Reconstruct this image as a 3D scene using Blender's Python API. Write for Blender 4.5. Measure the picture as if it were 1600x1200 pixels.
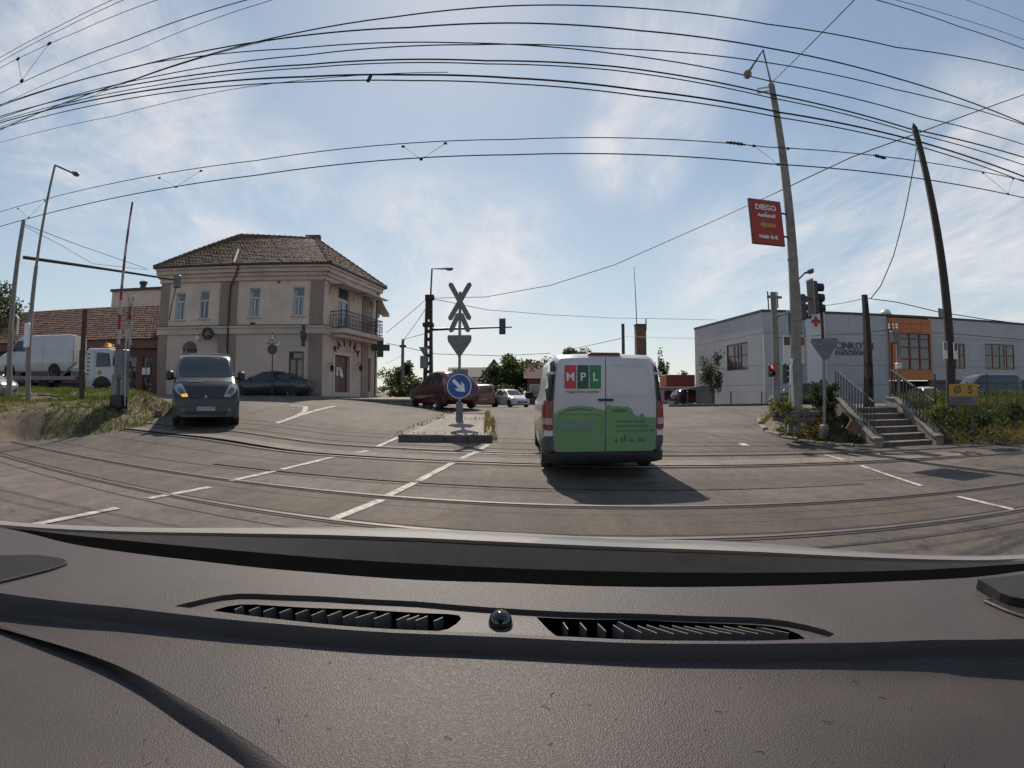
import bpy, bmesh, math, random
import numpy as np
from mathutils import Vector, Matrix, noise
from mathutils.bvhtree import BVHTree
from mathutils.geometry import delaunay_2d_cdt

for o in list(bpy.data.objects):
    bpy.data.objects.remove(o)
SC = bpy.context.scene
COL = SC.collection
rnd = random.Random(7)
R = math.radians

# ------------------------------------------------------------------ camera (wide dash-camera lens, equidistant fisheye)
CAM_H = 1.38
PITCH = 12 / 800.0
cam = bpy.data.cameras.new('dash_camera')
cam.type = 'PANO'
cam.panorama_type = 'FISHEYE_LENS_POLYNOMIAL'
cam.sensor_fit = 'HORIZONTAL'
cam.sensor_width = 36.0
cam.sensor_height = 27.0
cam.lens = 18.0
cam.fisheye_fov = R(175)
cam.fisheye_polynomial_k0 = 0.0
cam.fisheye_polynomial_k1 = -1 / 18.0
cam.fisheye_polynomial_k2 = 0.0
cam.fisheye_polynomial_k3 = 0.0
cam.fisheye_polynomial_k4 = 0.0
cam.clip_start = 0.02
cam.clip_end = 3000
cam_o = bpy.data.objects.new('dash_camera', cam)
COL.objects.link(cam_o)
cam_o.location = (0, 0, CAM_H)
cam_o.rotation_euler = (math.pi / 2 + PITCH, 0, 0)
SC.camera = cam_o

# ------------------------------------------------------------------ sky, sun, exposure
SUN_EL, SUN_AZ = R(47), R(-9)          # azimuth measured from straight ahead, negative = to the left
world = bpy.data.worlds.new('World')
SC.world = world
world.use_nodes = True
wn, wl = world.node_tree.nodes, world.node_tree.links
wn.clear()
w_out = wn.new('ShaderNodeOutputWorld')
w_bg = wn.new('ShaderNodeBackground')
w_bg.inputs['Strength'].default_value = 0.14
wl.new(w_bg.outputs[0], w_out.inputs[0])
sky = wn.new('ShaderNodeTexSky')
sky.sky_type = 'NISHITA'
sky.sun_disc = False
sky.sun_elevation = SUN_EL
sky.sun_rotation = SUN_AZ
sky.air_density = 1.0
sky.dust_density = 0.22
sky.ozone_density = 1.0


def wnode(t, **kw):
    n = wn.new(t)
    for k, v in kw.items():
        setattr(n, k, v)
    return n


def wmath(op, a, b=None, clamp=False):
    n = wn.new('ShaderNodeMath')
    n.operation = op
    n.use_clamp = clamp
    for i, v in enumerate((a, b)):
        if v is None:
            continue
        if isinstance(v, (int, float)):
            n.inputs[i].default_value = v
        else:
            wl.new(v, n.inputs[i])
    return n.outputs[0]


tc = wn.new('ShaderNodeTexCoord')
sep = wn.new('ShaderNodeSeparateXYZ')
wl.new(tc.outputs['Generated'], sep.inputs[0])
zz = wmath('ADD', wmath('MAXIMUM', sep.outputs[2], 0.0), 0.22)
u = wmath('DIVIDE', sep.outputs[0], zz)
v = wmath('DIVIDE', sep.outputs[1], zz)
comb = wn.new('ShaderNodeCombineXYZ')
wl.new(u, comb.inputs[0])
wl.new(v, comb.inputs[1])


def wnoise(scale, detail, rough, dist, loc, rot=0.0, sx=1.0, sy=1.0):
    mp = wn.new('ShaderNodeMapping')
    mp.inputs['Location'].default_value = loc
    mp.inputs['Rotation'].default_value = (0, 0, rot)
    mp.inputs['Scale'].default_value = (sx, sy, 1)
    wl.new(comb.outputs[0], mp.inputs[0])
    n = wn.new('ShaderNodeTexNoise')
    n.inputs['Scale'].default_value = scale
    n.inputs['Detail'].default_value = detail
    n.inputs['Roughness'].default_value = rough
    n.inputs['Distortion'].default_value = dist
    wl.new(mp.outputs[0], n.inputs['Vector'])
    return n.outputs[0]


def wramp(val, lo, hi):
    n = wn.new('ShaderNodeMapRange')
    n.interpolation_type = 'SMOOTHSTEP'
    n.inputs['From Min'].default_value = lo
    n.inputs['From Max'].default_value = hi
    wl.new(val, n.inputs['Value'])
    return n.outputs[0]


def wblob(d, inner, outer):
    """soft patch of sky round direction d where the cirrus is thickest"""
    vm = wn.new('ShaderNodeVectorMath')
    vm.operation = 'DOT_PRODUCT'
    wl.new(tc.outputs['Generated'], vm.inputs[0])
    vm.inputs[1].default_value = Vector(d).normalized()
    return wramp(vm.outputs['Value'], math.cos(R(outer)), math.cos(R(inner)))


def ray(px, py):
    """direction of the photograph's pixel for the lens above (used only to measure where things stand)"""
    dx, dy = px - 800.0, py - 600.0
    r = math.hypot(dx, dy)
    th = r / 800.0
    s = math.sin(th) / r if r > 1e-6 else 1 / 800.0
    x, up, f = s * dx, -s * dy, math.cos(th)
    return Vector((x, f * math.cos(PITCH) - up * math.sin(PITCH), f * math.sin(PITCH) + up * math.cos(PITCH)))


wisps = wramp(wnoise(1.5, 6, 0.64, 0.9, (3.1, 0.4, 0), 0.5, 1.0, 0.55), 0.36, 0.74)
fine = wramp(wnoise(6.0, 5, 0.70, 0.6, (1.3, 4.0, 0), 0.9, 1.0, 0.4), 0.30, 0.75)
blobs = [((190, 190), 2, 17), ((120, 90), 2, 15), ((260, 250), 1, 13), ((380, 330), 0, 13), ((1040, 60), 1, 9), ((1020, 150), 1, 9), ((985, 235), 0, 8), ((1080, -40), 0, 10),
         ((1330, 370), 2, 15), ((1500, 350), 2, 17), ((1180, 440), 0, 12), ((1560, 260), 0, 13), ((770, 430), 0, 13), ((1600, 470), 0, 16), ((640, 390), 0, 12)]
acc = None
for (px, py), a, b in blobs:
    t = wblob(ray(px, py), a, b)
    acc = t if acc is None else wmath('MAXIMUM', acc, t)
cl = wmath('ADD', wmath('MULTIPLY', wisps, 0.07), wmath('MULTIPLY', acc, wmath('ADD', wmath('MULTIPLY', wisps, 0.70), wmath('MULTIPLY', fine, 0.42))), clamp=True)
cl = wmath('MULTIPLY', cl, 0.88)
mixn = wn.new('ShaderNodeMix')
mixn.data_type = 'RGBA'
wl.new(cl, mixn.inputs[0])
# soften the brightest sky (thin high haze): c / (1 + k c)
den = wn.new('ShaderNodeVectorMath')
den.operation = 'MULTIPLY_ADD'
wl.new(sky.outputs[0], den.inputs[0])
den.inputs[1].default_value = (.22, .22, .22)
den.inputs[2].default_value = (1, 1, 1)
div = wn.new('ShaderNodeVectorMath')
div.operation = 'DIVIDE'
wl.new(sky.outputs[0], div.inputs[0])
wl.new(den.outputs[0], div.inputs[1])
veil = wn.new('ShaderNodeMix')
veil.data_type = 'RGBA'
veil.inputs[0].default_value = .10
hsv = wn.new('ShaderNodeHueSaturation')
hsv.inputs['Saturation'].default_value = 0.96
sc1 = wn.new('ShaderNodeVectorMath')
sc1.operation = 'SCALE'
sc1.inputs['Scale'].default_value = 1 / 2.25
wl.new(div.outputs[0], sc1.inputs[0])
gm = wn.new('ShaderNodeGamma')
gm.inputs['Gamma'].default_value = 1.4
wl.new(sc1.outputs[0], gm.inputs['Color'])
sc2 = wn.new('ShaderNodeVectorMath')
sc2.operation = 'SCALE'
sc2.inputs['Scale'].default_value = 2.25
wl.new(gm.outputs[0], sc2.inputs[0])
wl.new(sc2.outputs[0], hsv.inputs['Color'])
wl.new(hsv.outputs[0], veil.inputs[6])
veil.inputs[7].default_value = (2.5, 2.7, 3.0, 1)
wl.new(veil.outputs[2], mixn.inputs[6])
mixn.inputs[7].default_value = (3.6, 3.5, 3.5, 1)
wl.new(mixn.outputs[2], w_bg.inputs['Color'])

sun = bpy.data.lights.new('sun', 'SUN')
sun.energy = 2.7
sun.angle = R(0.55)
sun.color = (1.0, 0.90, 0.77)
sun_o = bpy.data.objects.new('sun', sun)
COL.objects.link(sun_o)
sd = Vector((math.sin(SUN_AZ) * math.cos(SUN_EL), math.cos(SUN_AZ) * math.cos(SUN_EL), math.sin(SUN_EL)))
sun_o.rotation_euler = sd.to_track_quat('Z', 'Y').to_euler()
sun_o.location = sd * 100

SC.view_settings.view_transform = 'Standard'
SC.view_settings.look = 'None'
SC.view_settings.exposure = 0.76
SC.view_settings.gamma = 1.0
SC.cycles.use_denoising = True
SC.cycles.use_adaptive_sampling = True
SC.cycles.adaptive_threshold = 0.03
SC.cycles.max_bounces = 5
SC.cycles.diffuse_bounces = 3
SC.cycles.glossy_bounces = 3
SC.cycles.transmission_bounces = 3
SC.cycles.transparent_max_bounces = 8
SC.cycles.sample_clamp_indirect = 6.0


# ------------------------------------------------------------------ helpers
def at(px, py, Y):
    """world point on that pixel's line of sight, at depth Y ahead"""
    d = ray(px, py)
    return Vector((0, 0, CAM_H)) + d * (Y / d.y)


def atz(px, py, z):
    d = ray(px, py)
    return Vector((0, 0, CAM_H)) + d * ((z - CAM_H) / d.z)


def pch(pts, step=0.1, win=1.2):
    xs = np.arange(pts[0][0], pts[-1][0] + step, step)
    ys = np.interp(xs, [p[0] for p in pts], [p[1] for p in pts])
    k = max(1, int(win / step))
    ys = np.convolve(np.pad(ys, (k, k), 'edge'), np.ones(2 * k + 1) / (2 * k + 1), 'valid')
    return xs, ys


_px, _py = pch([(-60, 0), (7, 0), (9.2, .05), (10.8, .09), (12.2, .2), (15, .36), (21, .68), (23.5, .66), (30, .40), (43, .08), (80, -.3), (200, -.5)])


def sstep(a, b, x):
    t = np.clip((x - a) / (b - a), 0, 1)
    return t * t * (3 - 2 * t)


def gz(x, y):
    """height of the ground"""
    p = np.interp(y, _px, _py)
    k = sstep(-2.5, -12, x) * sstep(11.5, 23, y)
    k2 = sstep(-10.5, -15, x) * sstep(0.8, 5.0, y - (10.9 - .19 * x))
    bump = .14 * sstep(-4, -7.5, x) * sstep(8.6, 11, y)
    return p + bump + np.maximum(k, k2) * (1.16 - p - bump)


def atg(px, py):
    """where that pixel's line of sight meets the ground"""
    d = ray(px, py)
    o = Vector((0, 0, CAM_H))
    t = 0.5
    for i in range(4000):
        p = o + d * t
        if p.z <= float(gz(p.x, p.y)):
            break
        t += 0.02
    return Vector((p.x, p.y, float(gz(p.x, p.y))))


def tag(o, label=None, cat=None, group=None, kind=None):
    if label:
        o['label'] = label
    if cat:
        o['category'] = cat
    if group:
        o['group'] = group
    if kind:
        o['kind'] = kind
    return o


def thing(name, label, cat, loc=(0, 0, 0), rz=0.0, group=None):
    o = bpy.data.objects.new(name, None)
    COL.objects.link(o)
    o.empty_display_size = 0.2
    o.location = loc
    o.rotation_euler = (0, 0, rz)
    return tag(o, label, cat, group)


class MB:
    """collects shapes for one mesh"""
    def __init__(self):
        self.v, self.f = [], []

    def add(self, vs, fs):
        n = len(self.v)
        self.v += [tuple(p) for p in vs]
        self.f += [tuple(i + n for i in f) for f in fs]
        return self

    def box(self, c, s, rz=0.0, M=None, bev=0.0):
        hx, hy, hz = s[0] / 2, s[1] / 2, s[2] / 2
        if bev <= 0:
            vs = [Vector((x, y, z)) for z in (-hz, hz) for x, y in ((-hx, -hy), (hx, -hy), (hx, hy), (-hx, hy))]
            fs = [(3, 2, 1, 0), (4, 5, 6, 7), (0, 1, 5, 4), (1, 2, 6, 5), (2, 3, 7, 6), (3, 0, 4, 7)]
        else:
            b = min(bev, hx * .9, hy * .9, hz * .9)
            ring = lambda ix, iy: [(-hx + ix, -hy), (hx - ix, -hy), (hx, -hy + iy), (hx, hy - iy), (hx - ix, hy), (-hx + ix, hy), (-hx, hy - iy), (-hx, -hy + iy)]
            rin = [(x * (hx - b) / hx, y * (hy - b) / hy) for x, y in ring(b, b)]
            vs = [Vector((x, y, -hz)) for x, y in rin] + [Vector((x, y, -hz + b)) for x, y in ring(b, b)] + [Vector((x, y, hz - b)) for x, y in ring(b, b)] + [Vector((x, y, hz)) for x, y in rin]
            fs = [tuple(range(7, -1, -1)), tuple(range(24, 32))]
            for k in range(3):
                for i in range(8):
                    j = (i + 1) % 8
                    fs.append((k * 8 + i, k * 8 + j, k * 8 + 8 + j, k * 8 + 8 + i))
        m = M if M is not None else Matrix.Rotation(rz, 3, 'Z')
        c = Vector(c)
        return self.add([m @ p + c for p in vs], fs)

    def tube(self, pts, r, n=8, cap=True):
        pts = [Vector(p) for p in pts]
        rs = r if isinstance(r, (list, tuple)) else [r] * len(pts)
        vs, fs = [], []
        ref = None
        for i, p in enumerate(pts):
            d = (pts[min(i + 1, len(pts) - 1)] - pts[max(i - 1, 0)]).normalized()
            if ref is None:
                ref = d.orthogonal().normalized()
            ref = (ref - d * ref.dot(d)).normalized()
            b = d.cross(ref)
            for k in range(n):
                a = 2 * math.pi * k / n
                vs.append(p + (ref * math.cos(a) + b * math.sin(a)) * rs[i])
        for i in range(len(pts) - 1):
            for k in range(n):
                j = (k + 1) % n
                fs.append((i * n + k, i * n + j, (i + 1) * n + j, (i + 1) * n + k))
        if cap:
            fs.append(tuple(range(n - 1, -1, -1)))
            fs.append(tuple((len(pts) - 1) * n + k for k in range(n)))
        return self.add(vs, fs)

    def prism(self, poly, d, M=None, loc=(0, 0, 0)):
        """polygon in the local xz plane (list of (x, z)), thickness d along local y, centred"""
        n = len(poly)
        area = sum(poly[i][0] * poly[(i + 1) % n][1] - poly[(i + 1) % n][0] * poly[i][1] for i in range(n))
        if area < 0:
            poly = poly[::-1]
        m = M if M is not None else Matrix.Identity(3)
        l = Vector(loc)
        vs = [m @ Vector((x, -d / 2, z)) + l for x, z in poly] + [m @ Vector((x, d / 2, z)) + l for x, z in poly]
        fs = [tuple(range(n)), tuple(range(2 * n - 1, n - 1, -1))]
        for i in range(n):
            j = (i + 1) % n
            fs.append((j, i, n + i, n + j))
        return self.add(vs, fs)

    def lathe(self, prof, n=16, M=None, loc=(0, 0, 0), cap=True):
        """profile (r, z) turned round local z"""
        m = M if M is not None else Matrix.Identity(3)
        l = Vector(loc)
        vs, fs = [], []
        for r, z in prof:
            for k in range(n):
                a = 2 * math.pi * k / n
                vs.append(m @ Vector((r * math.cos(a), r * math.sin(a), z)) + l)
        for i in range(len(prof) - 1):
            for k in range(n):
                j = (k + 1) % n
                fs.append((i * n + k, i * n + j, (i + 1) * n + j, (i + 1) * n + k))
        if cap and prof[0][0] > 1e-4:
            fs.append(tuple(range(n - 1, -1, -1)))
        if cap and prof[-1][0] > 1e-4:
            fs.append(tuple((len(prof) - 1) * n + k for k in range(n)))
        return self.add(vs, fs)

    def grid(self, P):
        """P[i][j] rows of points"""
        n = len(P[0])
        vs = [p for row in P for p in row]
        fs = [(i * n + j, i * n + j + 1, (i + 1) * n + j + 1, (i + 1) * n + j) for i in range(len(P) - 1) for j in range(n - 1)]
        return self.add(vs, fs)

    def build(self, name, mat, parent=None, smooth=False, off=None, ang=35, kind=None):
        me = bpy.data.meshes.new(name)
        if off is not None:
            ox, oy, oz = off
            vs = [(x - ox, y - oy, z - oz) for x, y, z in self.v]
        else:
            vs = self.v
        me.from_pydata(vs, [], self.f)
        if isinstance(mat, (list, tuple)):
            for m in mat:
                me.materials.append(m)
        else:
            me.materials.append(mat)
        if smooth:
            me.polygons.foreach_set('use_smooth', [True] * len(me.polygons))
            me.set_sharp_from_angle(angle=R(ang))
        me.update()
        o = bpy.data.objects.new(name, me)
        COL.objects.link(o)
        if parent is not None:
            o.parent = parent
        if kind:
            o['kind'] = kind
        return o


def dup(root, loc, rz, label=None, group=None, keep=True):
    def cp(o, par):
        c = o.copy()
        COL.objects.link(c)
        c.parent = par
        for ch in list(o.children):
            cp(ch, c)
        return c
    r = cp(root, None)
    r.location = loc
    r.rotation_euler = (0, 0, rz)
    if label:
        r['label'] = label
    if group:
        r['group'] = group
    return r


def text_mesh(name, s, size, mat, parent, M, depth=0.01, align='CENTER', squeeze=1.0, font_off=0.0, spacing=1.0):
    """flat lettering as a mesh; M places the text plane (x along the line, y up)"""
    cu = bpy.data.curves.new(name, 'FONT')
    cu.body = s
    cu.size = size
    cu.align_x = align
    cu.align_y = 'CENTER'
    cu.extrude = depth / 2
    cu.offset = font_off
    cu.space_character = spacing
    cu.resolution_u = 3
    tmp = bpy.data.objects.new('tmp', cu)
    COL.objects.link(tmp)
    dg = bpy.context.evaluated_depsgraph_get()
    me = bpy.data.meshes.new_from_object(tmp.evaluated_get(dg))
    bpy.data.objects.remove(tmp)
    bpy.data.curves.remove(cu)
    me.transform(Matrix.Diagonal((squeeze, 1, 1, 1)))
    me.transform(M)
    me.materials.clear()
    me.materials.append(mat)
    o = bpy.data.objects.new(name, me)
    COL.objects.link(o)
    o.parent = parent
    return o


# ------------------------------------------------------------------ materials
def mat(name, col, rough=0.6, metal=0.0, var=0.10, scale=6.0, bump=0.0, bscale=60.0, spec=0.5, coat=0.0, alpha=None, emit=None, detail=6, island=0.0, stain=0.0):
    m = bpy.data.materials.new(name)
    m.use_nodes = True
    nt = m.node_tree
    N, L = nt.nodes, nt.links
    b = N['Principled BSDF']
    b.inputs['Roughness'].default_value = rough
    b.inputs['Metallic'].default_value = metal
    b.inputs['Specular IOR Level'].default_value = spec
    if coat:
        b.inputs['Coat Weight'].default_value = coat
        b.inputs['Coat Roughness'].default_value = 0.08
    c = N.new('ShaderNodeTexCoord')
    src = None
    col4 = (*col, 1)
    if var > 0:
        n = N.new('ShaderNodeTexNoise')
        n.inputs['Scale'].default_value = scale
        n.inputs['Detail'].default_value = detail
        n.inputs['Roughness'].default_value = 0.6
        L.new(c.outputs['Object'], n.inputs['Vector'])
        mr = N.new('ShaderNodeMapRange')
        mr.inputs['From Min'].default_value = 0.3
        mr.inputs['From Max'].default_value = 0.7
        mr.inputs['To Min'].default_value = 1 - var
        mr.inputs['To Max'].default_value = 1 + var
        L.new(n.outputs[0], mr.inputs['Value'])
        src = mr.outputs[0]
    if island > 0:
        g = N.new('ShaderNodeNewGeometry')
        mr2 = N.new('ShaderNodeMapRange')
        mr2.inputs['To Min'].default_value = 1 - island
        mr2.inputs['To Max'].default_value = 1 + island
        L.new(g.outputs['Random Per Island'], mr2.inputs['Value'])
        if src is None:
            src = mr2.outputs[0]
        else:
            mm = N.new('ShaderNodeMath')
            mm.operation = 'MULTIPLY'
            L.new(src, mm.inputs[0])
            L.new(mr2.outputs[0], mm.inputs[1])
            src = mm.outputs[0]
    if stain > 0:
        n3 = N.new('ShaderNodeTexNoise')
        n3.inputs['Scale'].default_value = scale * 0.25
        n3.inputs['Detail'].default_value = 8
        n3.inputs['Distortion'].default_value = 1.2
        L.new(c.outputs['Object'], n3.inputs['Vector'])
        mr3 = N.new('ShaderNodeMapRange')
        mr3.inputs['From Min'].default_value = 0.42
        mr3.inputs['From Max'].default_value = 0.72
        mr3.inputs['To Min'].default_value = 1.0
        mr3.inputs['To Max'].default_value = 1 - stain
        L.new(n3.outputs[0], mr3.inputs['Value'])
        mm = N.new('ShaderNodeMath')
        mm.operation = 'MULTIPLY'
        L.new(mr3.outputs[0], mm.inputs[0])
        if src is None:
            mm.inputs[1].default_value = 1
        else:
            L.new(src, mm.inputs[1])
        src = mm.outputs[0]
    if src is not None:
        vm = N.new('ShaderNodeVectorMath')
        vm.operation = 'SCALE'
        vm.inputs[0].default_value = col
        L.new(src, vm.inputs['Scale'])
        L.new(vm.outputs[0], b.inputs['Base Color'])
    else:
        b.inputs['Base Color'].default_value = col4
    if bump > 0:
        n2 = N.new('ShaderNodeTexNoise')
        n2.inputs['Scale'].default_value = bscale
        n2.inputs['Detail'].default_value = 4
        L.new(c.outputs['Object'], n2.inputs['Vector'])
        bp = N.new('ShaderNodeBump')
        bp.inputs['Strength'].default_value = bump
        bp.inputs['Distance'].default_value = 0.01
        L.new(n2.outputs[0], bp.inputs['Height'])
        L.new(bp.outputs[0], b.inputs['Normal'])
    if emit:
        b.inputs['Emission Color'].default_value = (*emit[0], 1)
        b.inputs['Emission Strength'].default_value = emit[1]
    return m


def leaf_mat(name, col, isl=0.45):
    m = mat(name, col, rough=0.55, var=0.0, island=isl, spec=0.3)
    nt = m.node_tree
    N, L = nt.nodes, nt.links
    b = N['Principled BSDF']
    src = b.inputs['Base Color'].links[0].from_socket
    t = N.new('ShaderNodeBsdfTranslucent')
    vm = N.new('ShaderNodeVectorMath')
    vm.operation = 'MULTIPLY'
    L.new(src, vm.inputs[0])
    vm.inputs[1].default_value = (1.5, 1.6, 0.7)
    L.new(vm.outputs[0], t.inputs['Color'])
    mx = N.new('ShaderNodeMixShader')
    mx.inputs[0].default_value = 0.35
    L.new(b.outputs[0], mx.inputs[1])
    L.new(t.outputs[0], mx.inputs[2])
    L.new(mx.outputs[0], N['Material Output'].inputs['Surface'])
    return m


def ground_mat(name, c1, c2, c3, crack=0.5, bump=0.35, patch=0.25):
    m = bpy.data.materials.new(name)
    m.use_nodes = True
    nt = m.node_tree
    N, L = nt.nodes, nt.links
    b = N['Principled BSDF']
    b.inputs['Roughness'].default_value = 0.82
    b.inputs['Specular IOR Level'].default_value = 0.35
    c = N.new('ShaderNodeTexCoord')

    def nz(scale, det, rough=0.6, dist=0.0):
        n = N.new('ShaderNodeTexNoise')
        n.inputs['Scale'].default_value = scale
        n.inputs['Detail'].default_value = det
        n.inputs['Roughness'].default_value = rough
        n.inputs['Distortion'].default_value = dist
        L.new(c.outputs['Object'], n.inputs['Vector'])
        return n.outputs[0]

    def rng(v, a, b_, c_=0.0, d=1.0):
        n = N.new('ShaderNodeMapRange')
        n.inputs['From Min'].default_value = a
        n.inputs['From Max'].default_value = b_
        n.inputs['To Min'].default_value = c_
        n.inputs['To Max'].default_value = d
        L.new(v, n.inputs['Value'])
        return n.outputs[0]

    def mix(f, a, b_):
        n = N.new('ShaderNodeMix')
        n.data_type = 'RGBA'
        L.new(f, n.inputs[0])
        for i, q in ((6, a), (7, b_)):
            if isinstance(q, tuple):
                n.inputs[i].default_value = (*q, 1)
            else:
                L.new(q, n.inputs[i])
        return n.outputs[2]

    def mul(a, k):
        n = N.new('ShaderNodeVectorMath')
        n.operation = 'SCALE'
        L.new(a, n.inputs[0])
        L.new(k, n.inputs['Scale'])
        return n.outputs[0]
    col = mix(rng(nz(0.35, 6, 0.6, 0.8), 0.35, 0.65), c1, c2)
    col = mix(rng(nz(1.7, 8, 0.65, 1.5), 0.52, 0.72, 0, 0.7), col, c3)
    vp = N.new('ShaderNodeTexVoronoi')            # repaired patches
    vp.inputs['Scale'].default_value = 0.22
    mp = N.new('ShaderNodeMapping')
    mp.inputs['Scale'].default_value = (0.6, 1.6, 1)
    L.new(c.outputs['Object'], mp.inputs[0])
    L.new(mp.outputs[0], vp.inputs['Vector'])
    sepc = N.new('ShaderNodeSeparateColor')
    L.new(vp.outputs['Color'], sepc.inputs[0])
    col = mul(col, rng(sepc.outputs[0], 0, 1, 1 - patch, 1 + patch))
    ml = N.new('ShaderNodeMapping')               # wear along the direction of travel
    ml.inputs['Scale'].default_value = (1.1, .12, 1)
    L.new(c.outputs['Object'], ml.inputs[0])
    nl = N.new('ShaderNodeTexNoise')
    nl.inputs['Scale'].default_value = 2.2
    nl.inputs['Detail'].default_value = 5
    nl.inputs['Distortion'].default_value = .4
    L.new(ml.outputs[0], nl.inputs['Vector'])
    col = mul(col, rng(nl.outputs[0], 0.3, 0.7, 0.82, 1.16))
    col = mul(col, rng(nz(7, 6, 0.75, .5), 0.34, 0.66, 0.80, 1.2))
    col = mul(col, rng(nz(40, 3, 0.7), 0.3, 0.7, 0.72, 1.28))      # aggregate
    col = mul(col, rng(nz(170, 2, 0.7), 0.3, 0.7, 0.78, 1.25))
    if crack > 0:
        wv = N.new('ShaderNodeTexNoise')
        wv.inputs['Scale'].default_value = 2.0
        wv.inputs['Detail'].default_value = 5
        L.new(c.outputs['Object'], wv.inputs['Vector'])
        va = N.new('ShaderNodeVectorMath')
        va.operation = 'MULTIPLY_ADD'
        L.new(wv.outputs['Color'], va.inputs[0])
        va.inputs[1].default_value = (0.7, 0.7, 0.7)
        L.new(c.outputs['Object'], va.inputs[2])
        vc = N.new('ShaderNodeTexVoronoi')
        vc.feature = 'DISTANCE_TO_EDGE'
        vc.inputs['Scale'].default_value = 1.1
        L.new(va.outputs[0], vc.inputs['Vector'])
        line = rng(vc.outputs['Distance'], 0.004, 0.016, 1, 0)
        keep = rng(nz(0.5, 3), 0.48, 0.60, 0, crack)
        mk = N.new('ShaderNodeMath')
        mk.operation = 'MULTIPLY'
        L.new(line, mk.inputs[0])
        L.new(keep, mk.inputs[1])
        col = mix(mk.outputs[0], col, tuple(k * 0.3 for k in c1))
    L.new(col, b.inputs['Base Color'])
    bp = N.new('ShaderNodeBump')
    bp.inputs['Strength'].default_value = bump
    bp.inputs['Distance'].default_value = 0.012
    L.new(nz(120, 4, 0.7), bp.inputs['Height'])
    L.new(bp.outputs[0], b.inputs['Normal'])
    return m


M = {}
M['asphalt'] = ground_mat('asphalt', (.088, .070, .057), (.132, .108, .089), (.047, .037, .030), crack=.7, patch=.2)
M['asphalt_light'] = ground_mat('asphalt_light', (.148, .120, .096), (.19, .157, .127), (.10, .080, .063), crack=.5, patch=.15)
M['asphalt_dark'] = ground_mat('asphalt_dark', (.072, .055, .043), (.10, .079, .062), (.05, .039, .031), crack=.4, patch=.15)
M['soil'] = ground_mat('soil', (.10, .072, .048), (.145, .108, .072), (.06, .055, .028), crack=0, patch=.1, bump=.8)
M['concrete'] = ground_mat('concrete', (.20, .175, .145), (.25, .22, .185), (.13, .11, .09), crack=.35, patch=.1)
M['ballast'] = ground_mat('ballast', (.085, .07, .06), (.13, .105, .085), (.05, .045, .04), crack=0, patch=.1, bump=1.0)
M['paint'] = mat('road_paint', (.48, .44, .39), .8, var=.4, scale=14, stain=.6)
M['seam'] = mat('tar_seam', (.035, .03, .027), .8, var=.4, scale=4)
M['rail'] = mat('rail_steel', (.15, .128, .11), .55, .5, var=.2, scale=3)
M['gap'] = mat('flangeway', (.02, .018, .016), .9)
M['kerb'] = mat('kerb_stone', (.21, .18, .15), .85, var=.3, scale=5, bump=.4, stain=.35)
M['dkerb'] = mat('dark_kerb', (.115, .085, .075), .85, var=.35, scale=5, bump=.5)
M['grass'] = leaf_mat('grass_blades', (.062, .078, .022), .6)
M['drygrass'] = leaf_mat('dry_grass_blades', (.155, .125, .055), .4)
M['leaf'] = leaf_mat('leaf_green', (.058, .082, .028))
M['leaf_dark'] = leaf_mat('leaf_dark', (.047, .062, .024))
M['leaf_dry'] = leaf_mat('leaf_dry', (.10, .072, .04))
M['leaf_light'] = leaf_mat('leaf_light', (.10, .125, .035))
M['boom_white'] = mat('boom_white', (.36, .34, .33), .6, var=.15, scale=8, stain=.2)
M['bark'] = mat('bark', (.10, .075, .055), .9, var=.3, scale=12, bump=.7, bscale=25)
M['white_trim'] = mat('white_trim', (.62, .60, .56), .5, var=.06)
M['steel'] = mat('galvanised', (.24, .245, .245), .6, .3, var=.2, scale=8)
M['dsteel'] = mat('dark_steel', (.06, .062, .065), .5, .3, var=.25, scale=10)
M['concrete_pole'] = mat('pole_concrete', (.25, .225, .195), .9, var=.2, scale=7, bump=.5, bscale=45, stain=.3)
M['rust'] = mat('rusty_steel', (.10, .062, .048), .8, .2, var=.4, scale=9, bump=.4)
M['wood_pole'] = mat('tarred_wood', (.045, .036, .03), .85, var=.3, scale=6, bump=.5)
M['black'] = mat('black_plastic', (.018, .018, .019), .45, var=.15)
M['rubber'] = mat('tyre_rubber', (.022, .021, .02), .85, var=.2, bump=.3)
M['glass'] = mat('dark_glass', (.016, .019, .021), .06, var=.0, spec=.8)
M['wire'] = mat('cable_black', (.02, .02, .022), .6, var=.1)
M['red'] = mat('sign_red', (.36, .030, .022), .5, var=.12)
M['white'] = mat('white_paint', (.74, .74, .73), .45, var=.06)
M['yellow'] = mat('sign_yellow', (.50, .25, .035), .5, var=.12)
M['blue'] = mat('sign_blue', (.018, .075, .30), .4, var=.1)
M['signback'] = mat('sign_back', (.165, .165, .165), .55, .4, var=.2, scale=5)
M['alloy'] = mat('wheel_alloy', (.35, .35, .36), .35, .8, var=.1)
M['lamp_clear'] = mat('lamp_lens', (.36, .36, .36), .14, var=.15, scale=14, spec=.8)
M['lamp_red'] = mat('tail_lens', (.22, .014, .013), .2, var=.25, scale=18, spec=.7)
M['amber_on'] = mat('indicator_lit', (.8, .35, .04), .3, emit=((1.0, .45, .06), .45))
M['plate_blank'] = mat('plate_blank', (.32, .32, .31), .5, var=.1)
M['red_on'] = mat('signal_red_lit', (.7, .05, .04), .3, emit=((1.0, .05, .04), 1.6))


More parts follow.
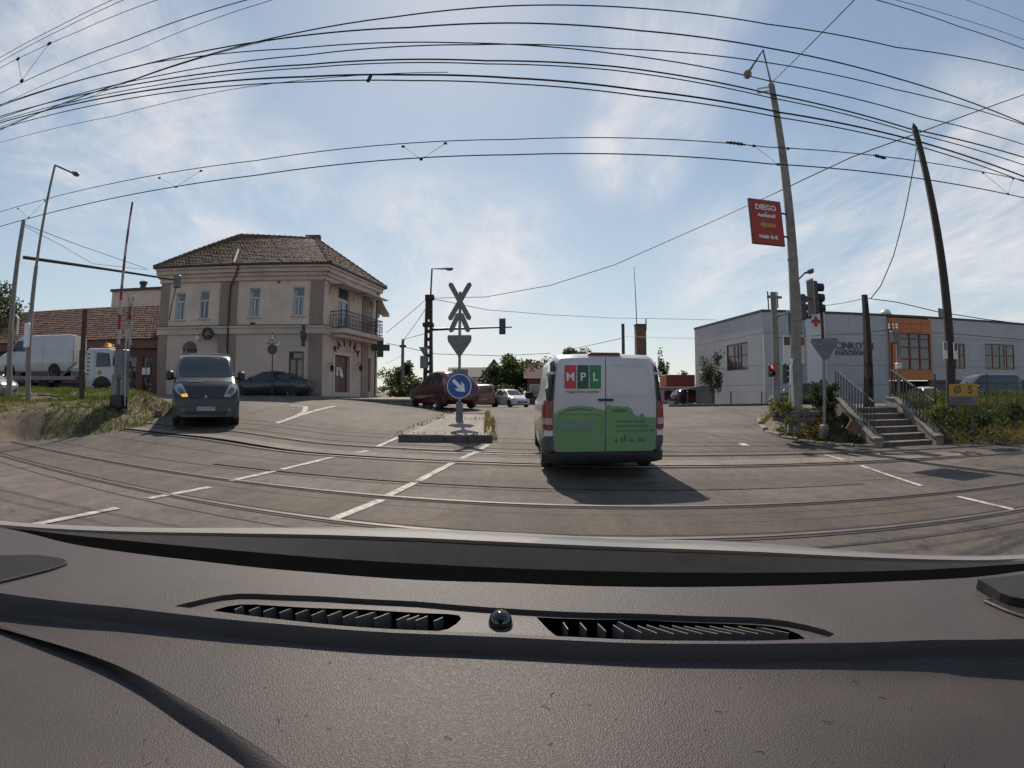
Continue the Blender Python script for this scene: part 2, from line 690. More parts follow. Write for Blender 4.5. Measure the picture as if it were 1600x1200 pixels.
# ------------------------------------------------------------------ ground, road, crossing
def sheet(name, x0, x1, y0, y1, step, dz, m, kind='structure', fn=None):
    nx, ny = max(2, int((x1 - x0) / step) + 1), max(2, int((y1 - y0) / step) + 1)
    xs, ys = np.linspace(x0, x1, nx), np.linspace(y0, y1, ny)
    X, Y = np.meshgrid(xs, ys)
    Z = gz(X, Y) + dz
    if fn is not None:
        Z = Z + fn(X, Y)
    mb = MB()
    mb.grid([[(X[i, j], Y[i, j], Z[i, j]) for j in range(nx)] for i in range(ny)])
    return mb.build(name, m, smooth=True, kind=kind)


mb = MB()
ring_r = [90, 140, 220, 400, 800, 2000]
mb.grid([[(r * math.cos(2 * math.pi * k / 48), 12 + r * math.sin(2 * math.pi * k / 48), -0.05 - 0.004 * min(r, 300)) for k in range(49)] for r in [0.01] + ring_r])
far = mb.build('ground', M['soil'], smooth=True, kind='structure')
far.location.z = -0.35
sheet('terrain', -62, 62, -8, 85, 0.75, -0.012, M['soil'])
sheet('road', -30, 32, -6, 62, 0.3, 0.0, M['asphalt'])

SLOPE = -0.19


def track_line(y0, dz, w, x0=-26, x1=26, h=0.0, mbx=None):
    """strip along the tracks, crossing the road axis at depth y0"""
    mbx = mbx or MB()
    n = 105
    rows = [[], []] if h == 0 else [[], [], [], []]
    for i in range(n):
        x = x0 + (x1 - x0) * i / (n - 1)
        y = y0 + SLOPE * x
        z = float(gz(x, y)) + dz
        if h == 0:
            rows[0].append((x, y - w / 2, z))
            rows[1].append((x, y + w / 2, z))
        else:
            rows[0].append((x, y - w / 2, z - h))
            rows[1].append((x, y - w / 2, z))
            rows[2].append((x, y + w / 2, z))
            rows[3].append((x, y + w / 2, z - h))
    mbx.grid(rows)
    return mbx


RAILS = (4.76, 6.17, 9.2, 10.64)
for k, y0 in enumerate(RAILS):
    t = thing('rail', ['nearest steel rail set in the asphalt just beyond the bonnet', 'second steel rail, running under the shadow of the white delivery van',
                       'third steel rail, directly behind the white delivery van rear bumper', 'farthest steel rail, just in front of the traffic island'][k], 'rail', (0, y0, 0), group='rails of the level crossing')
    track_line(y0, 0.016, 0.07, h=0.03).build('rail_head', M['rail'], t, off=(0, y0, 0))
    s = 1 if k % 2 == 0 else -1
    track_line(y0 + s * 0.082, 0.006, 0.09).build('flangeway', M['gap'], t, off=(0, y0, 0))
    track_line(y0 - s * 0.07, 0.007, 0.06).build('edge_seam', M['seam'], t, off=(0, y0, 0))

for y0, w, mk, x0, x1, nm in ((9.92, 1.15, 'asphalt_light', -12, 10, 'pale worn infill between the two far rails'), (5.46, 1.12, 'asphalt_dark', -12, 12, 'dark infill between the two near rails'), (7.7, 1.0, 'asphalt_dark', -5.5, 5.2, 'dark asphalt strip between the tracks')):
    o = track_line(y0, .0035, w, x0, x1).build('road_infill', M[mk], kind='structure')
track_line(9.92, .005, 2.9, -26, -12.4).build('track_bed', M['ballast'], kind='structure')
track_line(9.92, .005, 2.9, 11.2, 26).build('track_bed', M['ballast'], kind='structure')
sm = thing('crossing_seams', 'dark tar joints between the slabs of the level crossing', 'road joint')
sm['kind'] = 'structure'
for y0, w, x0, x1 in ((5.72, .025, -5, 9), (7.05, .03, -14, 1), (7.5, .02, 3.5, 14), (8.3, .02, -14, -3), (11.15, .05, -9, 9), (11.95, .04, -14, 12), (5.35, .02, 2, 10), (4.3, .03, -10, 12)):
    track_line(y0, 0.005, w, x0, x1).build('joint', M['seam'], sm)
track_line(12.6, 0.006, .09, -14, 9).build('concrete_strip', M['kerb'], sm)


def ground_strip(pts, w, m, name, parent=None, dz=0.010, off=None, n_sub=8):
    P = [Vector(p) for p in pts]
    Q = []
    for a, b in zip(P[:-1], P[1:]):
        for i in range(n_sub):
            Q.append(a.lerp(b, i / n_sub))
    Q.append(P[-1])
    A, B = [], []
    for i, p in enumerate(Q):
        d = (Q[min(i + 1, len(Q) - 1)] - Q[max(i - 1, 0)])
        d.z = 0
        d.normalize()
        s = Vector((-d.y, d.x, 0)) * (w / 2)
        j = 1 + 0.10 * math.sin(i * 2.3 + p.x * 5)
        for q, L_ in ((p + s * j, A), (p - s * j, B)):
            L_.append((q.x, q.y, float(gz(q.x, q.y)) + dz))
    return MB().grid([B, A]).build(name, m, parent, off=off)


DASH = [[(50, 822), (183, 795)], [(232, 780), (327, 762)], [(361, 752), (520, 715)], [(545, 710), (575, 705)], [(588, 699), (622, 684)],
        [(515, 815), (597, 782)], [(605, 776), (707, 724)], [(716, 719), (746, 706)], [(750, 703), (764, 695)],
        [(1345, 728), (1440, 760)], [(1497, 777), (1582, 797)], [(1288, 711), (1332, 723)], [(1158, 693), (1166, 697)]]
WH = ['white dash of the line under the left corner of the bonnet', 'white dash running up to the second rail on the oncoming side', 'longest white dash between the rails, pointing to the island',
      'short white dash between the two far rails', 'white dash running up to the corner of the island kerb', 'white dash nearest the bonnet in front of the island', 'white dash between the second and third rail left of the van',
      'short white dash just short of the third rail', 'stub of white line at the right corner of the island kerb', 'white edge line dash between the rails near the steps',
      'white edge line dash close to the right picture edge', 'short white edge line dash below the kerb near the steps', 'small white paint fleck on the road right of the van']
for seg, lab in zip(DASH, WH):
    pts = [atg(*p) for p in seg]
    o = ground_strip(pts, (0.13 if seg[0][0] < 1200 else .09) if seg[0][0] != 1158 else .2, M['paint'], 'lane_marking')
    tag(o, lab, 'road marking', 'white lane dashes')
for seg, w, lab in (([(432, 662), (466, 650), (500, 640), (524, 635)], .18, 'long white turning line beyond the crossing'), ([(462, 652), (476, 643), (478, 636), (455, 634)], .18, 'curved white line bending left beyond the dark van'),
                    ([(700, 652), (720, 641), (728, 637)], .14, 'white line leading away behind the blue arrow sign'), ([(676, 641), (690, 636)], .12, 'faint white dash under the red hatchback'),
                    ([(660, 707), (752, 709), (846, 712)], .07, 'bright concrete seam between island and van')):
    o = ground_strip([atg(*p) for p in seg], w, M['paint'], 'lane_marking', dz=.011)
    tag(o, lab, 'road marking', 'white lines')
# traffic island
I = [atg(*p) for p in ((622, 690), (768, 692))]
ISX0, ISX1, ISY0, ISY1 = I[0].x, I[1].x, I[0].y, I[0].y + 5.2
isl = thing('traffic_island', 'raised concrete traffic island with dark worn kerb in the road', 'traffic island', ((ISX0 + ISX1) / 2, ISY0, float(gz(-1.6, ISY0))))
ib = isl.location
IH = 0.17
zi = lambda x, y: float(gz(x, y))


def island_half(t):      # taper to the rear
    return ISX0 + (0.55 + 0.0) * t, ISX1 - 0.25 * t


P = []
for i in range(9):
    t = i / 8
    a, b = island_half(t)
    y = ISY0 + .1 + (ISY1 - ISY0 - .2) * t
    P.append([(a + .12 + (b - a - .24) * j / 4, y, zi(-1.7, y) + IH - .015) for j in range(5)])
MB().grid(P).build('island_top', M['concrete'], isl, off=ib)
rr = random.Random(3)
kerbs = []
n = 4
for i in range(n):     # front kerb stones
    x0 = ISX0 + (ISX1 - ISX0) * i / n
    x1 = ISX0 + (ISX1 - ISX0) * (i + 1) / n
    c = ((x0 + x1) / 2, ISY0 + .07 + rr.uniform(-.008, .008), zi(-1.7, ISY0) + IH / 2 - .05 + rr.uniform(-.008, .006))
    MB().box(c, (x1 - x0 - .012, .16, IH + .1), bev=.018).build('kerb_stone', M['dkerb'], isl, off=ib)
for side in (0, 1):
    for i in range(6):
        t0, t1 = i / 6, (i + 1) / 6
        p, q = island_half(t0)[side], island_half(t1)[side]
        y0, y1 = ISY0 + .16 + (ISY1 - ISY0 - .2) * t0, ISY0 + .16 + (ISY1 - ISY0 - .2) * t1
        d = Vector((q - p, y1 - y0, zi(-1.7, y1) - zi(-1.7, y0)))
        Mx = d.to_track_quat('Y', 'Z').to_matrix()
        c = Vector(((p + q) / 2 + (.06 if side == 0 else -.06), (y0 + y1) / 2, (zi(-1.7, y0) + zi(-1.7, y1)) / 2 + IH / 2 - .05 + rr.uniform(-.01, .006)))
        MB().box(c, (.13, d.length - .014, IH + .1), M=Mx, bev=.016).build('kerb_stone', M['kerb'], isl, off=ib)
a, b = island_half(1)
MB().box(((a + b) / 2, ISY1 + .05, zi(-1.7, ISY1) + IH / 2 - .05), (b - a, .14, IH + .1), bev=.02).build('kerb_stone', M['kerb'], isl, off=ib)


# ------------------------------------------------------------------ facades
class Fac:
    """vertical wall plane from P0 to P1 (ground plan), outward normal on the camera's side"""
    def __init__(s, P0, P1):
        s.p = Vector((P0[0], P0[1], 0))
        q = Vector((P1[0], P1[1], 0))
        s.d = (q - s.p).normalized()
        s.L = (q - s.p).length
        s.n = Vector((s.d.y, -s.d.x, 0))
        if s.n.dot(-s.p) < 0:
            s.n = -s.n
        s.M = Matrix((s.d, -s.n, Vector((0, 0, 1)))).transposed()     # local (u, inward, z) -> world

    def uv(s, px, py):
        r = ray(px, py)
        t = (s.p - Vector((0, 0, CAM_H))).dot(s.n) / r.dot(s.n)
        q = Vector((0, 0, CAM_H)) + r * t
        return (q - s.p).dot(s.d), q.z

    def w(s, u, z, out=0.0):
        q = s.p + s.d * u + s.n * out
        return Vector((q.x, q.y, z))

    def box(s, mb, u0, u1, z0, z1, o0, o1, bev=0.0):
        c = s.w((u0 + u1) / 2, (z0 + z1) / 2, (o0 + o1) / 2)
        return mb.box(c, (abs(u1 - u0), abs(o1 - o0), abs(z1 - z0)), M=s.M, bev=bev)

    def rect(s, a, b):
        (u0, z0), (u1, z1) = s.uv(*a), s.uv(*b)
        return min(u0, u1), max(u0, u1), min(z0, z1), max(z0, z1)

    def wall(s, mb, u0, u1, z0, z1, holes, reveal=0.2, out=0.0):
        us = sorted({u0, u1, *[h for q in holes for h in q[:2] if u0 < h < u1]})
        zs = sorted({z0, z1, *[h for q in holes for h in q[2:4] if z0 < h < z1]})
        for ua, ub in zip(us[:-1], us[1:]):
            for za, zb in zip(zs[:-1], zs[1:]):
                um, zm = (ua + ub) / 2, (za + zb) / 2
                if any(q[0] < um < q[1] and q[2] < zm < q[3] for q in holes):
                    continue
                mb.add([s.w(ua, za, out), s.w(ub, za, out), s.w(ub, zb, out), s.w(ua, zb, out)], [(0, 1, 2, 3)])
        for q in holes:
            a, b, c, d = max(q[0], u0), min(q[1], u1), max(q[2], z0), min(q[3], z1)
            if a >= b or c >= d:
                continue
            for e in (((a, c), (b, c)), ((b, c), (b, d)), ((b, d), (a, d)), ((a, d), (a, c))):
                (ea, ec), (fa, fc) = e
                mb.add([s.w(ea, ec, out), s.w(fa, fc, out), s.w(fa, fc, out - reveal), s.w(ea, ec, out - reveal)], [(0, 1, 2, 3)])
        return mb


M['plaster'] = mat('pinkish_plaster', (.68, .55, .445), .9, var=.10, scale=1.5, bump=.25, bscale=90, stain=.14)
M['plaster2'] = mat('plaster_lower', (.61, .475, .39), .9, var=.08, scale=1.5, bump=.25, bscale=90, stain=.18)
M['pebble'] = mat('brown_pebbledash', (.30, .228, .182), .95, var=.4, scale=22, bump=.9, bscale=60)
M['cornice'] = mat('cornice_plaster', (.60, .47, .385), .9, var=.08, scale=2, stain=.2)
M['tile'] = mat('roof_tile', (.155, .112, .080), .9, var=.2, scale=3, island=.28, bump=.3, spec=.2)
M['tile_red'] = mat('roof_tile_red', (.15, .09, .066), .9, var=.25, scale=2, island=.3, bump=.3, spec=.2)
M['frame_w'] = mat('window_frame_white', (.60, .60, .60), .45, var=.05)
M['frame_b'] = mat('brown_frame', (.12, .055, .045), .5, var=.15)
M['pane'] = mat('window_pane', (.05, .062, .078), .05, var=.25, scale=1.2, spec=.9)
M['curtain'] = mat('curtain', (.40, .41, .42), .8, var=.2, scale=8)
M['door'] = mat('brown_door', (.14, .075, .06), .55, var=.2, scale=4)
M['maroon'] = mat('maroon_fascia', (.15, .062, .05), .7, var=.15, scale=2)
M['grey_clad'] = mat('grey_cladding', (.44, .42, .415), .6, bump=.05, var=.05, scale=.8, stain=.14)
M['grey_clad2'] = mat('light_cladding', (.62, .60, .59), .6, var=.05, scale=.8)
M['dark_base'] = mat('dark_base_render', (.085, .085, .09), .7, var=.15)
M['orange'] = mat('orange_cladding', (.50, .16, .048), .55, var=.08, scale=1)
M['wood_red'] = mat('red_window_frame', (.20, .055, .035), .5, var=.15)
M['iron'] = mat('wrought_iron', (.03, .03, .033), .5, .4, var=.2)
M['green'] = mat('pharmacy_green', (.028, .062, .045), .5, var=.15)


def window(fac, parent, off, rc, m_frame, cols=2, rows=((0, .68), (.68, 1)), depth=.14, bar=.055, sill=True, m_pane=None, curtains=False, open_top=True):
    u0, u1, z0, z1 = rc
    f = MB()
    for a, b, c, d in ((u0, u1, z0, z0 + bar), (u0, u1, z1 - bar, z1), (u0, u0 + bar, z0 + bar, z1 - bar), (u1 - bar, u1, z0 + bar, z1 - bar)):
        fac.box(f, a, b, c, d, -depth, -depth + .06)
    iu0, iu1, iz0, iz1 = u0 + bar, u1 - bar, z0 + bar, z1 - bar
    H, W = iz1 - iz0, iu1 - iu0
    for (r0, r1) in rows[:-1]:
        fac.box(f, iu0, iu1, iz0 + H * r1 - bar * .6, iz0 + H * r1 + bar * .6, -depth, -depth + .065)
    for ri, (r0, r1) in enumerate(rows):
        if ri == len(rows) - 1 and len(rows) > 1 and open_top:
            continue
        for k in range(1, cols):
            uc = iu0 + W * k / cols
            fac.box(f, uc - bar * .6, uc + bar * .6, iz0 + H * r0 + bar * .6, iz0 + H * r1 - bar * .6, -depth, -depth + .058)
    w = f.build('window', m_frame, parent, off=off)
    for ri, (r0, r1) in enumerate(rows):
        cc = 1 if (ri == len(rows) - 1 and len(rows) > 1 and open_top) else cols
        for k in range(cc):
            p = MB()
            fac.box(p, iu0 + W * k / cc - .01, iu0 + W * (k + 1) / cc + .01, iz0 + H * r0 - .01, iz0 + H * r1 + .01, -depth - .012, -depth + .012)
            p.build('pane', m_pane or M['pane'], w, off=off)
    if curtains:
        c = MB()
        fac.box(c, iu0, iu0 + W * .28, iz0, iz0 + H * .9, -depth + .013, -depth + .016)
        fac.box(c, iu1 - W * .2, iu1, iz0, iz0 + H * .66, -depth + .013, -depth + .016)
        c.build('curtain', M['curtain'], w, off=off)
    if sill:
        q = MB()
        fac.box(q, u0 - .1, u1 + .1, z0 - .07, z0, -.1, .09)
        q.build('sill', M['cornice'], w, off=off)
    return w


def tile_slope(mb, a, b, c, d, tw=.21, th=.27, seed=1):
    """tiles on the slope whose eave runs a-b and whose top runs d-c"""
    r = random.Random(seed)
    a, b, c, d = map(Vector, (a, b, c, d))
    up_len = (((c + d) / 2) - ((a + b) / 2)).length
    n = int(up_len / th)
    for i in range(n):
        t0, t1 = i / n, (i + 1.25) / n
        p0, q0 = a.lerp(d, t0), b.lerp(c, t0)
        p1, q1 = a.lerp(d, min(t1, 1)), b.lerp(c, min(t1, 1))
        L0 = (q0 - p0).length
        m = int(L0 / tw)
        if m < 1:
            continue
        ax = (q0 - p0).normalized()
        upv = ((p1 + q1) / 2 - (p0 + q0) / 2)
        nrm = ax.cross(upv).normalized()
        if nrm.z < 0:
            nrm = -nrm
        for j in range(m):
            s0 = L0 * (j + (.5 if i % 2 else 0)) / m
            s1 = s0 + L0 / m * .94
            if s1 > L0 + .05:
                continue
            e = p0 + ax * s0
            f = p0 + ax * s1
            up = upv + (p1 - p0 - upv) * 0
            h0, h1 = .055 + r.uniform(-.012, .014), .012
            dx = r.uniform(-.012, .012)
            e = e + ax * dx
            f = f + ax * dx
            pts = [e + nrm * (h0 - .03), f + nrm * (h0 - .03), f + up + nrm * (h1 - .02), e + up + nrm * (h1 - .02),
                   e + nrm * h0, f + nrm * h0, f + up + nrm * h1, e + up + nrm * h1]
            mid0 = (e + f) / 2 + nrm * (h0 + .016)
            mid1 = (e + f) / 2 + up + nrm * (h1 + .012)
            pts += [mid0, mid1]
            mb.add(pts, [(4, 8, 9, 7), (8, 5, 6, 9), (0, 1, 5, 8, 4), (1, 2, 6, 5), (3, 0, 4, 7)])


# ------------------------------------------------------------------ pharmacy on the corner
EZ = 8.28
E0, E1 = atz(240, 418, EZ), atz(516, 410, EZ)
E2 = atz(604, 450, EZ)
E3 = atz(616, 481, EZ)
BASE = 1.05
dA = Vector((E1.x - E0.x, E1.y - E0.y, 0)).normalized()
dB = Vector((E2.x - E1.x, E2.y - E1.y, 0)).normalized()
nA = Vector((-dA.y, dA.x, 0))
nB = Vector((-dB.y, dB.x, 0))
OV = 0.5


def isect(p, d, q, e):
    k = ((q.x - p.x) * e.y - (q.y - p.y) * e.x) / (d.x * e.y - d.y * e.x)
    return p + d * k


W1 = isect(E1 + nA * OV, dA, E1 + nB * OV, dB)
W0 = E0 + nA * OV + dA * .45
W2 = E2 + nB * OV - dB * .5
W3 = W2 + nB * .7
dC = Vector((E3.x - E2.x, E3.y - E2.y, 0)).normalized()
W4 = W3 + dC * 8.0
FA, FB, FC = Fac(W0, W1), Fac(W1, W2), Fac(W3, W4)
ph = thing('corner_building', 'two storey pinkish plaster corner pharmacy with brown tiled hip roof', 'building', (W1.x, W1.y, BASE))
po = tuple(ph.location)
zbelt = FA.uv(400, 513)[1]
# openings
upA = [FA.rect((273, 500), (291, 457)), FA.rect((311, 498), (328, 455)), FA.rect((388, 495), (408, 450)), FA.rect((456, 493), (477, 448))]
shopA = FA.rect((451, 592), (475, 549))
archA = FA.rect((284, 612), (308, 545))
upB = FB.rect((527, 517), (548, 452))
dnB = FB.rect((522, 613), (546, 557))
wB = [FB.rect((577, 511), (583, 470))]
topA, topB = EZ - .25, EZ - .25
mbw = MB()
FA.wall(mbw, 0, FA.L, zbelt, topA, upA)
FB.wall(mbw, 0, FB.L, zbelt, topB, [upB] + wB)
upC = [(1.4, 2.4, zbelt + 1.0, zbelt + 2.7), (4.4, 5.4, zbelt + 1.0, zbelt + 2.7)]
FC.wall(mbw, 0, FC.L, zbelt, topB - .3, upC)
mbw.build('upper_wall', M['plaster'], ph, off=po)
mbw = MB()
FA.wall(mbw, 0, FA.L, BASE - .4, zbelt, [shopA, archA], reveal=.3)
FB.wall(mbw, 0, FB.L, BASE - .4, zbelt, [dnB, FB.rect((574, 612), (580, 560))], reveal=.3)
dnC = [(2.4, 3.3, BASE + .2, BASE + 2.8)]
FC.wall(mbw, 0, FC.L, BASE - .4, zbelt, dnC)
back = [W4, W4 + nA * 2 - dA * 10, W0 + nA * 10, W0]
for a, b in zip(back[:-1], back[1:]):
    mbw.add([(a.x, a.y, BASE - .4), (b.x, b.y, BASE - .4), (b.x, b.y, EZ), (a.x, a.y, EZ)], [(0, 1, 2, 3)])
mbw.add([(W2.x, W2.y, BASE - .4), (W3.x, W3.y, BASE - .4), (W3.x, W3.y, EZ), (W2.x, W2.y, EZ)], [(0, 1, 2, 3)])
mbw.build('lower_wall', M['plaster2'], ph, off=po)
for i, rc in enumerate(upA):
    window(FA, ph, po, rc, M['frame_w'], curtains=i != 1)
for rc in wB:
    window(FB, ph, po, rc, M['frame_w'])
for rc in upC:
    window(FC, ph, po, rc, M['frame_w'])
for rc in dnC:
    window(FC, ph, po, rc, M['frame_b'], sill=False)
window(FB, ph, po, FB.rect((574, 612), (580, 560)), M['frame_b'], cols=1, rows=((0, .75), (.75, 1)), sill=False, bar=.09, depth=.2)
window(FA, ph, po, shopA, M['frame_b'], cols=2, rows=((0, .75), (.75, 1)), sill=False, bar=.08, depth=.12)
w = window(FB, ph, po, upB, M['frame_w'], cols=2, rows=((0, .7), (.7, 1)), sill=False, bar=.10, depth=.15)
# entrance door with notices
u0, u1, z0, z1 = dnB
mb = MB()
FB.box(mb, u0, u1, z0 - .5, z1, -.22, -.16)
dr = mb.build('door', M['door'], ph, off=po)
for k in range(2):
    mb = MB()
    FB.box(mb, u0 + .06 + k * (u1 - u0) / 2, u0 + (k + 1) * (u1 - u0) / 2 - .06, z0 + .15, z1 - .12, -.16, -.145)
    lf = mb.build('door_leaf', M['frame_b'], dr, off=po)
for a, b in ((.34, .62), (.52, .62), (.33, .5), (.55, .5), (.66, .46), (.6, .57)):
    uu, zz_ = u0 + (u1 - u0) * a, z0 + (z1 - z0) * b
    mb = MB()
    FB.box(mb, uu - .09, uu + .09, zz_ - .12, zz_ + .12, -.145, -.135)
    mb.build('notice', M['white'], dr, off=po)
mb = MB()
fu0, fu1, fz0, fz1 = dnB
FB.box(mb, fu0 - .16, fu0, fz0 - .4, fz1 + .16, 0, .05)
FB.box(mb, fu1, fu1 + .16, fz0 - .4, fz1 + .16, 0, .05)
FB.box(mb, fu0, fu1, fz1, fz1 + .16, 0, .05)
mb.build('door_surround', M['plaster'], ph, off=po)
# arched passage on the front
u0, u1, z0, z1 = archA
mb = MB()
FA.box(mb, u0, u1, z0 - .4, z1, -.30, -.22)
mb.build('passage_door', M['door'], ph, off=po)
mb = MB()
n_ = 14
cu, rad = (u0 + u1) / 2, (u1 - u0) / 2
arc = [(cu + rad * math.cos(math.pi * k / n_), z1 + .9 * rad * math.sin(math.pi * k / n_)) for k in range(n_ + 1)]
poly = [FA.w(u, z, .012) for u, z in arc]
mb.add(poly, [tuple(range(len(poly)))])
mb.build('arch_fanlight', M['door'], ph, off=po)
# pilasters, cornices, belt
for f, a, b in ((FA, 0.0, .55), (FA, FA.uv(344, 470)[0], FA.uv(371, 470)[0]), (FA, FA.L - .75, FA.L + .02), (FB, FB.uv(566, 480)[0], FB.uv(576, 480)[0])):
    for z0, z1 in ((BASE - .4, zbelt - .32), (zbelt + .17, FA.uv(430, 438)[1])):
        mb = MB()
        f.box(mb, a, b, z0, z1, -.02, .07)
        mb.build('pilaster', M['pebble'], ph, off=po)
for f in (FA, FB, FC):
    L0, L1 = (-.1, f.L + .1)
    mb = MB()
    f.box(mb, L0, L1, zbelt - .30, zbelt + .02, -.05, .10)
    f.box(mb, L0, L1, zbelt + .02, zbelt + .14, -.05, .17)
    mb.build('belt_course', M['cornice'], ph, off=po)
    mb = MB()
    f.box(mb, L0, L1, zbelt + .142, zbelt + .18, -.05, .19)
    mb.build('belt_flashing', M['dsteel'], ph, off=po)
    mb = MB()
    zf = FA.uv(430, 438)[1]
    f.box(mb, L0, L1, zf, zf + .12, -.05, .12)
    f.box(mb, L0, L1, zf + .12, EZ - .62, -.05, .09)
    f.box(mb, L0 - .1, L1 + .1, EZ - .62, EZ - .42, -.05, .20)
    f.box(mb, L0 - .2, L1 + .2, EZ - .42, EZ - .2, -.05, .34)
    f.box(mb, L0 - .2, L1 + .2, EZ - .2, EZ - .06, -.05, .46)
    mb.build('cornice', M['cornice'], ph, off=po)
# roof
R0, R1 = at(375, 374, 28.0), at(494, 368, 30.2)
R1.z = R0.z = (R0.z + R1.z) / 2
E4 = E2 + nA * 6 - dA * 1
E5 = E0 + nA * 10.5
EB = E1 + nA * 11 + dA * 1.0
mb = MB()
for q in ((E0, E1, R1, R0), (E1, E2, R1), (E5, E0, R0), (E2, EB, R1), (EB, E5, R0, R1)):
    mb.add([p - Vector((0, 0, .02)) for p in q], [tuple(range(len(q)))])
mb.add([Vector((p.x, p.y, EZ - .07)) for p in (E0, E1, E2, EB, E5)], [(4, 3, 2, 1, 0)])
rf = mb.build('roof', M['tile'], ph, off=po)
mb = MB()
tile_slope(mb, E0, E1, R1, R0, seed=1)
tile_slope(mb, E1, E2, R1, R1, seed=2)
tile_slope(mb, E5, E0, R0, R0, seed=3)
o = mb.build('roof_tiles', M['tile'], rf, off=po)
o['kind'] = 'stuff'
for a, b in ((E0, R0), (R0, R1), (E1, R1), (E2, R1), (E5, R0)):
    mb = MB()
    k = int((b - a).length / .34)
    for i in range(k):
        p, q = a.lerp(b, i / k), a.lerp(b, (i + 1.15) / k)
        mb.tube([p + Vector((0, 0, .03)), q + Vector((0, 0, .01))], [.13, .10], 7)
    o = mb.build('ridge_tiles', M['tile'], rf, off=po)
    o['kind'] = 'stuff'
mb = MB()
mb.box(R1 + Vector((-.3, .25, .1)), (1.0, .5, .45), rz=.2)
mb.build('chimney', M['tile_red'], rf, off=po)
va, vb = FA.uv(352, 392), 0
p0 = E0.lerp(E1, .48)
r0_ = R0.lerp(R1, .05)
mb = MB()
mb.tube([p0 + Vector((0, 0, .07)), p0.lerp(r0_, .42) + Vector((0, 0, .08))], .07, 6)
mb.build('valley_flashing', M['cornice'], rf, off=po)
# wing roof along facade C
mb = MB()
c0, c1 = E2 + dB * .3 + nB * .75, E3 + dC * 1.5 + nB * .5
c0.z = c1.z = EZ - .35
mb.add([c0, c1, c1 + nB * 5 + Vector((0, 0, 2.4)), c0 + nB * 5 + Vector((0, 0, 2.4))], [(0, 1, 2, 3)])
mb.build('wing_roof', M['tile'], ph, off=po)
mb = MB()
mb.box((c0 + c1) / 2 + Vector((0, 0, -.10)) + nB * .3, (.62, (c1 - c0).length - .1, .14), M=Matrix((Vector((-dC.y, dC.x, 0)), dC, Vector((0, 0, 1)))).transposed())
mb.build('wing_soffit', M['cornice'], ph, off=po)
# gutters and downpipes
for a, b in ((E0, E1), (E1, E2)):
    mb = MB()
    mb.tube([a + Vector((0, 0, -.02)), b + Vector((0, 0, -.02))], .075, 6)
    mb.build('gutter', M['dsteel'], ph, off=po)
ud = FA.uv(358, 500)[0]
mb = MB()
mb.tube([FA.w(ud + .5, EZ - .1, .5), FA.w(ud + .35, EZ - .5, .3), FA.w(ud, zbelt + 2.3, .13), FA.w(ud, BASE, .13)], .055, 7)
mb.build('downpipe', M['rust'], ph, off=po)
ud = FB.uv(584, 500)[0]
mb = MB()
mb.tube([FB.w(ud, EZ - .3, .2), FB.w(ud, BASE, .14)], .05, 7)
mb.build('downpipe', M['rust'], ph, off=po)
# balcony
bu0, bu1 = FB.uv(512, 520)[0] + .1, FB.uv(576, 522)[0]
mb = MB()
FB.box(mb, bu0, bu1, zbelt - .22, zbelt + .03, .05, 1.05, bev=.04)
FB.box(mb, bu0 + .2, bu1 - .2, zbelt - .42, zbelt - .22, .05, .75, bev=.04)
bal = mb.build('balcony', M['cornice'], ph, off=po)
mb = MB()
zt = zbelt + 1.0
cor = [FB.w(bu0 + .05, 0, .05), FB.w(bu0 + .05, 0, 1.0), FB.w(bu1 - .05, 0, 1.0), FB.w(bu1 - .05, 0, .05)]
for h in (.12, .78, 1.0):
    mb.tube([Vector((p.x, p.y, zbelt + h)) for p in cor], .022 if h < 1 else .03, 6)
mb.build('railing_rails', M['iron'], bal, off=po)
for a, b in zip(cor[:-1], cor[1:]):
    k = max(2, int((b - a).length / .17))
    for i in range(k + 1):
        p = a.lerp(b, i / k)
        mb = MB()
        mb.tube([Vector((p.x, p.y, zbelt + .03)), Vector((p.x, p.y, zt))], .011, 5)
        if i < k:
            q = a.lerp(b, (i + .5) / k)
            mb.tube([Vector((q.x + .07 * (b - a).normalized().x * math.cos(t), q.y + .07 * (b - a).normalized().y * math.cos(t), zbelt + .45 + .2 * math.sin(t))) for t in np.linspace(0, 6.28, 11)], .009, 4)
        mb.build('baluster', M['iron'], bal, off=po)
# canopy over the balcony
au0, au1 = FB.uv(513, 440)[0], FB.uv(584, 455)[0]
za = EZ - 1.05
mb = MB()
mb.add([FB.w(au0, za + .12, .05), FB.w(au1, za + .12, .05), FB.w(au1, za - .02, 1.1), FB.w(au0, za - .02, 1.1), FB.w(au0, za + .16, .05), FB.w(au1, za + .16, .05), FB.w(au1, za + .02, 1.1), FB.w(au0, za + .02, 1.1)],
       [(0, 1, 2, 3), (7, 6, 5, 4), (3, 2, 6, 7), (0, 3, 7, 4), (1, 5, 6, 2)])
cn = mb.build('canopy', M['white_trim'], ph, off=po)
for uu in (au0 + .1, (au0 + au1) / 2, au1 - .1):
    mb = MB()
    mb.tube([FB.w(uu, za - .02, 1.05), FB.w(uu, za - .05, .1), FB.w(uu, za - .5, .1)], .02, 5)
    mb.build('bracket', M['iron'], cn, off=po)
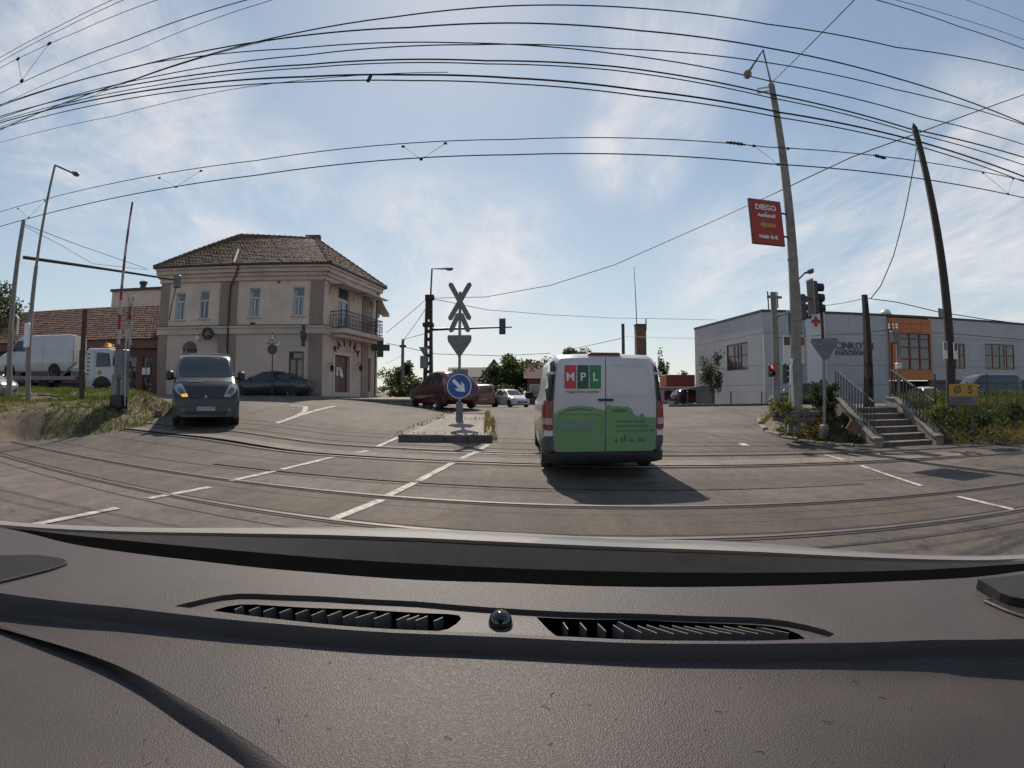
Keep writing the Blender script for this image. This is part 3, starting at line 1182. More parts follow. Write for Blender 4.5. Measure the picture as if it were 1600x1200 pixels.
# signs on the pharmacy
ucl, zcl = FA.uv(330, 523)
Mf = FA.M.to_4x4()
mb = MB()
Mr = FA.M @ Matrix.Rotation(math.pi / 2, 3, 'X')
mb.lathe([(.30, -.07), (.34, -.07), (.34, .07), (.30, .07), (.27, .03), (.0, .03)], 28, M=Mr, loc=FA.w(ucl, zcl, .55))
whl = mb.build('wheel_sign', M['black'], ph, off=po)
mb = MB()
for k in range(3):
    a = k * math.pi / 3 + .3
    mb.box(FA.w(ucl, zcl, .60), (.56, .03, .05), M=FA.M @ Matrix.Rotation(a, 3, 'Y'))
mb.lathe([(.11, 0), (.11, .05), (.0, .06)], 16, M=Mr, loc=FA.w(ucl, zcl, .58))
mb.build('spokes', M['signback'], whl, off=po)
mb = MB()
mb.tube([FA.w(ucl + .3, zcl, .05), FA.w(ucl + .3, zcl, .5)], .03, 6)
mb.build('bracket', M['iron'], whl, off=po)
ug, zg = FA.uv(311, 530)
mb = MB()
mb.lathe([(.001, -.14), (.08, -.11), (.13, -.03), (.13, .04), (.08, .12), (.03, .15), (.03, .2)], 14, loc=FA.w(ug, zg, .22))
gl = mb.build('globe_lamp', M['white'], ph, off=po)
mb = MB()
mb.tube([FA.w(ug, zg + .2, .22), FA.w(ug, zg + .25, .02)], .02, 5)
mb.build('bracket', M['iron'], gl, off=po)


def cross_sign(f, px, py, half, arm, m, out, edge=False):
    uc, zc = f.uv(px, py)
    pts = [(-arm, -half), (arm, -half), (arm, -arm), (half, -arm), (half, arm), (arm, arm), (arm, half), (-arm, half), (-arm, arm), (-half, arm), (-half, -arm), (-arm, -arm)]
    mb = MB()
    Mx = f.M if not edge else f.M @ Matrix.Rotation(math.pi / 2, 3, 'Z')
    mb.prism(pts, .14, M=Mx, loc=f.w(uc, zc, out))
    cs = mb.build('cross_sign', m, ph, off=po)
    mb = MB()
    mb.tube([f.w(uc, zc + .1, 0), f.w(uc, zc + .1, out)], .025, 5)
    mb.build('bracket', M['iron'], cs, off=po)


cross_sign(FA, 478, 527, .55, .19, M['green'], .75, edge=True)
uc, zc = FB.uv(585, 545)
camd = FA.M
pts = [(-.2, -.6), (.2, -.6), (.2, -.2), (.6, -.2), (.6, .2), (.2, .2), (.2, .6), (-.2, .6), (-.2, .2), (-.6, .2), (-.6, -.2), (-.2, -.2)]
mb = MB()
cp = FB.w(FB.uv(578, 545)[0], zc, .75)
mb.prism(pts, .14, M=FA.M, loc=cp)
cs = mb.build('cross_sign', M['green'], ph, off=po)
mb = MB()
mb.tube([cp + Vector((0, 0, .1)) - FB.n * .75, cp + Vector((0, 0, .1))], .025, 5)
mb.build('bracket', M['iron'], cs, off=po)
# arched lettering over the door
ua, ub_ = FB.uv(523, 548)[0], FB.uv(559, 548)[0]
zc = FB.uv(540, 553)[1]
rad = (ub_ - ua) / 2
M['letter'] = mat('dark_letters', (.09, .05, .042), .6)
word = 'PATIKA'
for i, ch in enumerate(word):
    ang = math.pi * (1 - (i + .5) / len(word))
    uu, zz_ = (ua + ub_) / 2 + rad * math.cos(ang), zc + .75 * rad * math.sin(ang) * .6
    rot = Matrix.Rotation((ang - math.pi / 2) * .7, 4, 'Z')
    base = Matrix((FB.d, Vector((0, 0, 1)), FB.n)).transposed().to_4x4()
    T = Matrix.Translation(FB.w(uu, zz_, .04) - Vector(po)) @ base @ rot
    text_mesh('letter', ch, .62, M['letter'], ph, T, .05)
uu, zz_ = (ua + ub_) / 2 - .1, zc + rad * .45 + .55
mb = MB()
mb.tube([FB.w(uu, zz_ - .35, .05), FB.w(uu, zz_ + .25, .05)], [.02, .05], 5)
mb.tube([FB.w(uu - .15, zz_ + .05, .05), FB.w(uu + .15, zz_ + .15, .05)], .03, 5)
mb.build('emblem', M['letter'], ph, off=po)
for px in (511.5, 557):
    uu, zz_ = FB.uv(px, 573)
    mb = MB()
    mb.tube([FB.w(uu, zz_ + .1, .02), FB.w(uu, zz_ + .25, .25), FB.w(uu, zz_ + .1, .3)], .02, 5)
    mb.lathe([(.03, .16), (.13, .05), (.1, -.15), (.03, -.22)], 8, loc=FB.w(uu, zz_ - .05, .3))
    mb.build('wall_lantern', M['iron'], ph, off=po)
for px, py, s in ((436, 441, .14), (395, 507, .26), (433, 537, .3)):
    uu, zz_ = FA.uv(px, py)
    mb = MB()
    FA.box(mb, uu - s / 2, uu + s / 2, zz_ - s * .4, zz_ + s * .4, 0, .05)
    mb.build('vent_cover', M['black'] if s < .3 else M['white'], ph, off=po)

# low wall along the forecourt in front of the pharmacy
a, b, c = at(372, 622, 22.5), at(520, 628, 22.8), at(646, 634, 22.2)
lw = thing('forecourt_wall', 'low grey concrete wall in front of the pharmacy forecourt', 'wall', (b.x, b.y, float(gz(b.x, b.y))))
pts = [a + (a - b) * .5, a, b, c]
tops = [616, 616, 617, 620]
prev = None
for i in range(3):
    p, q = pts[i], pts[i + 1]
    k = max(2, int((q - p).length / 1.6))
    for j in range(k):
        s0, s1 = p.lerp(q, j / k), p.lerp(q, (j + 1) / k)
        m_ = (s0 + s1) / 2
        d = s1 - s0
        zg_ = float(gz(m_.x, m_.y))
        tz = 1.02 + (0.0 if i < 2 else -.06)
        MB().box((m_.x, m_.y, (zg_ - .3 + tz) / 2), (d.length - .012, .32, tz - zg_ + .3), rz=math.atan2(d.y, d.x), bev=.015).build('wall_block', M['kerb'], lw, off=tuple(lw.location))
        MB().box((m_.x, m_.y, tz + .045), (d.length - .006, .40, .08), rz=math.atan2(d.y, d.x), bev=.012).build('coping_stone', M['concrete_pole'], lw, off=tuple(lw.location))
mb = MB()
P = []
for f in np.linspace(0, 1, 12):
    e = (a + (a - b) * 1.2).lerp(c, f)
    e = e + Vector((0, .1, 0))
    g = Vector((e.x * 1.0, e.y + 7, 0))
    P.append([(e.x, e.y, 1.04), (g.x, g.y, 1.05)])
MB().grid(P).build('pavement', M['concrete'], kind='structure')

# ------------------------------------------------------------------ low tiled building at the left
ext = W0 - dA * 20
L0 = W0 + nA * .8
L1 = ext + nA * .8
FL = Fac(L1, L0)
lb = thing('low_building', 'long low shop building with rows of red brown roof tiles left of the pharmacy', 'building', ((L0.x + L1.x) / 2, (L0.y + L1.y) / 2, BASE))
lo = tuple(lb.location)
ze = FL.uv(205, 545)[1]
mb = MB()
ops = [FL.rect((196, 612), (214, 556)), FL.rect((222, 612), (238, 556))]
FL.wall(mb, 0, FL.L, BASE - .4, ze, ops, reveal=.25)
mb.build('wall', M['maroon'], lb, off=lo)
for rc in ops:
    window(FL, lb, lo, rc, M['frame_b'], cols=2, rows=((0, .7), (.7, 1)), sill=False, bar=.07, depth=.15)
for k, px in enumerate((225, 232)):
    uu, zz_ = FL.uv(px, 580)
    mb = MB()
    FL.box(mb, uu - .13, uu + .13, zz_ - .2, zz_ + .2, .01, .03)
    mb.build('notice', M['white'], lb, off=lo)
mb = MB()
FL.box(mb, 0, FL.L, ze, ze + .55, -.3, .45)
mb.build('fascia', M['maroon'], lb, off=lo)
ea, eb = FL.w(0, ze + .5, .6), FL.w(FL.L, ze + .5, .6)
RZ = at(200, 479, FL.w(FL.L * .8, 0, -4).y).z
ra, rb = FL.w(0, RZ, -4.2), FL.w(FL.L, RZ, -4.2)
mb = MB()
mb.add([ea, eb, rb, ra, FL.w(0, ze + .5, -9), FL.w(FL.L, ze + .5, -9)], [(0, 1, 2, 3), (3, 2, 5, 4), (1, 5, 2), (0, 3, 4)])
rf = mb.build('roof', M['tile_red'], lb, off=lo)
mb = MB()
tile_slope(mb, ea, eb, rb, ra, tw=.24, th=.32, seed=9)
mb.build('roof_tiles', M['tile_red'], rf, off=lo, kind='stuff')
# flat block behind the low building
fb_ = thing('flat_block', 'flat roofed pale building showing above the tiled ridge', 'building', FL.w(FL.L * .72, BASE, -14))
uo = tuple(fb_.location)
p = at(200, 470, FL.w(FL.L * .75, 0, -14).y)
mb = MB()
c = FL.w(FL.L * .72, 0, -14)
mb.box((c.x, c.y, (p.z + BASE) / 2), (11, 6, p.z - BASE), M=FL.M)
mb.build('wall', M['plaster'], fb_, off=uo)
mb = MB()
mb.box((c.x, c.y, p.z + .08), (11.3, 6.3, .2), M=FL.M)
mb.build('parapet', M['dsteel'], fb_, off=uo)
for s_ in (-2.2, -.3, 1.8):
    mb = MB()
    mb.lathe([(.28, 0), (.28, .5), (.38, .55), (.38, .75), (.05, .85)], 10, loc=c + FL.d * s_ * 1.3 + FL.n * 2 + Vector((0, 0, p.z - c.z + .15)))
    mb.build('roof_vent', M['dsteel'], fb_, off=uo)

# ------------------------------------------------------------------ grey health centre
G0 = at(1191, 487, 33.0)
GZ = G0.z
G1 = atz(1600, 508, GZ)
G2 = atz(1085, 515, GZ)
dG = Vector((G1.x - G0.x, G1.y - G0.y, 0)).normalized()
G1 = G0 + dG * 34
FR, FS = Fac(G0, G1), Fac(G2, G0)
GB = -.25
hc = thing('health_centre', 'grey clad flat roofed health centre with orange bay and red cross', 'building', (G0.x, G0.y, GB))
go = tuple(hc.location)
z1 = FR.uv(1330, 523)[1]
z2 = FR.uv(1330, 571)[1]
z3 = FR.uv(1330, 601)[1]
z_under = FR.uv(1440, 594)[1]
uo0, uo1 = FR.uv(1388, 540)[0], FR.uv(1452, 540)[0]
rwin = [FR.rect((1480, 576), (1507, 537)), FR.rect((1540, 577), (1584, 539))]
swin = FS.rect((1136, 580), (1168, 534))
bands = [(GB, z3), (z3, z2), (z2, z1), (z1, GZ)]
for k, (za_, zb_) in enumerate(bands):
    for ua, ub_ in ((0, uo0), (uo1, FR.L)):
        if k == 0 and ua > 0:
            continue
        nn = 3 if ua == 0 else 4
        for j in range(nn):
            p, q = ua + (ub_ - ua) * j / nn, ua + (ub_ - ua) * (j + 1) / nn
            mb = MB()
            z_lo = za_ if not (ua > 0 and k == 1) else max(za_, z_under)
            FR.wall(mb, p + .006, q - .006, z_lo + .012, zb_ - .012, [r_ for r_ in rwin if r_[1] > p and r_[0] < q], reveal=.22)
            mb.build('cladding_panel', M['grey_clad'], hc, off=go)
    for j in range(3):
        p, q = FS.L * j / 3, FS.L * (j + 1) / 3
        mb = MB()
        if k == 0 and j == 0:
            continue
        FS.wall(mb, p + .006, q - .006, za_ + .012, zb_ - .012, [swin] if swin[1] > p and swin[0] < q else [], reveal=.22)
        mb.build('cladding_panel', M['grey_clad2'] if False else M['grey_clad'], hc, off=go)
mb = MB()       # dark core behind the panel joints
for f in (FR, FS):
    f.wall(mb, .05, f.L - .05, GB, GZ - .02, (rwin if f is FR else [swin]) + ([(uo0 + .02, uo1 - .02, GB, GZ)] if f is FR else []), reveal=.3, out=-.03)
mb.add([FR.w(0, GZ - .03, -.05), FR.w(FR.L, GZ - .03, -.05), FR.w(FR.L, GZ - .03, -14), FR.w(0, GZ - .03, -14)], [(0, 1, 2, 3)])
mb.build('core_wall', M['dark_base'], hc, off=go)
for f in (FR, FS):
    mb = MB()
    f.box(mb, -.05, f.L + .05, GZ, GZ + .16, -.3, .06)
    mb.build('roof_edge', M['dsteel'], hc, off=go)
for rc in rwin:
    window(FR, hc, go, rc, M['wood_red'], cols=4, rows=((0, .55), (.55, 1)), depth=.1, bar=.07, sill=False, open_top=False)
window(FS, hc, go, swin, M['wood_red'], cols=3, rows=((0, .55), (.55, 1)), depth=.1, bar=.09, sill=False, open_top=False)
# orange bay
ow = FR.rect((1404, 578), (1449, 523))
mb = MB()
FR.wall(mb, uo0, uo1, z_under, GZ - .15, [ow], reveal=.3, out=.35)
for u_ in (uo0, uo1):
    mb.add([FR.w(u_, z_under, .35), FR.w(u_, z_under, -.3), FR.w(u_, GZ - .15, -.3), FR.w(u_, GZ - .15, .35)], [(0, 1, 2, 3)])
mb.add([FR.w(uo0, z_under, .35), FR.w(uo1, z_under, .35), FR.w(uo1, z_under, -.3), FR.w(uo0, z_under, -.3)], [(0, 1, 2, 3)])
ob = mb.build('orange_bay', M['orange'], hc, off=go)
for k in range(1, 4):
    mb = MB()
    uu = uo0 + (uo1 - uo0) * k / 4
    FR.box(mb, uu - .015, uu + .015, ow[3] + .02, GZ - .16, .345, .352)
    mb.build('panel_joint', M['rust'], ob, off=go)
for zz_ in (ow[3] + .75,):
    mb = MB()
    FR.box(mb, uo0, uo1, zz_ - .015, zz_ + .015, .345, .353)
    mb.build('panel_joint', M['rust'], ob, off=go)
f = MB()
cols_, rows_ = 3, (0, .30, .62, .86, 1)
for k in range(cols_ + 1):
    uu = ow[0] + (ow[1] - ow[0]) * k / cols_
    FR.box(f, uu - .07, uu + .07, ow[2], ow[3], .16, .27)
for r_ in rows_:
    zz_ = ow[2] + (ow[3] - ow[2]) * r_
    FR.box(f, ow[0], ow[1], zz_ - .05, zz_ + .05, .15, .26)
wo = f.build('bay_window', M['wood_red'], hc, off=go)
for k in range(cols_):
    for a_, b_ in zip(rows_[:-1], rows_[1:]):
        p = MB()
        FR.box(p, ow[0] + (ow[1] - ow[0]) * k / cols_, ow[0] + (ow[1] - ow[0]) * (k + 1) / cols_, ow[2] + (ow[3] - ow[2]) * a_, ow[2] + (ow[3] - ow[2]) * b_, .17, .19)
        p.build('pane', M['pane'], wo, off=go)
# ground floor recess and pillars under the right half
mb = MB()
FR.box(mb, uo0, FR.L, GB, z_under, -3.2, -3.0)
mb.build('recess_wall', M['dark_base'], hc, off=go)
for k in range(7):
    uu = uo1 + .3 + k * 3.0
    mb = MB()
    FR.box(mb, uu - .2, uu + .2, GB, z_under, -.5, -.1)
    mb.build('pillar', M['grey_clad2'], hc, off=go)
    mb = MB()
    FR.box(mb, uu + .8, uu + 2.3, GB + .9, z_under - .4, -3.0, -2.94)
    mb.build('window_recessed', M['pane'], hc, off=go)
# raised panel with red cross
cu0, cu1 = FR.uv(1257, 520)[0], FR.uv(1287, 520)[0]
mb = MB()
FR.box(mb, cu0, cu1, z3, FR.uv(1272, 484)[1], .012, .30)
pn = mb.build('raised_panel', M['grey_clad2'], hc, off=go)
uc, zc = FR.uv(1272, 503)
mb = MB()
h_, a_ = .36, .125
pts = [(-a_, -h_), (a_, -h_), (a_, -a_), (h_, -a_), (h_, a_), (a_, a_), (a_, h_), (-a_, h_), (-a_, a_), (-h_, a_), (-h_, -a_), (-a_, -a_)]
mb.prism(pts, .06, M=FR.M, loc=FR.w(uc, zc, .34))
mb.build('red_cross', M['red'], pn, off=go)
bs = Matrix((FR.d, Vector((0, 0, 1)), FR.n)).transposed().to_4x4()
M['dletter'] = mat('grey_letters', (.06, .062, .07), .5)
for s_, py, sz in (('CINKOTAI', 540, .74), ('EGÉSZSÉGHÁZ', 551, .50)):
    ul, zz_ = FR.uv(1304, py)
    text_mesh('lettering', s_, sz, M['dletter'], hc, Matrix.Translation(FR.w(ul + .05, zz_, .05) - Vector(go)) @ bs, .06, align='LEFT')
uu, zz_ = FR.uv(1390, 491)
mb = MB()
mb.lathe([(.5, 0), (.48, .2), (.3, .42), (.001, .5)], 14, loc=FR.w(uu, GZ + .16, -.6))
mb.build('roof_dome', M['white_trim'], hc, off=go)


# ------------------------------------------------------------------ vehicles
def paint(name, col, metal=0.0, rough=.28, var=.05, stain=.12):
    return mat(name, col, rough, metal, var=var, scale=2.5, coat=.6, stain=stain)


M['p_white'] = paint('van_white', (.60, .60, .64))
M['p_white2'] = paint('car_white', (.52, .51, .50))
M['p_grey'] = paint('dark_grey_paint', (.026, .023, .022), .1)
M['p_red'] = paint('dark_red_paint', (.085, .012, .014), .2)
M['p_dark'] = paint('black_green_paint', (.022, .026, .026), .2)
M['p_navy'] = paint('slate_paint', (.045, .055, .065), .2)
M['p_orange'] = paint('rusty_orange_paint', (.22, .09, .04), .1)
M['p_silver'] = paint('silver_paint', (.30, .31, .32), .5)
M['trim'] = mat('grey_bumper', (.07, .068, .07), .6, var=.15, scale=10)
M['seam_l'] = mat('door_gap', (.01, .01, .01), .8, var=0)
M['seam_g'] = mat('pressed_line', (.40, .40, .44), .5, var=0)


class Body:
    def __init__(s, st, win=.14, step=.05):
        st = sorted(st)
        xs0 = [a[0] for a in st]
        n = max(8, int((xs0[-1] - xs0[0]) / step))
        s.xs = np.linspace(xs0[0], xs0[-1], n + 1)
        k = max(1, int(win / ((xs0[-1] - xs0[0]) / n)))
        s.f = []
        for c in range(1, 6):
            v = np.interp(s.xs, xs0, [a[c] for a in st])
            pad = np.concatenate([2 * v[0] - v[k:0:-1], v, 2 * v[-1] - v[-2:-k - 2:-1]])
            s.f.append(np.convolve(pad, np.ones(2 * k + 1) / (2 * k + 1), 'valid'))

    def half(s, i):
        zb, zl, zt, wb, wt = (f[i] for f in s.f)
        rr = min(.13, max(.015, (zt - zl) * .35))
        sh = (wt, zt - rr)
        return [(0, zb), (wb * .8, zb), (wb - .05, zb + .04), (wb - .012, zb + .16), (wb, zb + (zl - zb) * .55), (wb - .012, zl - .06), (wb - .04, zl),
                (wb - .04 + (sh[0] - wb + .04) * .5, zl + (sh[1] - zl) * .5), sh, (wt - .035, zt - rr * .45), (wt - .11, zt - rr * .1), (wt * .5, zt), (0, zt + .008)]

    def mesh(s):
        mb = MB()
        P = []
        for i, x in enumerate(s.xs):
            h = s.half(i)
            ring = [(x, y, z) for y, z in h] + [(x, -y, z) for y, z in h[-2:0:-1]]
            P.append(ring + [ring[0]])
        n = len(P[0]) - 1
        vs = [p for row in P for p in row[:-1]]
        fs = []
        for i in range(len(P) - 1):
            for j in range(n):
                k = (j + 1) % n
                fs.append((i * n + j, (i + 1) * n + j, (i + 1) * n + k, i * n + k))
        fs.append(tuple(range(n)))
        fs.append(tuple((len(P) - 1) * n + j for j in range(n - 1, -1, -1)))
        mb.add(vs, fs)
        s.mb = mb
        s.bvh = BVHTree.FromPolygons([Vector(v) for v in mb.v], mb.f)
        return mb


AX = {'front': ((1, 0, 0), 0), 'rear': ((-1, 0, 0), 0), 'left': ((0, 1, 0), 1), 'right': ((0, -1, 0), 1), 'top': ((0, 0, 1), 2)}


def patch(bvh, poly, side, m, parent, name, off=.006, res=.09, smooth=True):
    """panel of the given outline lying on the body; poly in (y, z), (x, z) or (x, y)"""
    n = len(poly)
    B = []
    for i in range(n):
        a, b = Vector(poly[i]), Vector(poly[(i + 1) % n])
        k = max(1, int((b - a).length / res))
        B += [a.lerp(b, j / k) for j in range(k)]
    nb = len(B)
    x0, x1 = min(p.x for p in B), max(p.x for p in B)
    y0, y1 = min(p.y for p in B), max(p.y for p in B)
    area = sum(B[i].x * B[(i + 1) % nb].y - B[(i + 1) % nb].x * B[i].y for i in range(nb))
    if area < 0:
        B = B[::-1]

    def inside(p):
        c = False
        for i in range(nb):
            a, b = B[i], B[(i + 1) % nb]
            if (a.y > p.y) != (b.y > p.y) and p.x < (b.x - a.x) * (p.y - a.y) / (b.y - a.y) + a.x:
                c = not c
        return c
    pts = list(B)
    gx, gy = max(1, int((x1 - x0) / res)), max(1, int((y1 - y0) / res))
    for i in range(1, gx):
        for j in range(1, gy):
            p = Vector((x0 + (x1 - x0) * i / gx, y0 + (y1 - y0) * j / gy))
            if inside(p) and min((p - q).length for q in B) > res * .35:
                pts.append(p)
    v, e, f, *_ = delaunay_2d_cdt(pts, [], [list(range(nb))], 1, 1e-5)
    d, ax = AX[side]
    d = Vector(d)
    out = []
    for p in v:
        if ax == 0:
            q = Vector((0, p.x, p.y))
        elif ax == 1:
            q = Vector((p.x, 0, p.y))
        else:
            q = Vector((p.x, p.y, 0))
        o = q + d * 20
        loc, nrm, _i, _d = bvh.ray_cast(o, -d)
        if loc is None:
            loc, nrm, _i, _d = bvh.find_nearest(q + d * 3)
        if nrm.dot(d) < 0:
            nrm = -nrm
        out.append(loc + d * off + nrm * off * .4)
    mb = MB()
    fs = []
    for t in f:
        a, b, c = (out[i] for i in t[:3])
        t = tuple(t)
        if (b - a).cross(c - a).dot(d) < 0:
            t = t[::-1]
        fs.append(t)
    mb.add(out, fs)
    return mb.build(name, m, parent, smooth=smooth, ang=60)


def line_poly(pts, w):
    """thin closed outline round an open polyline"""
    P = [Vector(p) for p in pts]
    L, Rr = [], []
    for i, p in enumerate(P):
        d = (P[min(i + 1, len(P) - 1)] - P[max(i - 1, 0)]).normalized()
        s = Vector((-d.y, d.x)) * w / 2
        L.append(tuple(p + s))
        Rr.append(tuple(p - s))
    return L + Rr[::-1]


_wheel_cache = {}


def wheel(parent, x, y, r, w=.2, side=1):
    key = (round(r, 3), w)
    if key not in _wheel_cache:
        a = MB()
        a.lathe([(r * .62, -w / 2), (r * .9, -w / 2), (r * .98, -w * .36), (r, -w * .2), (r, w * .2), (r * .98, w * .36), (r * .9, w / 2), (r * .62, w / 2), (r * .60, w * .3)], 28, cap=False)
        b = MB()
        a.lathe([(r * .60, w * .42), (r * .56, w * .20), (r * .2, w * .16), (.001, w * .2)], 24)
        b.lathe([(r * .63, w * .5), (r * .60, w * .46), (r * .56, w * .40)], 24, cap=False)
        for k in range(5):
            t = k * 2 * math.pi / 5
            b.box((math.cos(t) * r * .34, math.sin(t) * r * .34, w * .30), (r * .52, r * .12, w * .16), rz=t)
        b.lathe([(r * .14, w * .25), (r * .13, w * .40), (.001, w * .42)], 12)
        t_ = a.build('tyre', M['rubber'], smooth=True)
        r_ = b.build('rim', M['alloy'], smooth=True)
        _wheel_cache[key] = (t_.data, r_.data)
        bpy.data.objects.remove(t_)
        bpy.data.objects.remove(r_)
    t, rm = _wheel_cache[key]
    o = bpy.data.objects.new('wheel', t)
    COL.objects.link(o)
    o.parent = parent
    o.location = (x, y, r)
    o.rotation_euler = (-math.pi / 2 * side, 0, 0)
    q = bpy.data.objects.new('rim', rm)
    COL.objects.link(q)
    q.parent = o
    return o


def arc(cx, cz, r, a0=0, a1=math.pi, n=14):
    return [(cx + r * math.cos(a0 + (a1 - a0) * i / n), cz + r * math.sin(a0 + (a1 - a0) * i / n)) for i in range(n + 1)]


def mirror(parent, x, y, z, m, s=1):
    mb = MB()
    mb.box((x, y + s * .11, z), (.12, .20, .16), bev=.04)
    mb.tube([(x, y - s * .03, z - .06), (x, y + s * .06, z - .03)], .035, 6)
    o = mb.build('mirror', m, parent, smooth=True)
    mb = MB()
    mb.box((x - .062, y + s * .11, z), (.006, .16, .12))
    mb.build('mirror_glass', M['glass'], o)
    return o


def car(name, label, cat, loc, rz, st, pm, wr=.30, wx=(1.25, -1.22), wy=.74, side_w=(), front_w=None, rear_w=None, head=(), tail=(), seams=(), bumper=None, group=None, grille=None, mirrors=None, plate=None, handles=(), rails=None):
    t = thing(name, label, cat, loc, rz, group)
    b = Body(st)
    body = b.mesh().build('body', pm, t, smooth=True, ang=40)
    for w in side_w:
        for sd in ('left', 'right'):
            patch(b.bvh, w, sd, M['glass'], t, 'side_window')
    if front_w:
        patch(b.bvh, front_w, 'front', M['glass'], t, 'windscreen')
    if rear_w:
        patch(b.bvh, rear_w, 'rear', M['glass'], t, 'rear_window')
    for w in head:
        patch(b.bvh, w, 'front', M['lamp_clear'], t, 'headlight', res=.05)
        patch(b.bvh, [(-y, z) for y, z in w], 'front', M['lamp_clear'], t, 'headlight', res=.05)
    for w in tail:
        patch(b.bvh, w, 'rear', M['lamp_red'], t, 'tail_light', res=.05)
        patch(b.bvh, [(-y, z) for y, z in w], 'rear', M['lamp_red'], t, 'tail_light', res=.05)
    for q in seams:
        for sd in ('left', 'right'):
            patch(b.bvh, line_poly(q, .012), sd, M['seam_l'], body, 'door_gap', off=.003)
    for q in handles:
        for s in (1, -1):
            i = int(np.argmin(abs(b.xs - q[0])))
            mb = MB().box((q[0], s * (b.f[3][i] + .005), q[1]), (.18, .05, .03), bev=.01)
            mb.build('door_handle', pm, body)
    for x in wx:
        for s, sd in ((1, 'left'), (-1, 'right')):
            patch(b.bvh, arc(x, wr, wr + .055), sd, M['black'], t, 'wheel_arch', off=.004, res=.06)
            wheel(t, x, s * wy, wr, side=s)
    if bumper:
        for sd, poly in bumper:
            patch(b.bvh, poly, sd, M['trim'], t, 'bumper', off=.012)
    if grille:
        patch(b.bvh, grille, 'front', M['black'], t, 'grille', off=.007)
    if mirrors:
        for s in (1, -1):
            mirror(t, mirrors[0], s * mirrors[1], mirrors[2], pm if len(mirrors) < 4 else mirrors[3], s)
    if plate:
        for side, y, z in plate:
            patch(b.bvh, [(y - .26, z - .055), (y + .26, z - .055), (y + .26, z + .055), (y - .26, z + .055)], side, M['plate_blank'], t, 'number_plate', off=.02)
    t['_'] = 0
    del t['_']
    return t, b, body


HATCH = [(1.93, .30, .58, .63, .58, .42), (1.86, .22, .68, .72, .74, .58), (1.55, .18, .80, .85, .83, .70), (.98, .18, .88, .96, .845, .72), (.15, .18, .92, 1.43, .85, .62), (-.45, .18, .94, 1.50, .85, .61),
         (-1.25, .18, .97, 1.45, .84, .60), (-1.68, .20, .98, 1.16, .82, .62), (-1.86, .24, .90, 1.0, .79, .62), (-1.93, .36, .80, .88, .74, .58)]
HWIN = [[(.80, .95), (.12, 1.37), (-.18, 1.40), (-.18, .96)], [(-.24, .97), (-.24, 1.40), (-.9, 1.40), (-1.28, 1.22), (-1.28, 1.0)]]
HSEAM = [[(.72, .30), (.78, .70), (.74, .93)], [(-.21, .28), (-.21, .95)], [(-1.0, .55), (-1.05, .95)], [(.7, .27), (-.95, .27)]]


def hatch(name, label, pm, loc, rz, group=None, tall=1.0):
    st = [(x, zb, zl * (1 + (tall - 1) * .5), zt * tall if zt > 1 else zt, wb, wt) for x, zb, zl, zt, wb, wt in HATCH]
    return car(name, label, 'car', loc, rz, st, pm, side_w=[[(x, z * tall if z > 1 else z * (1 + (tall - 1) * .5)) for x, z in w] for w in HWIN],
               front_w=[(-.70, 1.0 * tall), (.70, 1.0 * tall), (.55, 1.38 * tall), (-.55, 1.38 * tall)], rear_w=[(-.62, 1.06), (.62, 1.06), (.5, 1.38 * tall), (-.5, 1.38 * tall)],
               head=[[(.42, .62), (.72, .66), (.76, .80), (.50, .76)]], tail=[[(.60, .72), (.80, .74), (.80, 1.05), (.66, 1.08)]], seams=HSEAM,
               grille=[(-.4, .38), (.4, .38), (.45, .52), (-.45, .52)], mirrors=(.72, .84, 1.0), plate=(('front', 0, .50), ('rear', 0, .62)), handles=((-.05, .83), (-.95, .84)),
               bumper=None, group=group)


def face(p, q):
    """heading angle from p towards q"""
    return math.atan2(q[1] - p[1], q[0] - p[0])


# red hatchback seen from its left rear
pc = at(693, 636, 21.3)
hd = math.atan2(math.sin(R(55)), -math.cos(R(55)))
red, rb_, _b = hatch('red_hatchback', 'dark red hatchback turning away behind the blue arrow sign', M['p_red'], (pc.x - .15, pc.y + .7, float(gz(pc.x, pc.y)) + .01), hd, tall=1.04)
# small white car coming the other way
wc = at(798, 635, 42.0)
hatch('white_car', 'small white car facing the crossing beyond the red hatchback', M['p_white2'], (wc.x, wc.y, float(gz(wc.x, wc.y))), R(-62))
# orange van further on
oc = at(756, 634, 44.0)
VAN0 = [(2.3, .35, .80, .9, .75, .6), (2.2, .25, .95, 1.02, .86, .7), (1.5, .22, 1.1, 1.2, .92, .78), (.75, .22, 1.15, 1.82, .93, .76), (.4, .22, 1.15, 1.92, .93, .78), (-2.1, .24, 1.15, 1.92, .93, .79), (-2.3, .34, 1.12, 1.80, .9, .76)]
car('orange_van', 'rusty orange van seen from behind between red hatchback and white car', 'van', (oc.x, oc.y, float(gz(oc.x, oc.y))), R(94), VAN0, M['p_orange'], wx=(1.4, -1.4), wy=.82,
    rear_w=[(-.68, 1.2), (.68, 1.2), (.62, 1.7), (-.62, 1.7)], tail=[[(.72, .7), (.88, .7), (.86, 1.1), (.74, 1.1)]], plate=(('rear', 0, .7),), side_w=[[(1.1, 1.2), (.7, 1.7), (.1, 1.75), (.1, 1.2)]])
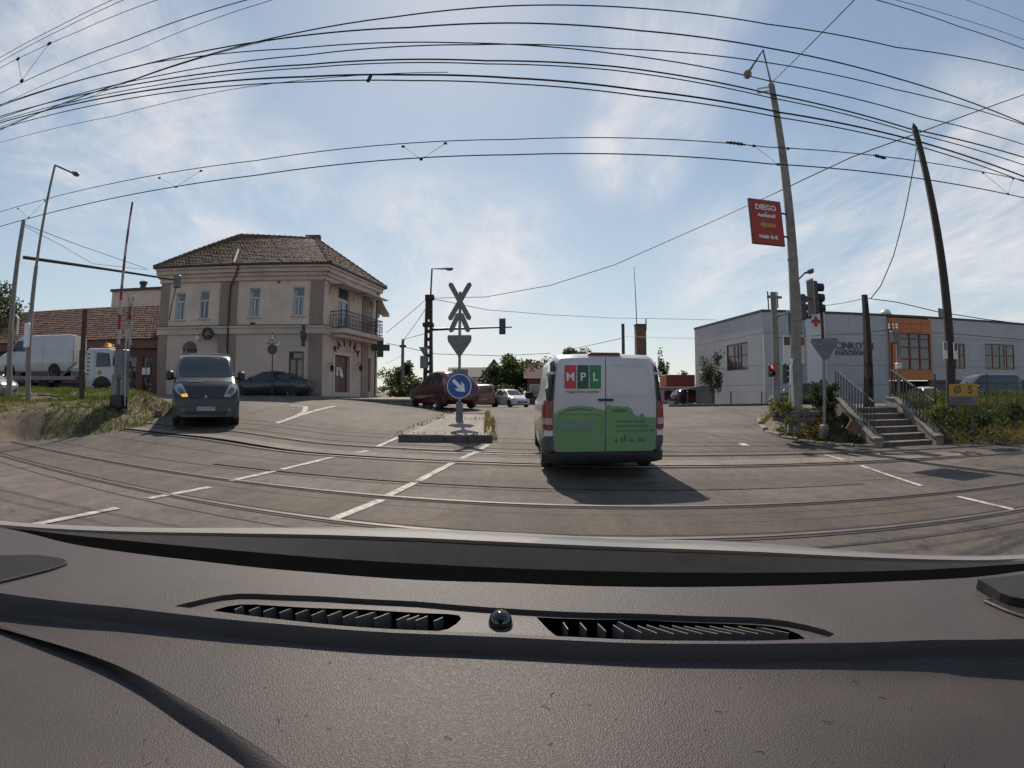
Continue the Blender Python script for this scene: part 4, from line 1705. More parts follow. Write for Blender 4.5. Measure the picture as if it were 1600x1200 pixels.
# small cars right of the van, beyond the crest
sc_ = at(1058, 634, 56)
hatch('distant_white_car', 'white car far off between the delivery van and the grey health centre', M['p_white2'], (sc_.x, sc_.y, -.55), R(-120))
sc_ = at(1080, 633, 46)
hatch('distant_red_car', 'dark red car parked far off beside the corner of the grey health centre', M['p_red'], (sc_.x, sc_.y, float(gz(sc_.x, sc_.y)) + .1), R(10))
sc_ = at(1232, 636, 28)
hatch('parked_dark_car', 'dark car half hidden behind the concrete lamp pole', M['p_dark'], (sc_.x + 1.0, sc_.y + .4, float(gz(sc_.x, sc_.y)) - .1), R(165))
sc_ = at(-12, 610, 12.6)
hatch('silver_car', 'silver car cut off by the picture edge beside the signal pole', M['p_silver'], (sc_.x - 1.2, sc_.y, .9), R(20))
sc_ = at(1466, 630, 24.0)
hatch('parked_white_car', 'white car nose showing between fence and dark pole', M['p_white2'], (sc_.x + .6, sc_.y + 1.5, .1), R(-110))

# dark sedan in front of the pharmacy
SEDAN = [(2.35, .30, .60, .66, .60, .45), (2.25, .22, .70, .75, .78, .62), (1.7, .18, .82, .88, .88, .74), (1.05, .18, .89, .97, .90, .76), (.25, .18, .93, 1.36, .905, .62), (-.35, .18, .95, 1.44, .905, .60),
         (-.95, .18, .96, 1.38, .90, .60), (-1.65, .18, .97, 1.07, .89, .70), (-2.15, .22, .93, 1.02, .85, .70), (-2.32, .32, .84, .95, .78, .64), (-2.38, .42, .74, .80, .7, .55)]
c = at(424, 616, 24.6)
dsl = thing  # alias kept short
sed, sb, _b = car('dark_sedan', 'black sedan parked in front of the pharmacy shop window', 'car', (c.x - .2, c.y, 1.0), math.pi + math.atan2(dA.y, dA.x) + .06, SEDAN, M['p_dark'], wr=.32, wx=(1.42, -1.38), wy=.80,
    side_w=[[(.85, .96), (.2, 1.30), (-.28, 1.36), (-.28, .97)], [(-.34, .98), (-.34, 1.36), (-.95, 1.31), (-1.35, 1.08), (-1.3, 1.0)]], front_w=[(-.7, 1.02), (.7, 1.02), (.55, 1.3), (-.55, 1.3)],
    rear_w=[(-.66, 1.1), (.66, 1.1), (.54, 1.34), (-.54, 1.34)], head=[[(.45, .62), (.76, .66), (.78, .78), (.5, .74)]], tail=[[(.46, .76), (.8, .78), (.82, .93), (.5, .92)]],
    seams=[[(.82, .28), (.86, .7), (.8, .94)], [(-.31, .28), (-.31, .96)], [(-1.2, .6), (-1.35, .98)]], mirrors=(.78, .9, 1.02), plate=(('rear', 0, .66), ('front', 0, .42)), handles=((-.15, .86), (-1.15, .87)))

# dark minibus behind the fence at the right
MINIB = [(2.45, .35, .85, .95, .8, .65), (2.35, .26, 1.0, 1.08, .9, .75), (1.75, .24, 1.12, 1.22, .95, .80), (1.05, .24, 1.16, 1.86, .955, .78), (.7, .24, 1.16, 1.95, .955, .80), (-2.2, .25, 1.16, 1.95, .955, .80), (-2.45, .36, 1.12, 1.82, .93, .77)]
c = at(1540, 632, 19.2)
car('dark_minibus', 'slate grey minibus parked behind the fence at the health centre', 'van', (c.x + .3, c.y + .3, .24), R(168), MINIB, M['p_navy'], wr=.33, wx=(1.5, -1.5), wy=.84,
    side_w=[[(1.45, 1.22), (1.0, 1.72), (.45, 1.76), (.45, 1.22)], [(.38, 1.22), (.38, 1.76), (-.75, 1.76), (-.75, 1.22)], [(-.82, 1.22), (-.82, 1.76), (-2.1, 1.72), (-2.15, 1.22)]],
    front_w=[(-.78, 1.26), (.78, 1.26), (.68, 1.78), (-.68, 1.78)], head=[[(.5, .78), (.82, .8), (.84, 1.0), (.56, .95)]], tail=[[(.78, .8), (.92, .8), (.88, 1.3), (.8, 1.3)]],
    seams=[[(.42, .3), (.42, 1.2)], [(-.78, .3), (-.78, 1.2)]], mirrors=(1.35, .95, 1.28, M['black']), handles=((.55, 1.05),))

# ------------------------------------------------------------------ dark grey van coming towards the camera
TRAFIC = [(2.38, .26, .62, .70, .84, .70), (2.32, .20, .80, .90, .93, .78), (2.14, .20, 1.02, 1.12, .96, .84), (1.78, .20, 1.18, 1.31, .96, .86), (1.10, .20, 1.22, 1.90, .96, .80), (.78, .20, 1.22, 1.99, .96, .82),
          (-2.1, .22, 1.22, 2.0, .96, .84), (-2.38, .32, 1.18, 1.9, .94, .80)]
tc_ = atg(322, 668)
tdir = face((tc_.x, tc_.y), (0, -1.0)) + .05
tpos = Vector((tc_.x, tc_.y, 0)) - Vector((math.cos(tdir), math.sin(tdir), 0)) * 1.95
tr, tb, tbody = car('grey_van', 'dark grey van facing the crossing with amber indicator lit', 'van', (tpos.x, tpos.y, float(gz(tc_.x, tc_.y)) + .0), tdir, TRAFIC, M['p_grey'], wr=.33, wx=(1.55, -1.5), wy=.86,
    side_w=[[(1.42, 1.26), (.95, 1.72), (.35, 1.76), (.35, 1.26)], [(.28, 1.26), (.28, 1.76), (-.85, 1.76), (-.85, 1.26)]],
    front_w=[(-.83, 1.33), (-.4, 1.305), (.4, 1.305), (.83, 1.33), (.755, 1.86), (.4, 1.905), (-.4, 1.905), (-.755, 1.86)], head=[], tail=[[(.8, .8), (.92, .8), (.88, 1.4), (.8, 1.4)]],
    seams=[[(1.0, .35), (1.02, 1.1)], [(.32, .3), (.32, 1.24)]], mirrors=None, grille=None, plate=(('front', 0, .47),))
tr.rotation_euler = (0, R(-1.0), tdir)
tr.scale = (1, 1.03, 1.05)
for s in (1, -1):
    fl = lambda P: [(s * y, z) for y, z in P]
    h = patch(tb.bvh, fl([(.50, .78), (.60, .98), (.66, 1.09), (.78, 1.12), (.87, 1.07), (.88, .97), (.80, .86), (.66, .77)]), 'front', M['lamp_clear'], tr, 'headlight', res=.05, off=.01)
    patch(tb.bvh, fl([(.55, .80), (.64, .96), (.74, 1.02), (.80, .97), (.76, .88), (.65, .80)]), 'front', M['signback'], h, 'reflector', res=.05, off=.014)
    # indicator corner: the one on the picture's left is lit
    patch(tb.bvh, fl([(.49, .775), (.53, .86), (.70, .83), (.66, .765)]), 'front', M['amber_on'] if s == -1 else M['lamp_clear'], h, 'indicator', res=.05, off=.020)
    mb = MB()
    mb.box((1.45, s * 1.06, 1.36), (.16, .22, .27), bev=.05)
    mb.tube([(1.42, s * .92, 1.28), (1.45, s * 1.0, 1.31)], .045, 6)
    mm = mb.build('mirror', M['black'], tr, smooth=True)
    mb = MB()
    mb.box((1.365, s * 1.06, 1.36), (.01, .17, .21))
    mb.build('mirror_glass', M['glass'], mm)
    patch(tb.bvh, fl([(.60, .40), (.70, .40), (.70, .48), (.60, .48)]), 'front', M['signback'], tr, 'fog_lamp', res=.05, off=.018)
    mb = MB()
    mb.tube([(.2, s * .62, 1.95), (.2, s * .66, 2.06), (.2, s * .60, 2.20)], .022, 6)
    mb.tube([(.2, s * .66, 2.06), (-1.6, s * .66, 2.06)], .02, 6)
    mb.build('roof_rack_post', M['steel'], tr)
mb = MB()
for x in (.2, -.7, -1.6):
    mb.tube([(x, -.7, 2.05), (x, .7, 2.05)], .02, 6)
mb.build('roof_rack', M['steel'], tr)
patch(tb.bvh, [(-.86, .30), (.86, .30), (.9, .56), (.5, .62), (-.5, .62), (-.9, .56)], 'front', M['trim'], tr, 'bumper', off=.012)
patch(tb.bvh, [(-.55, .30), (.55, .30), (.6, .40), (-.6, .40)], 'front', M['black'], tr, 'air_intake', off=.02)
patch(tb.bvh, line_poly([(-.48, .78), (-.25, .735), (-.08, .80)], .03), 'front', M['black'], tr, 'grille_slot', off=.01)
patch(tb.bvh, line_poly([(.48, .78), (.25, .735), (.08, .80)], .03), 'front', M['black'], tr, 'grille_slot', off=.01)
patch(tb.bvh, line_poly([(-.86, 1.15), (-.4, 1.19), (0, 1.20), (.4, 1.19), (.86, 1.15)], .014), 'front', M['seam_l'], tbody, 'bonnet_gap', off=.006)
patch(tb.bvh, [(-.48, 1.155), (-.08, 1.175), (-.08, 1.205), (-.48, 1.185)][::1], 'front', M['black'], tr, 'bonnet_vent', off=.012)
em = MB()
em.prism([(-.035, 0), (0, .075), (.035, 0), (0, -.075)], .02, M=Matrix.Rotation(math.pi / 2, 3, 'Z'), loc=(2.345, 0, .76))
em.prism([(-.016, 0), (0, .036), (.016, 0), (0, -.036)], .026, M=Matrix.Rotation(math.pi / 2, 3, 'Z'), loc=(2.347, 0, .76))
em.build('emblem', M['alloy'], tr)
for y0, y1 in ((-.72, -.05), (.05, .70)):
    mb = MB()
    mb.tube([(1.60, y0, 1.27), (1.50, (y0 + y1) / 2, 1.34), (1.47, y1, 1.36)], .012, 5)
    mb.build('wiper', M['black'], tr)

# ------------------------------------------------------------------ white and green delivery van ahead
VITO = [(2.57, .35, .75, .82, .70, .52), (2.45, .25, .95, 1.02, .86, .66), (1.9, .22, 1.10, 1.2, .94, .75), (1.55, .22, 1.14, 1.3, .955, .78), (.78, .22, 1.15, 1.83, .962, .80), (.3, .22, 1.15, 1.90, .965, .83),
        (-1.9, .24, 1.15, 1.91, .965, .835), (-2.36, .28, 1.15, 1.895, .96, .83), (-2.50, .34, 1.15, 1.86, .945, .815), (-2.57, .38, 1.12, 1.80, .915, .785)]
vb0 = at(949, 640, 7.75)
VX = vb0.x
VZ = float(gz(VX, 8.7)) + .04
M['p_vito'] = paint('postal_white', (.56, .52, .535), stain=.16, var=.08)
vt, vbd, vbody = car('delivery_van', 'white delivery van with green hill graphics seen from behind on the crossing', 'van', (VX, 7.75 + 2.57, VZ), math.pi / 2 - .012, VITO, M['p_vito'], wr=.335, wx=(1.55, -1.62), wy=.845,
    side_w=[[(1.3, 1.22), (.85, 1.68), (.2, 1.74), (.2, 1.22)]], front_w=[(-.78, 1.28), (.78, 1.28), (.70, 1.76), (-.70, 1.76)], seams=[[(.15, .35), (.15, 1.78)], [(-.95, .35), (-.95, 1.78)]], mirrors=(1.25, .97, 1.22, M['black']))
V = vbd.bvh
M['v_green'] = mat('green_graphic', (.15, .275, .11), .45, var=.10, scale=2, coat=.4)
M['v_green2'] = mat('darker_green_graphic', (.055, .14, .055), .4, var=.1, coat=.4)
M['mpl_red'] = mat('logo_red', (.52, .045, .045), .4, var=.04)
M['mpl_dark'] = mat('logo_dark_green', (.02, .075, .055), .4, var=.04)
M['mpl_green'] = mat('logo_green', (.03, .20, .075), .4, var=.04)
DB, DT = .375, 1.80


def rrect(y0, y1, z0, z1, r, n=4):
    P = []
    for cx, cz, a in ((y1 - r, z1 - r, 0), (y0 + r, z1 - r, 1), (y0 + r, z0 + r, 2), (y1 - r, z0 + r, 3)):
        P += [(cx + r * math.cos((a + i / n) * math.pi / 2), cz + r * math.sin((a + i / n) * math.pi / 2)) for i in range(n + 1)]
    return P


doors = []
for s in (1, -1):
    out = [(s * .006, DB), (s * .74, DB), (s * .79, DB + .06), (s * .80, .60), (s * .80, 1.16), (s * .765, 1.55), (s * .735, 1.74), (s * .69, 1.80), (s * .006, 1.815)]
    d = patch(V, out, 'rear', M['p_vito'], vt, 'rear_door', off=.022, res=.12)
    doors.append(d)
# green hill graphic per door
gl_ = [(.012, DB + .01), (.735, DB + .01), (.782, DB + .07), (.792, .60), (.795, .96), (.70, 1.02), (.55, 1.075), (.35, 1.085), (.18, 1.06), (.012, 1.01)]
gr_ = [(-.012, DB + .01), (-.735, DB + .01), (-.782, DB + .07), (-.792, .60), (-.795, .90), (-.62, .905), (-.60, .955), (-.55, .965), (-.53, .91), (-.44, .95), (-.40, 1.04), (-.33, 1.075), (-.25, 1.06), (-.2, 1.085), (-.1, 1.07), (-.06, 1.10), (-.012, 1.08)]
patch(V, gl_, 'rear', M['v_green'], doors[0], 'green_graphic', off=.027, res=.1)
patch(V, gr_, 'rear', M['v_green'], doors[1], 'green_graphic', off=.027, res=.1)
patch(V, [(.74, .95), (.60, 1.03), (.40, 1.055), (.20, 1.02), (.20, 1.005), (.40, 1.03), (.60, 1.005)], 'rear', M['v_green2'], doors[0], 'hill_line', off=.030)
for q in ([(.06, .90), (.10, .955), (.70, .955), (.74, .90)], [(.74, .88), (.74, .62)], [(.06, .88), (.06, .62)]):
    patch(V, line_poly(q, .010), 'rear', M['v_green2'], doors[0], 'plate_recess_line', off=.031)
patch(V, rrect(.16, .68, .72, .86, .03), 'rear', mat('blank_plate_green', (.17, .25, .17), .5, var=.2, scale=5), vt, 'number_plate', off=.036)
# skyline and small print as unreadable strokes on the right-hand door
for y, w_, h_ in ((-.14, .05, .04), (-.24, .03, .06), (-.29, .025, .10), (-.36, .09, .035), (-.52, .05, .06), (-.57, .06, .04)):
    patch(V, [(y - w_, .53), (y, .53), (y, .53 + h_), (y - w_ / 2, .53 + h_ * 1.25), (y - w_, .53 + h_)], 'rear', M['v_green2'], doors[1], 'skyline_shape', off=.031)
rp = random.Random(5)
for z, y0, y1 in ((.845, -.16, -.56), (.775, -.16, -.66), (.70, -.16, -.74)):
    y = y0
    while y > y1:
        l = rp.uniform(.03, .09)
        patch(V, [(y - l, z - .011), (y, z - .011), (y, z + .011), (y - l, z + .011)], 'rear', M['v_green2'], doors[1], 'small_print', off=.031)
        y -= l + .018
# emblem blob with lettering strip
patch(V, [(-.08, 1.00), (-.14, 1.035), (-.30, 1.03), (-.35, 1.0), (-.30, .985), (-.10, .985)], 'rear', M['v_green2'], doors[1], 'tree_shape', off=.031)
# logo: three boxes with letters
bx = [(.635, .455, 'M', 'mpl_red'), (.44, .265, 'P', 'mpl_dark'), (.25, .075, 'L', 'mpl_green')]
patch(V, [(.645, 1.33), (.065, 1.33), (.065, 1.72), (.645, 1.72)], 'rear', M['white'], doors[0], 'logo_ground', off=.026)
base_r = Matrix(((0, 0, -1), (-1, 0, 0), (0, 1, 0))).to_4x4()       # text x -> -y, text y -> z, faces -x
for y0, y1, ch, mk in bx:
    lg = patch(V, [(y0, 1.345), (y1, 1.345), (y1, 1.705), (y0, 1.705)], 'rear', M[mk], doors[0], 'logo_box', off=.031)
    text_mesh('logo_letter', ch, .175, M['white'], doors[0], Matrix.Translation((-2.57 - .047, (y0 + y1) / 2, 1.52)) @ base_r, .006, font_off=.003)
text_mesh('logo_caption', 'Magyar Posta Logisztika', .052, mat('caption_grey', (.2, .1, .1), .5), doors[0], Matrix.Translation((-2.57 - .044, .355, 1.30)) @ base_r, .003)
patch(V, [(-.004, DB), (.004, DB), (.004, 1.815), (-.004, 1.815)], 'rear', M['seam_l'], vt, 'door_gap', off=.024)
patch(V, rrect(-.12, .12, 1.155, 1.195, .018), 'rear', M['black'], vt, 'door_handle', off=.045)
for q in ([(-.08, 1.70), (-.64, 1.69)], [(-.66, 1.66), (-.70, 1.5), (-.73, 1.26)], [(-.70, 1.22), (-.10, 1.22)]):
    patch(V, line_poly(q, .008), 'rear', M['seam_g'], doors[1], 'pressed_window_line', off=.025)
for s in (1, -1):
    fl = lambda P: [(s * y, z) for y, z in P]
    # black corner trim, lamps, hinges
    patch(V, fl([(.812, 1.17), (.93, 1.17), (.905, 1.45), (.855, 1.72), (.80, 1.76), (.765, 1.76), (.785, 1.55)]), 'rear', M['black'], vt, 'corner_trim', off=.04, res=.03)
    tl = patch(V, fl([(.812, .72), (.935, .72), (.955, .95), (.945, 1.17), (.815, 1.17)]), 'rear', M['lamp_red'], vt, 'tail_light', off=.03, res=.03)
    patch(V, fl([(.818, .80), (.945, .80), (.95, .90), (.818, .90)]), 'rear', mat('reverse_lens', (.50, .30, .28), .2, var=.2, scale=20), tl, 'reverse_lens', off=.036, res=.03)
    patch(V, fl([(.812, .63), (.925, .63), (.93, .705), (.812, .705)]), 'rear', M['white_trim'], vt, 'reflector', off=.03, res=.03)
    mb = MB().box((-2.60, s * .83, 1.58), (.05, .13, .05), bev=.012)
    mb.build('door_hinge', M['p_vito'], vt)
    patch(V, [(-2.45, .73), (-2.2, .74), (-2.22, 1.16), (-2.45, 1.17)], 'left' if s == 1 else 'right', M['lamp_red'], tl, 'side_lens', off=.008)
    patch(V, [(-2.5, .30), (-2.05, .26), (-2.05, .5), (-2.5, .60)], 'left' if s == 1 else 'right', M['trim'], vt, 'bumper_side', off=.012)
    patch(V, [(-2.4, .28), (2.2, .28), (2.2, .55), (.6, .62), (-.9, .80), (-2.4, .95)], 'left' if s == 1 else 'right', M['v_green'], vt, 'side_graphic', off=.004, res=.2)
bm = MB()
prof = []
for k in range(13):
    a = -1 + 2 * k / 12
    prof.append((-2.60 - .06 * (1 - abs(a) ** 4), a * .95))
rows = []
for dx, z in ((.10, .20), (.03, .22), (0, .27), (0, .36), (.03, .385), (.12, .39)):
    rows.append([(x + dx + (.12 if abs(y) > .9 else 0), y, z) for x, y in prof])
bm.grid(rows)
bm.build('rear_bumper', M['black'], vt, smooth=True)
patch(V, [(-.93, .38), (.93, .38), (.93, .62), (.81, .62), (.81, .43), (.75, .372), (-.75, .372), (-.81, .43), (-.81, .62), (-.93, .62)], 'rear', M['trim'], vt, 'bumper_upper', off=.034, res=.03)
mb = MB()
mb.box((-2.42, 0, 1.885), (.16, .52, .045), bev=.02)
mb.build('brake_light', M['lamp_red'], vt)
mb = MB()
mb.box((-2.2, -.25, .27), (.5, 1.2, .12))
mb.build('spare_wheel_well', M['black'], vt)

# ------------------------------------------------------------------ tow truck with a white van on its bed
tp = at(163, 606, 20.2)
TRZ = .42
tw = thing('tow_truck', 'white flatbed recovery truck with orange beacon bar behind the barrier', 'truck', (tp.x, tp.y, 1.0), TRZ)
CAB = [(1.05, .55, 1.25, 1.35, .95, .8), (1.0, .5, 1.4, 1.5, 1.02, .9), (.85, .45, 1.5, 2.30, 1.04, .9), (.6, .45, 1.5, 2.45, 1.04, .92), (-.6, .45, 1.5, 2.45, 1.04, .92), (-.72, .45, 1.5, 2.38, 1.03, .9)]
cb = Body(CAB, win=.1)
cbo = cb.mesh().build('cab', M['p_white2'], tw, smooth=True)
for sd in ('left', 'right'):
    patch(cb.bvh, [(.75, 1.52), (.62, 2.18), (-.12, 2.22), (-.12, 1.50)], sd, M['glass'], cbo, 'side_window')
    patch(cb.bvh, arc(.25, .48, .58), sd, M['black'], tw, 'wheel_arch', off=.006)
    patch(cb.bvh, line_poly([(-.2, .75), (-.2, 2.3)], .015), sd, M['seam_l'], cbo, 'door_gap', off=.004)
    for k in range(6):
        z = 1.1 + k * .2
        patch(cb.bvh, [(-.66, z), (-.5, z), (-.5, z + .07), (-.66, z + .07)], sd, M['black'], cbo, 'air_slot', off=.005)
    lg_ = patch(cb.bvh, arc(.12, 1.22, .13, 0, 2 * math.pi, 16)[:-1], sd, M['yellow'], cbo, 'round_emblem', off=.005, res=.05)
patch(cb.bvh, [(-.88, 1.55), (.88, 1.55), (.82, 2.2), (-.82, 2.2)], 'front', M['glass'], cbo, 'windscreen')
for s in (1, -1):
    mb = MB()
    mb.box((1.05, s * 1.28, 1.75), (.14, .2, .45), bev=.04)
    mb.tube([(.85, s * 1.0, 2.1), (1.02, s * 1.22, 2.0)], .02, 5)
    mb.build('mirror', M['black'], tw)
mb = MB()
mb.box((.25, 0, 2.53), (.28, 1.3, .10), bev=.03)
bc = mb.build('beacon_bar', M['yellow'], tw)
for k in (-.45, 0, .45):
    mb = MB()
    mb.lathe([(.12, 0), (.12, .1), (.07, .17), (.001, .18)], 10, loc=(.25, k, 2.57))
    mb.build('beacon', M['amber_on'] if k == 0 else M['yellow'], bc)
mb = MB()
mb.box((-3.2, 0, .62), (5.2, .9, .22))
mb.build('chassis', M['black'], tw)
mb = MB()
mb.box((-3.95, 0, .90), (5.3, 2.2, .10))
mb.box((-3.95, -1.09, .98), (5.3, .06, .12))
mb.box((-3.95, 1.09, .98), (5.3, .06, .12))
mb.build('flatbed', M['steel'], tw)
mb = MB()
for y in (-.9, .9):
    mb.tube([(-1.15, y, .95), (-1.15, y, 2.3)], .04, 6)
mb.tube([(-1.15, -.9, 2.3), (-1.15, .9, 2.3)], .04, 6)
mb.tube([(-1.15, -.9, 1.6), (-1.15, .9, 1.6)], .03, 6)
mb.build('head_rack', M['dsteel'], tw)
mb = MB()
mb.tube([(-2.3, -.95, .98), (-1.3, -.95, 1.75)], .05, 5)
mb.box((-1.5, -.2, 1.15), (.5, 1.2, .4), bev=.03)
mb.tube([(-1.8, -.95, 1.35), (-1.3, -.95, 1.2)], .04, 5)
mb.build('winch', M['steel'], tw)
for k in range(7):
    mb = MB().box((-2.3 + k * .145, -.95, 1.03 + k * .112), (.03, .16, .05))
    mb.build('ladder_rung', M['steel'], tw)
for x, r_ in ((.25, .46), (-3.4, .44), (-4.4, .44)):
    for s in (1, -1):
        wheel(tw, x, s * .9, r_, w=.28, side=s)

BOXV = [(2.5, .38, .95, 1.02, .8, .6), (2.4, .3, 1.08, 1.15, .92, .76), (1.85, .28, 1.22, 1.36, .97, .84), (1.25, .28, 1.28, 1.98, .98, .82), (.95, .28, 1.28, 2.15, .98, .84), (-2.3, .3, 1.28, 2.20, .98, .88), (-2.5, .36, 1.25, 2.15, .97, .87)]
Rm = Matrix.Rotation(TRZ, 3, 'Z')
vp_ = Vector((tp.x, tp.y, 0)) + Rm @ Vector((-4.05, 0, 0))
wv, wvb, wvbody = car('white_panel_van', 'white panel van loaded on the flatbed of the recovery truck', 'van', (vp_.x, vp_.y, 1.95), TRZ + math.pi, BOXV, M['p_white2'], wr=.34, wx=(1.65, -1.35), wy=.88,
    side_w=[[(1.75, 1.34), (1.22, 1.86), (.62, 1.90), (.62, 1.32)]], front_w=[(-.85, 1.4), (.85, 1.4), (.74, 1.95), (-.74, 1.95)], seams=[[(.55, .4), (.55, 2.05)], [(-.6, .4), (-.6, 2.05)]], mirrors=(1.5, .98, 1.42, M['black']),
    tail=[[(.82, .8), (.93, .8), (.92, 1.35), (.84, 1.35)]])
patch(wvb.bvh, [(-.9, .5), (-.012, .5), (-.012, 2.05), (-.85, 2.05)], 'rear', M['p_white2'], wv, 'rear_door', off=.012)
patch(wvb.bvh, [(.9, .5), (.012, .5), (.012, 2.05), (.85, 2.05)], 'rear', M['p_white2'], wv, 'rear_door', off=.012)
wv.location.z = 1.955


# ------------------------------------------------------------------ verges and planting
def leaf_cloud(mb, centre, rad, n, size, r, flat=.0, clumps=14):
    """many small leaf faces gathered in clumps inside an uneven ellipsoid"""
    C = []
    for k in range(clumps):
        while True:
            p = Vector((r.uniform(-1, 1), r.uniform(-1, 1), r.uniform(-1, 1)))
            if p.length < 1:
                break
        p = p * (0.55 + .45 * r.random())
        C.append((Vector((p.x * rad[0], p.y * rad[1], p.z * rad[2])), r.uniform(.22, .42)))
    for i in range(n):
        c, s = C[r.randrange(clumps)]
        d = Vector((r.gauss(0, 1), r.gauss(0, 1), r.gauss(0, 1)))
        d = d / max(d.length, .01) * (r.random() ** .45) * s
        p = Vector(centre) + c + Vector((d.x * rad[0], d.y * rad[1], d.z * rad[2]))
        a = Vector((r.gauss(0, 1), r.gauss(0, 1), r.gauss(0, .7))).normalized()
        b = a.cross(Vector((r.gauss(0, 1), r.gauss(0, 1), r.gauss(0, 1)))).normalized()
        l, w = size * r.uniform(.6, 1.3), size * r.uniform(.35, .6)
        mb.add([p - a * l * .5, p + b * w * .5, p + a * l * .5, p - b * w * .5], [(0, 1, 2, 3)])


def tree(name, label, base, h, cr, n, size, m, seed, crown_z=.62, group=None, clumps=20, cz=.38):
    r = random.Random(seed)
    t = thing(name, label, 'tree', base, 0, group)
    mb = MB()
    mb.tube([(0, 0, -.1), (r.uniform(-.05, .05), 0, h * .25), (r.uniform(-.15, .15), r.uniform(-.1, .1), h * .5), (r.uniform(-.3, .3), 0, h * .85)], [h * .028, h * .022, h * .016, h * .006], 8)
    for k in range(7):
        a = r.uniform(0, 6.28)
        z0 = h * r.uniform(.3, .6)
        e = Vector((math.cos(a) * cr * .7, math.sin(a) * cr * .7, z0 + h * r.uniform(.12, .3)))
        mb.tube([(0, 0, z0), e * .5 + Vector((0, 0, z0 * .5 + .1)), e], [h * .012, h * .008, h * .003], 5)
    mb.build('trunk', M['bark'], t, smooth=True)
    mb = MB()
    leaf_cloud(mb, (0, 0, h * crown_z), (cr, cr, h * cz), n, size, r, clumps=clumps)
    mb.build('crown', m, t)
    return t


def tree_px(name, label, px, ptop, Y, wpx, n, size, m, seed, zb=None, **kw):
    """tree whose crown top and width are read off the photograph at depth Y"""
    p = at(px, ptop, Y)
    z0 = float(gz(p.x, p.y)) if zb is None else zb
    a, b = at(px - wpx / 2, ptop + 20, Y), at(px + wpx / 2, ptop + 20, Y)
    return tree(name, label, (p.x, p.y, z0 - .1), (p.z - z0) * 1.02, (b - a).length / 2, n, size, m, seed, **kw)


tree_px('leafy_tree', 'round green tree beside the right end of the pharmacy', 634, 566, 44, 46, 4200, .30, M['leaf_dark'], 11, crown_z=.55, cz=.5)
tree_px('leafy_tree', 'tall broken crowned tree behind the white car', 808, 544, 62, 96, 6500, .40, M['leaf'], 12, crown_z=.55, cz=.46)
tree_px('leafy_tree', 'dark tree rising just above the delivery van roof', 893, 533, 75, 92, 6000, .5, M['leaf_dark'], 13, crown_z=.58, cz=.45)
tree_px('leafy_tree', 'low tree left of the broken crowned tree above the orange van', 772, 566, 60, 52, 3200, .4, M['leaf_dark'], 14, crown_z=.5, cz=.5)
tree_px('leafy_tree', 'small sparse young tree in front of the grey health centre', 1112, 548, 29, 40, 1500, .17, M['leaf_dark'], 15, crown_z=.60, cz=.40, clumps=26)
tree_px('leafy_tree', 'tree top behind the red canopy next to the health centre corner', 1074, 582, 60, 44, 1800, .4, M['leaf'], 16, crown_z=.55, cz=.45)
tree_px('leafy_tree', 'dark tree at the far left above the tiled ridge', 12, 446, 24, 66, 3600, .3, M['leaf_dark'], 17, zb=1.0, crown_z=.62, cz=.38)
tree_px('leafy_tree', 'second dark tree at the far left picture edge', -40, 440, 26, 80, 3000, .3, M['leaf_dark'], 18, zb=1.0, crown_z=.6, cz=.4)
tree_px('leafy_tree', 'dark tree half hidden by the left edge of the delivery van', 846, 560, 66, 60, 3600, .42, M['leaf_dark'], 20, crown_z=.52, cz=.5)
tree_px('leafy_tree', 'small tree right above the delivery van beside the chimney', 1036, 548, 70, 26, 900, .4, M['leaf'], 19, crown_z=.6, cz=.4)


def mound(name, label, poly, height, m, edge=.8, res=.16, base=gz, rough=.05, seed=3, cat='verge', peak=None):
    """raised patch of earth over a ground-plan outline"""
    P = [Vector((p[0], p[1])) for p in poly]
    n = len(P)
    area = sum(P[i].x * P[(i + 1) % n].y - P[(i + 1) % n].x * P[i].y for i in range(n))
    if area < 0:
        P = P[::-1]
    B = []
    for i in range(n):
        a, b = P[i], P[(i + 1) % n]
        k = max(1, int((b - a).length / .3))
        B += [a.lerp(b, j / k) for j in range(k)]
    nb = len(B)
    Bx, By = np.array([p.x for p in B]), np.array([p.y for p in B])
    Bx2, By2 = np.roll(Bx, -1), np.roll(By, -1)

    def inside(x, y):
        c = ((By > y) != (By2 > y)) & (x < (Bx2 - Bx) * (y - By) / (By2 - By + 1e-12) + Bx)
        return bool(c.sum() % 2)
    pts = list(B)
    x0, x1, y0, y1 = Bx.min(), Bx.max(), By.min(), By.max()
    for x in np.arange(x0, x1, res):
        for y in np.arange(y0, y1, res):
            xx, yy = x + rnd.uniform(-.04, .04), y + rnd.uniform(-.04, .04)
            if inside(xx, yy):
                pts.append(Vector((xx, yy)))
    v, e, f, *_ = delaunay_2d_cdt(pts, [], [list(range(nb))], 1, 1e-4)

    def hz(x, y):
        d = math.sqrt(float(((Bx - x) ** 2 + (By - y) ** 2).min()))
        hh = height(x, y) if callable(height) else height
        k = float(sstep(0, edge, d))
        nzv = noise.fractal(Vector((x * 1.3, y * 1.3, seed)), 1.0, 2.0, 4)
        return float(base(x, y)) - .03 + hh * k + nzv * rough * min(1, d * 2.5)
    vs = [(p.x, p.y, hz(p.x, p.y)) for p in v]
    mb = MB()
    mb.add(vs, [tuple(t) for t in f])
    o = mb.build(name, m, smooth=True, ang=80)
    if label:
        tag(o, label, cat)
    o['kind'] = 'structure'
    return hz, inside, (x0, x1, y0, y1), o


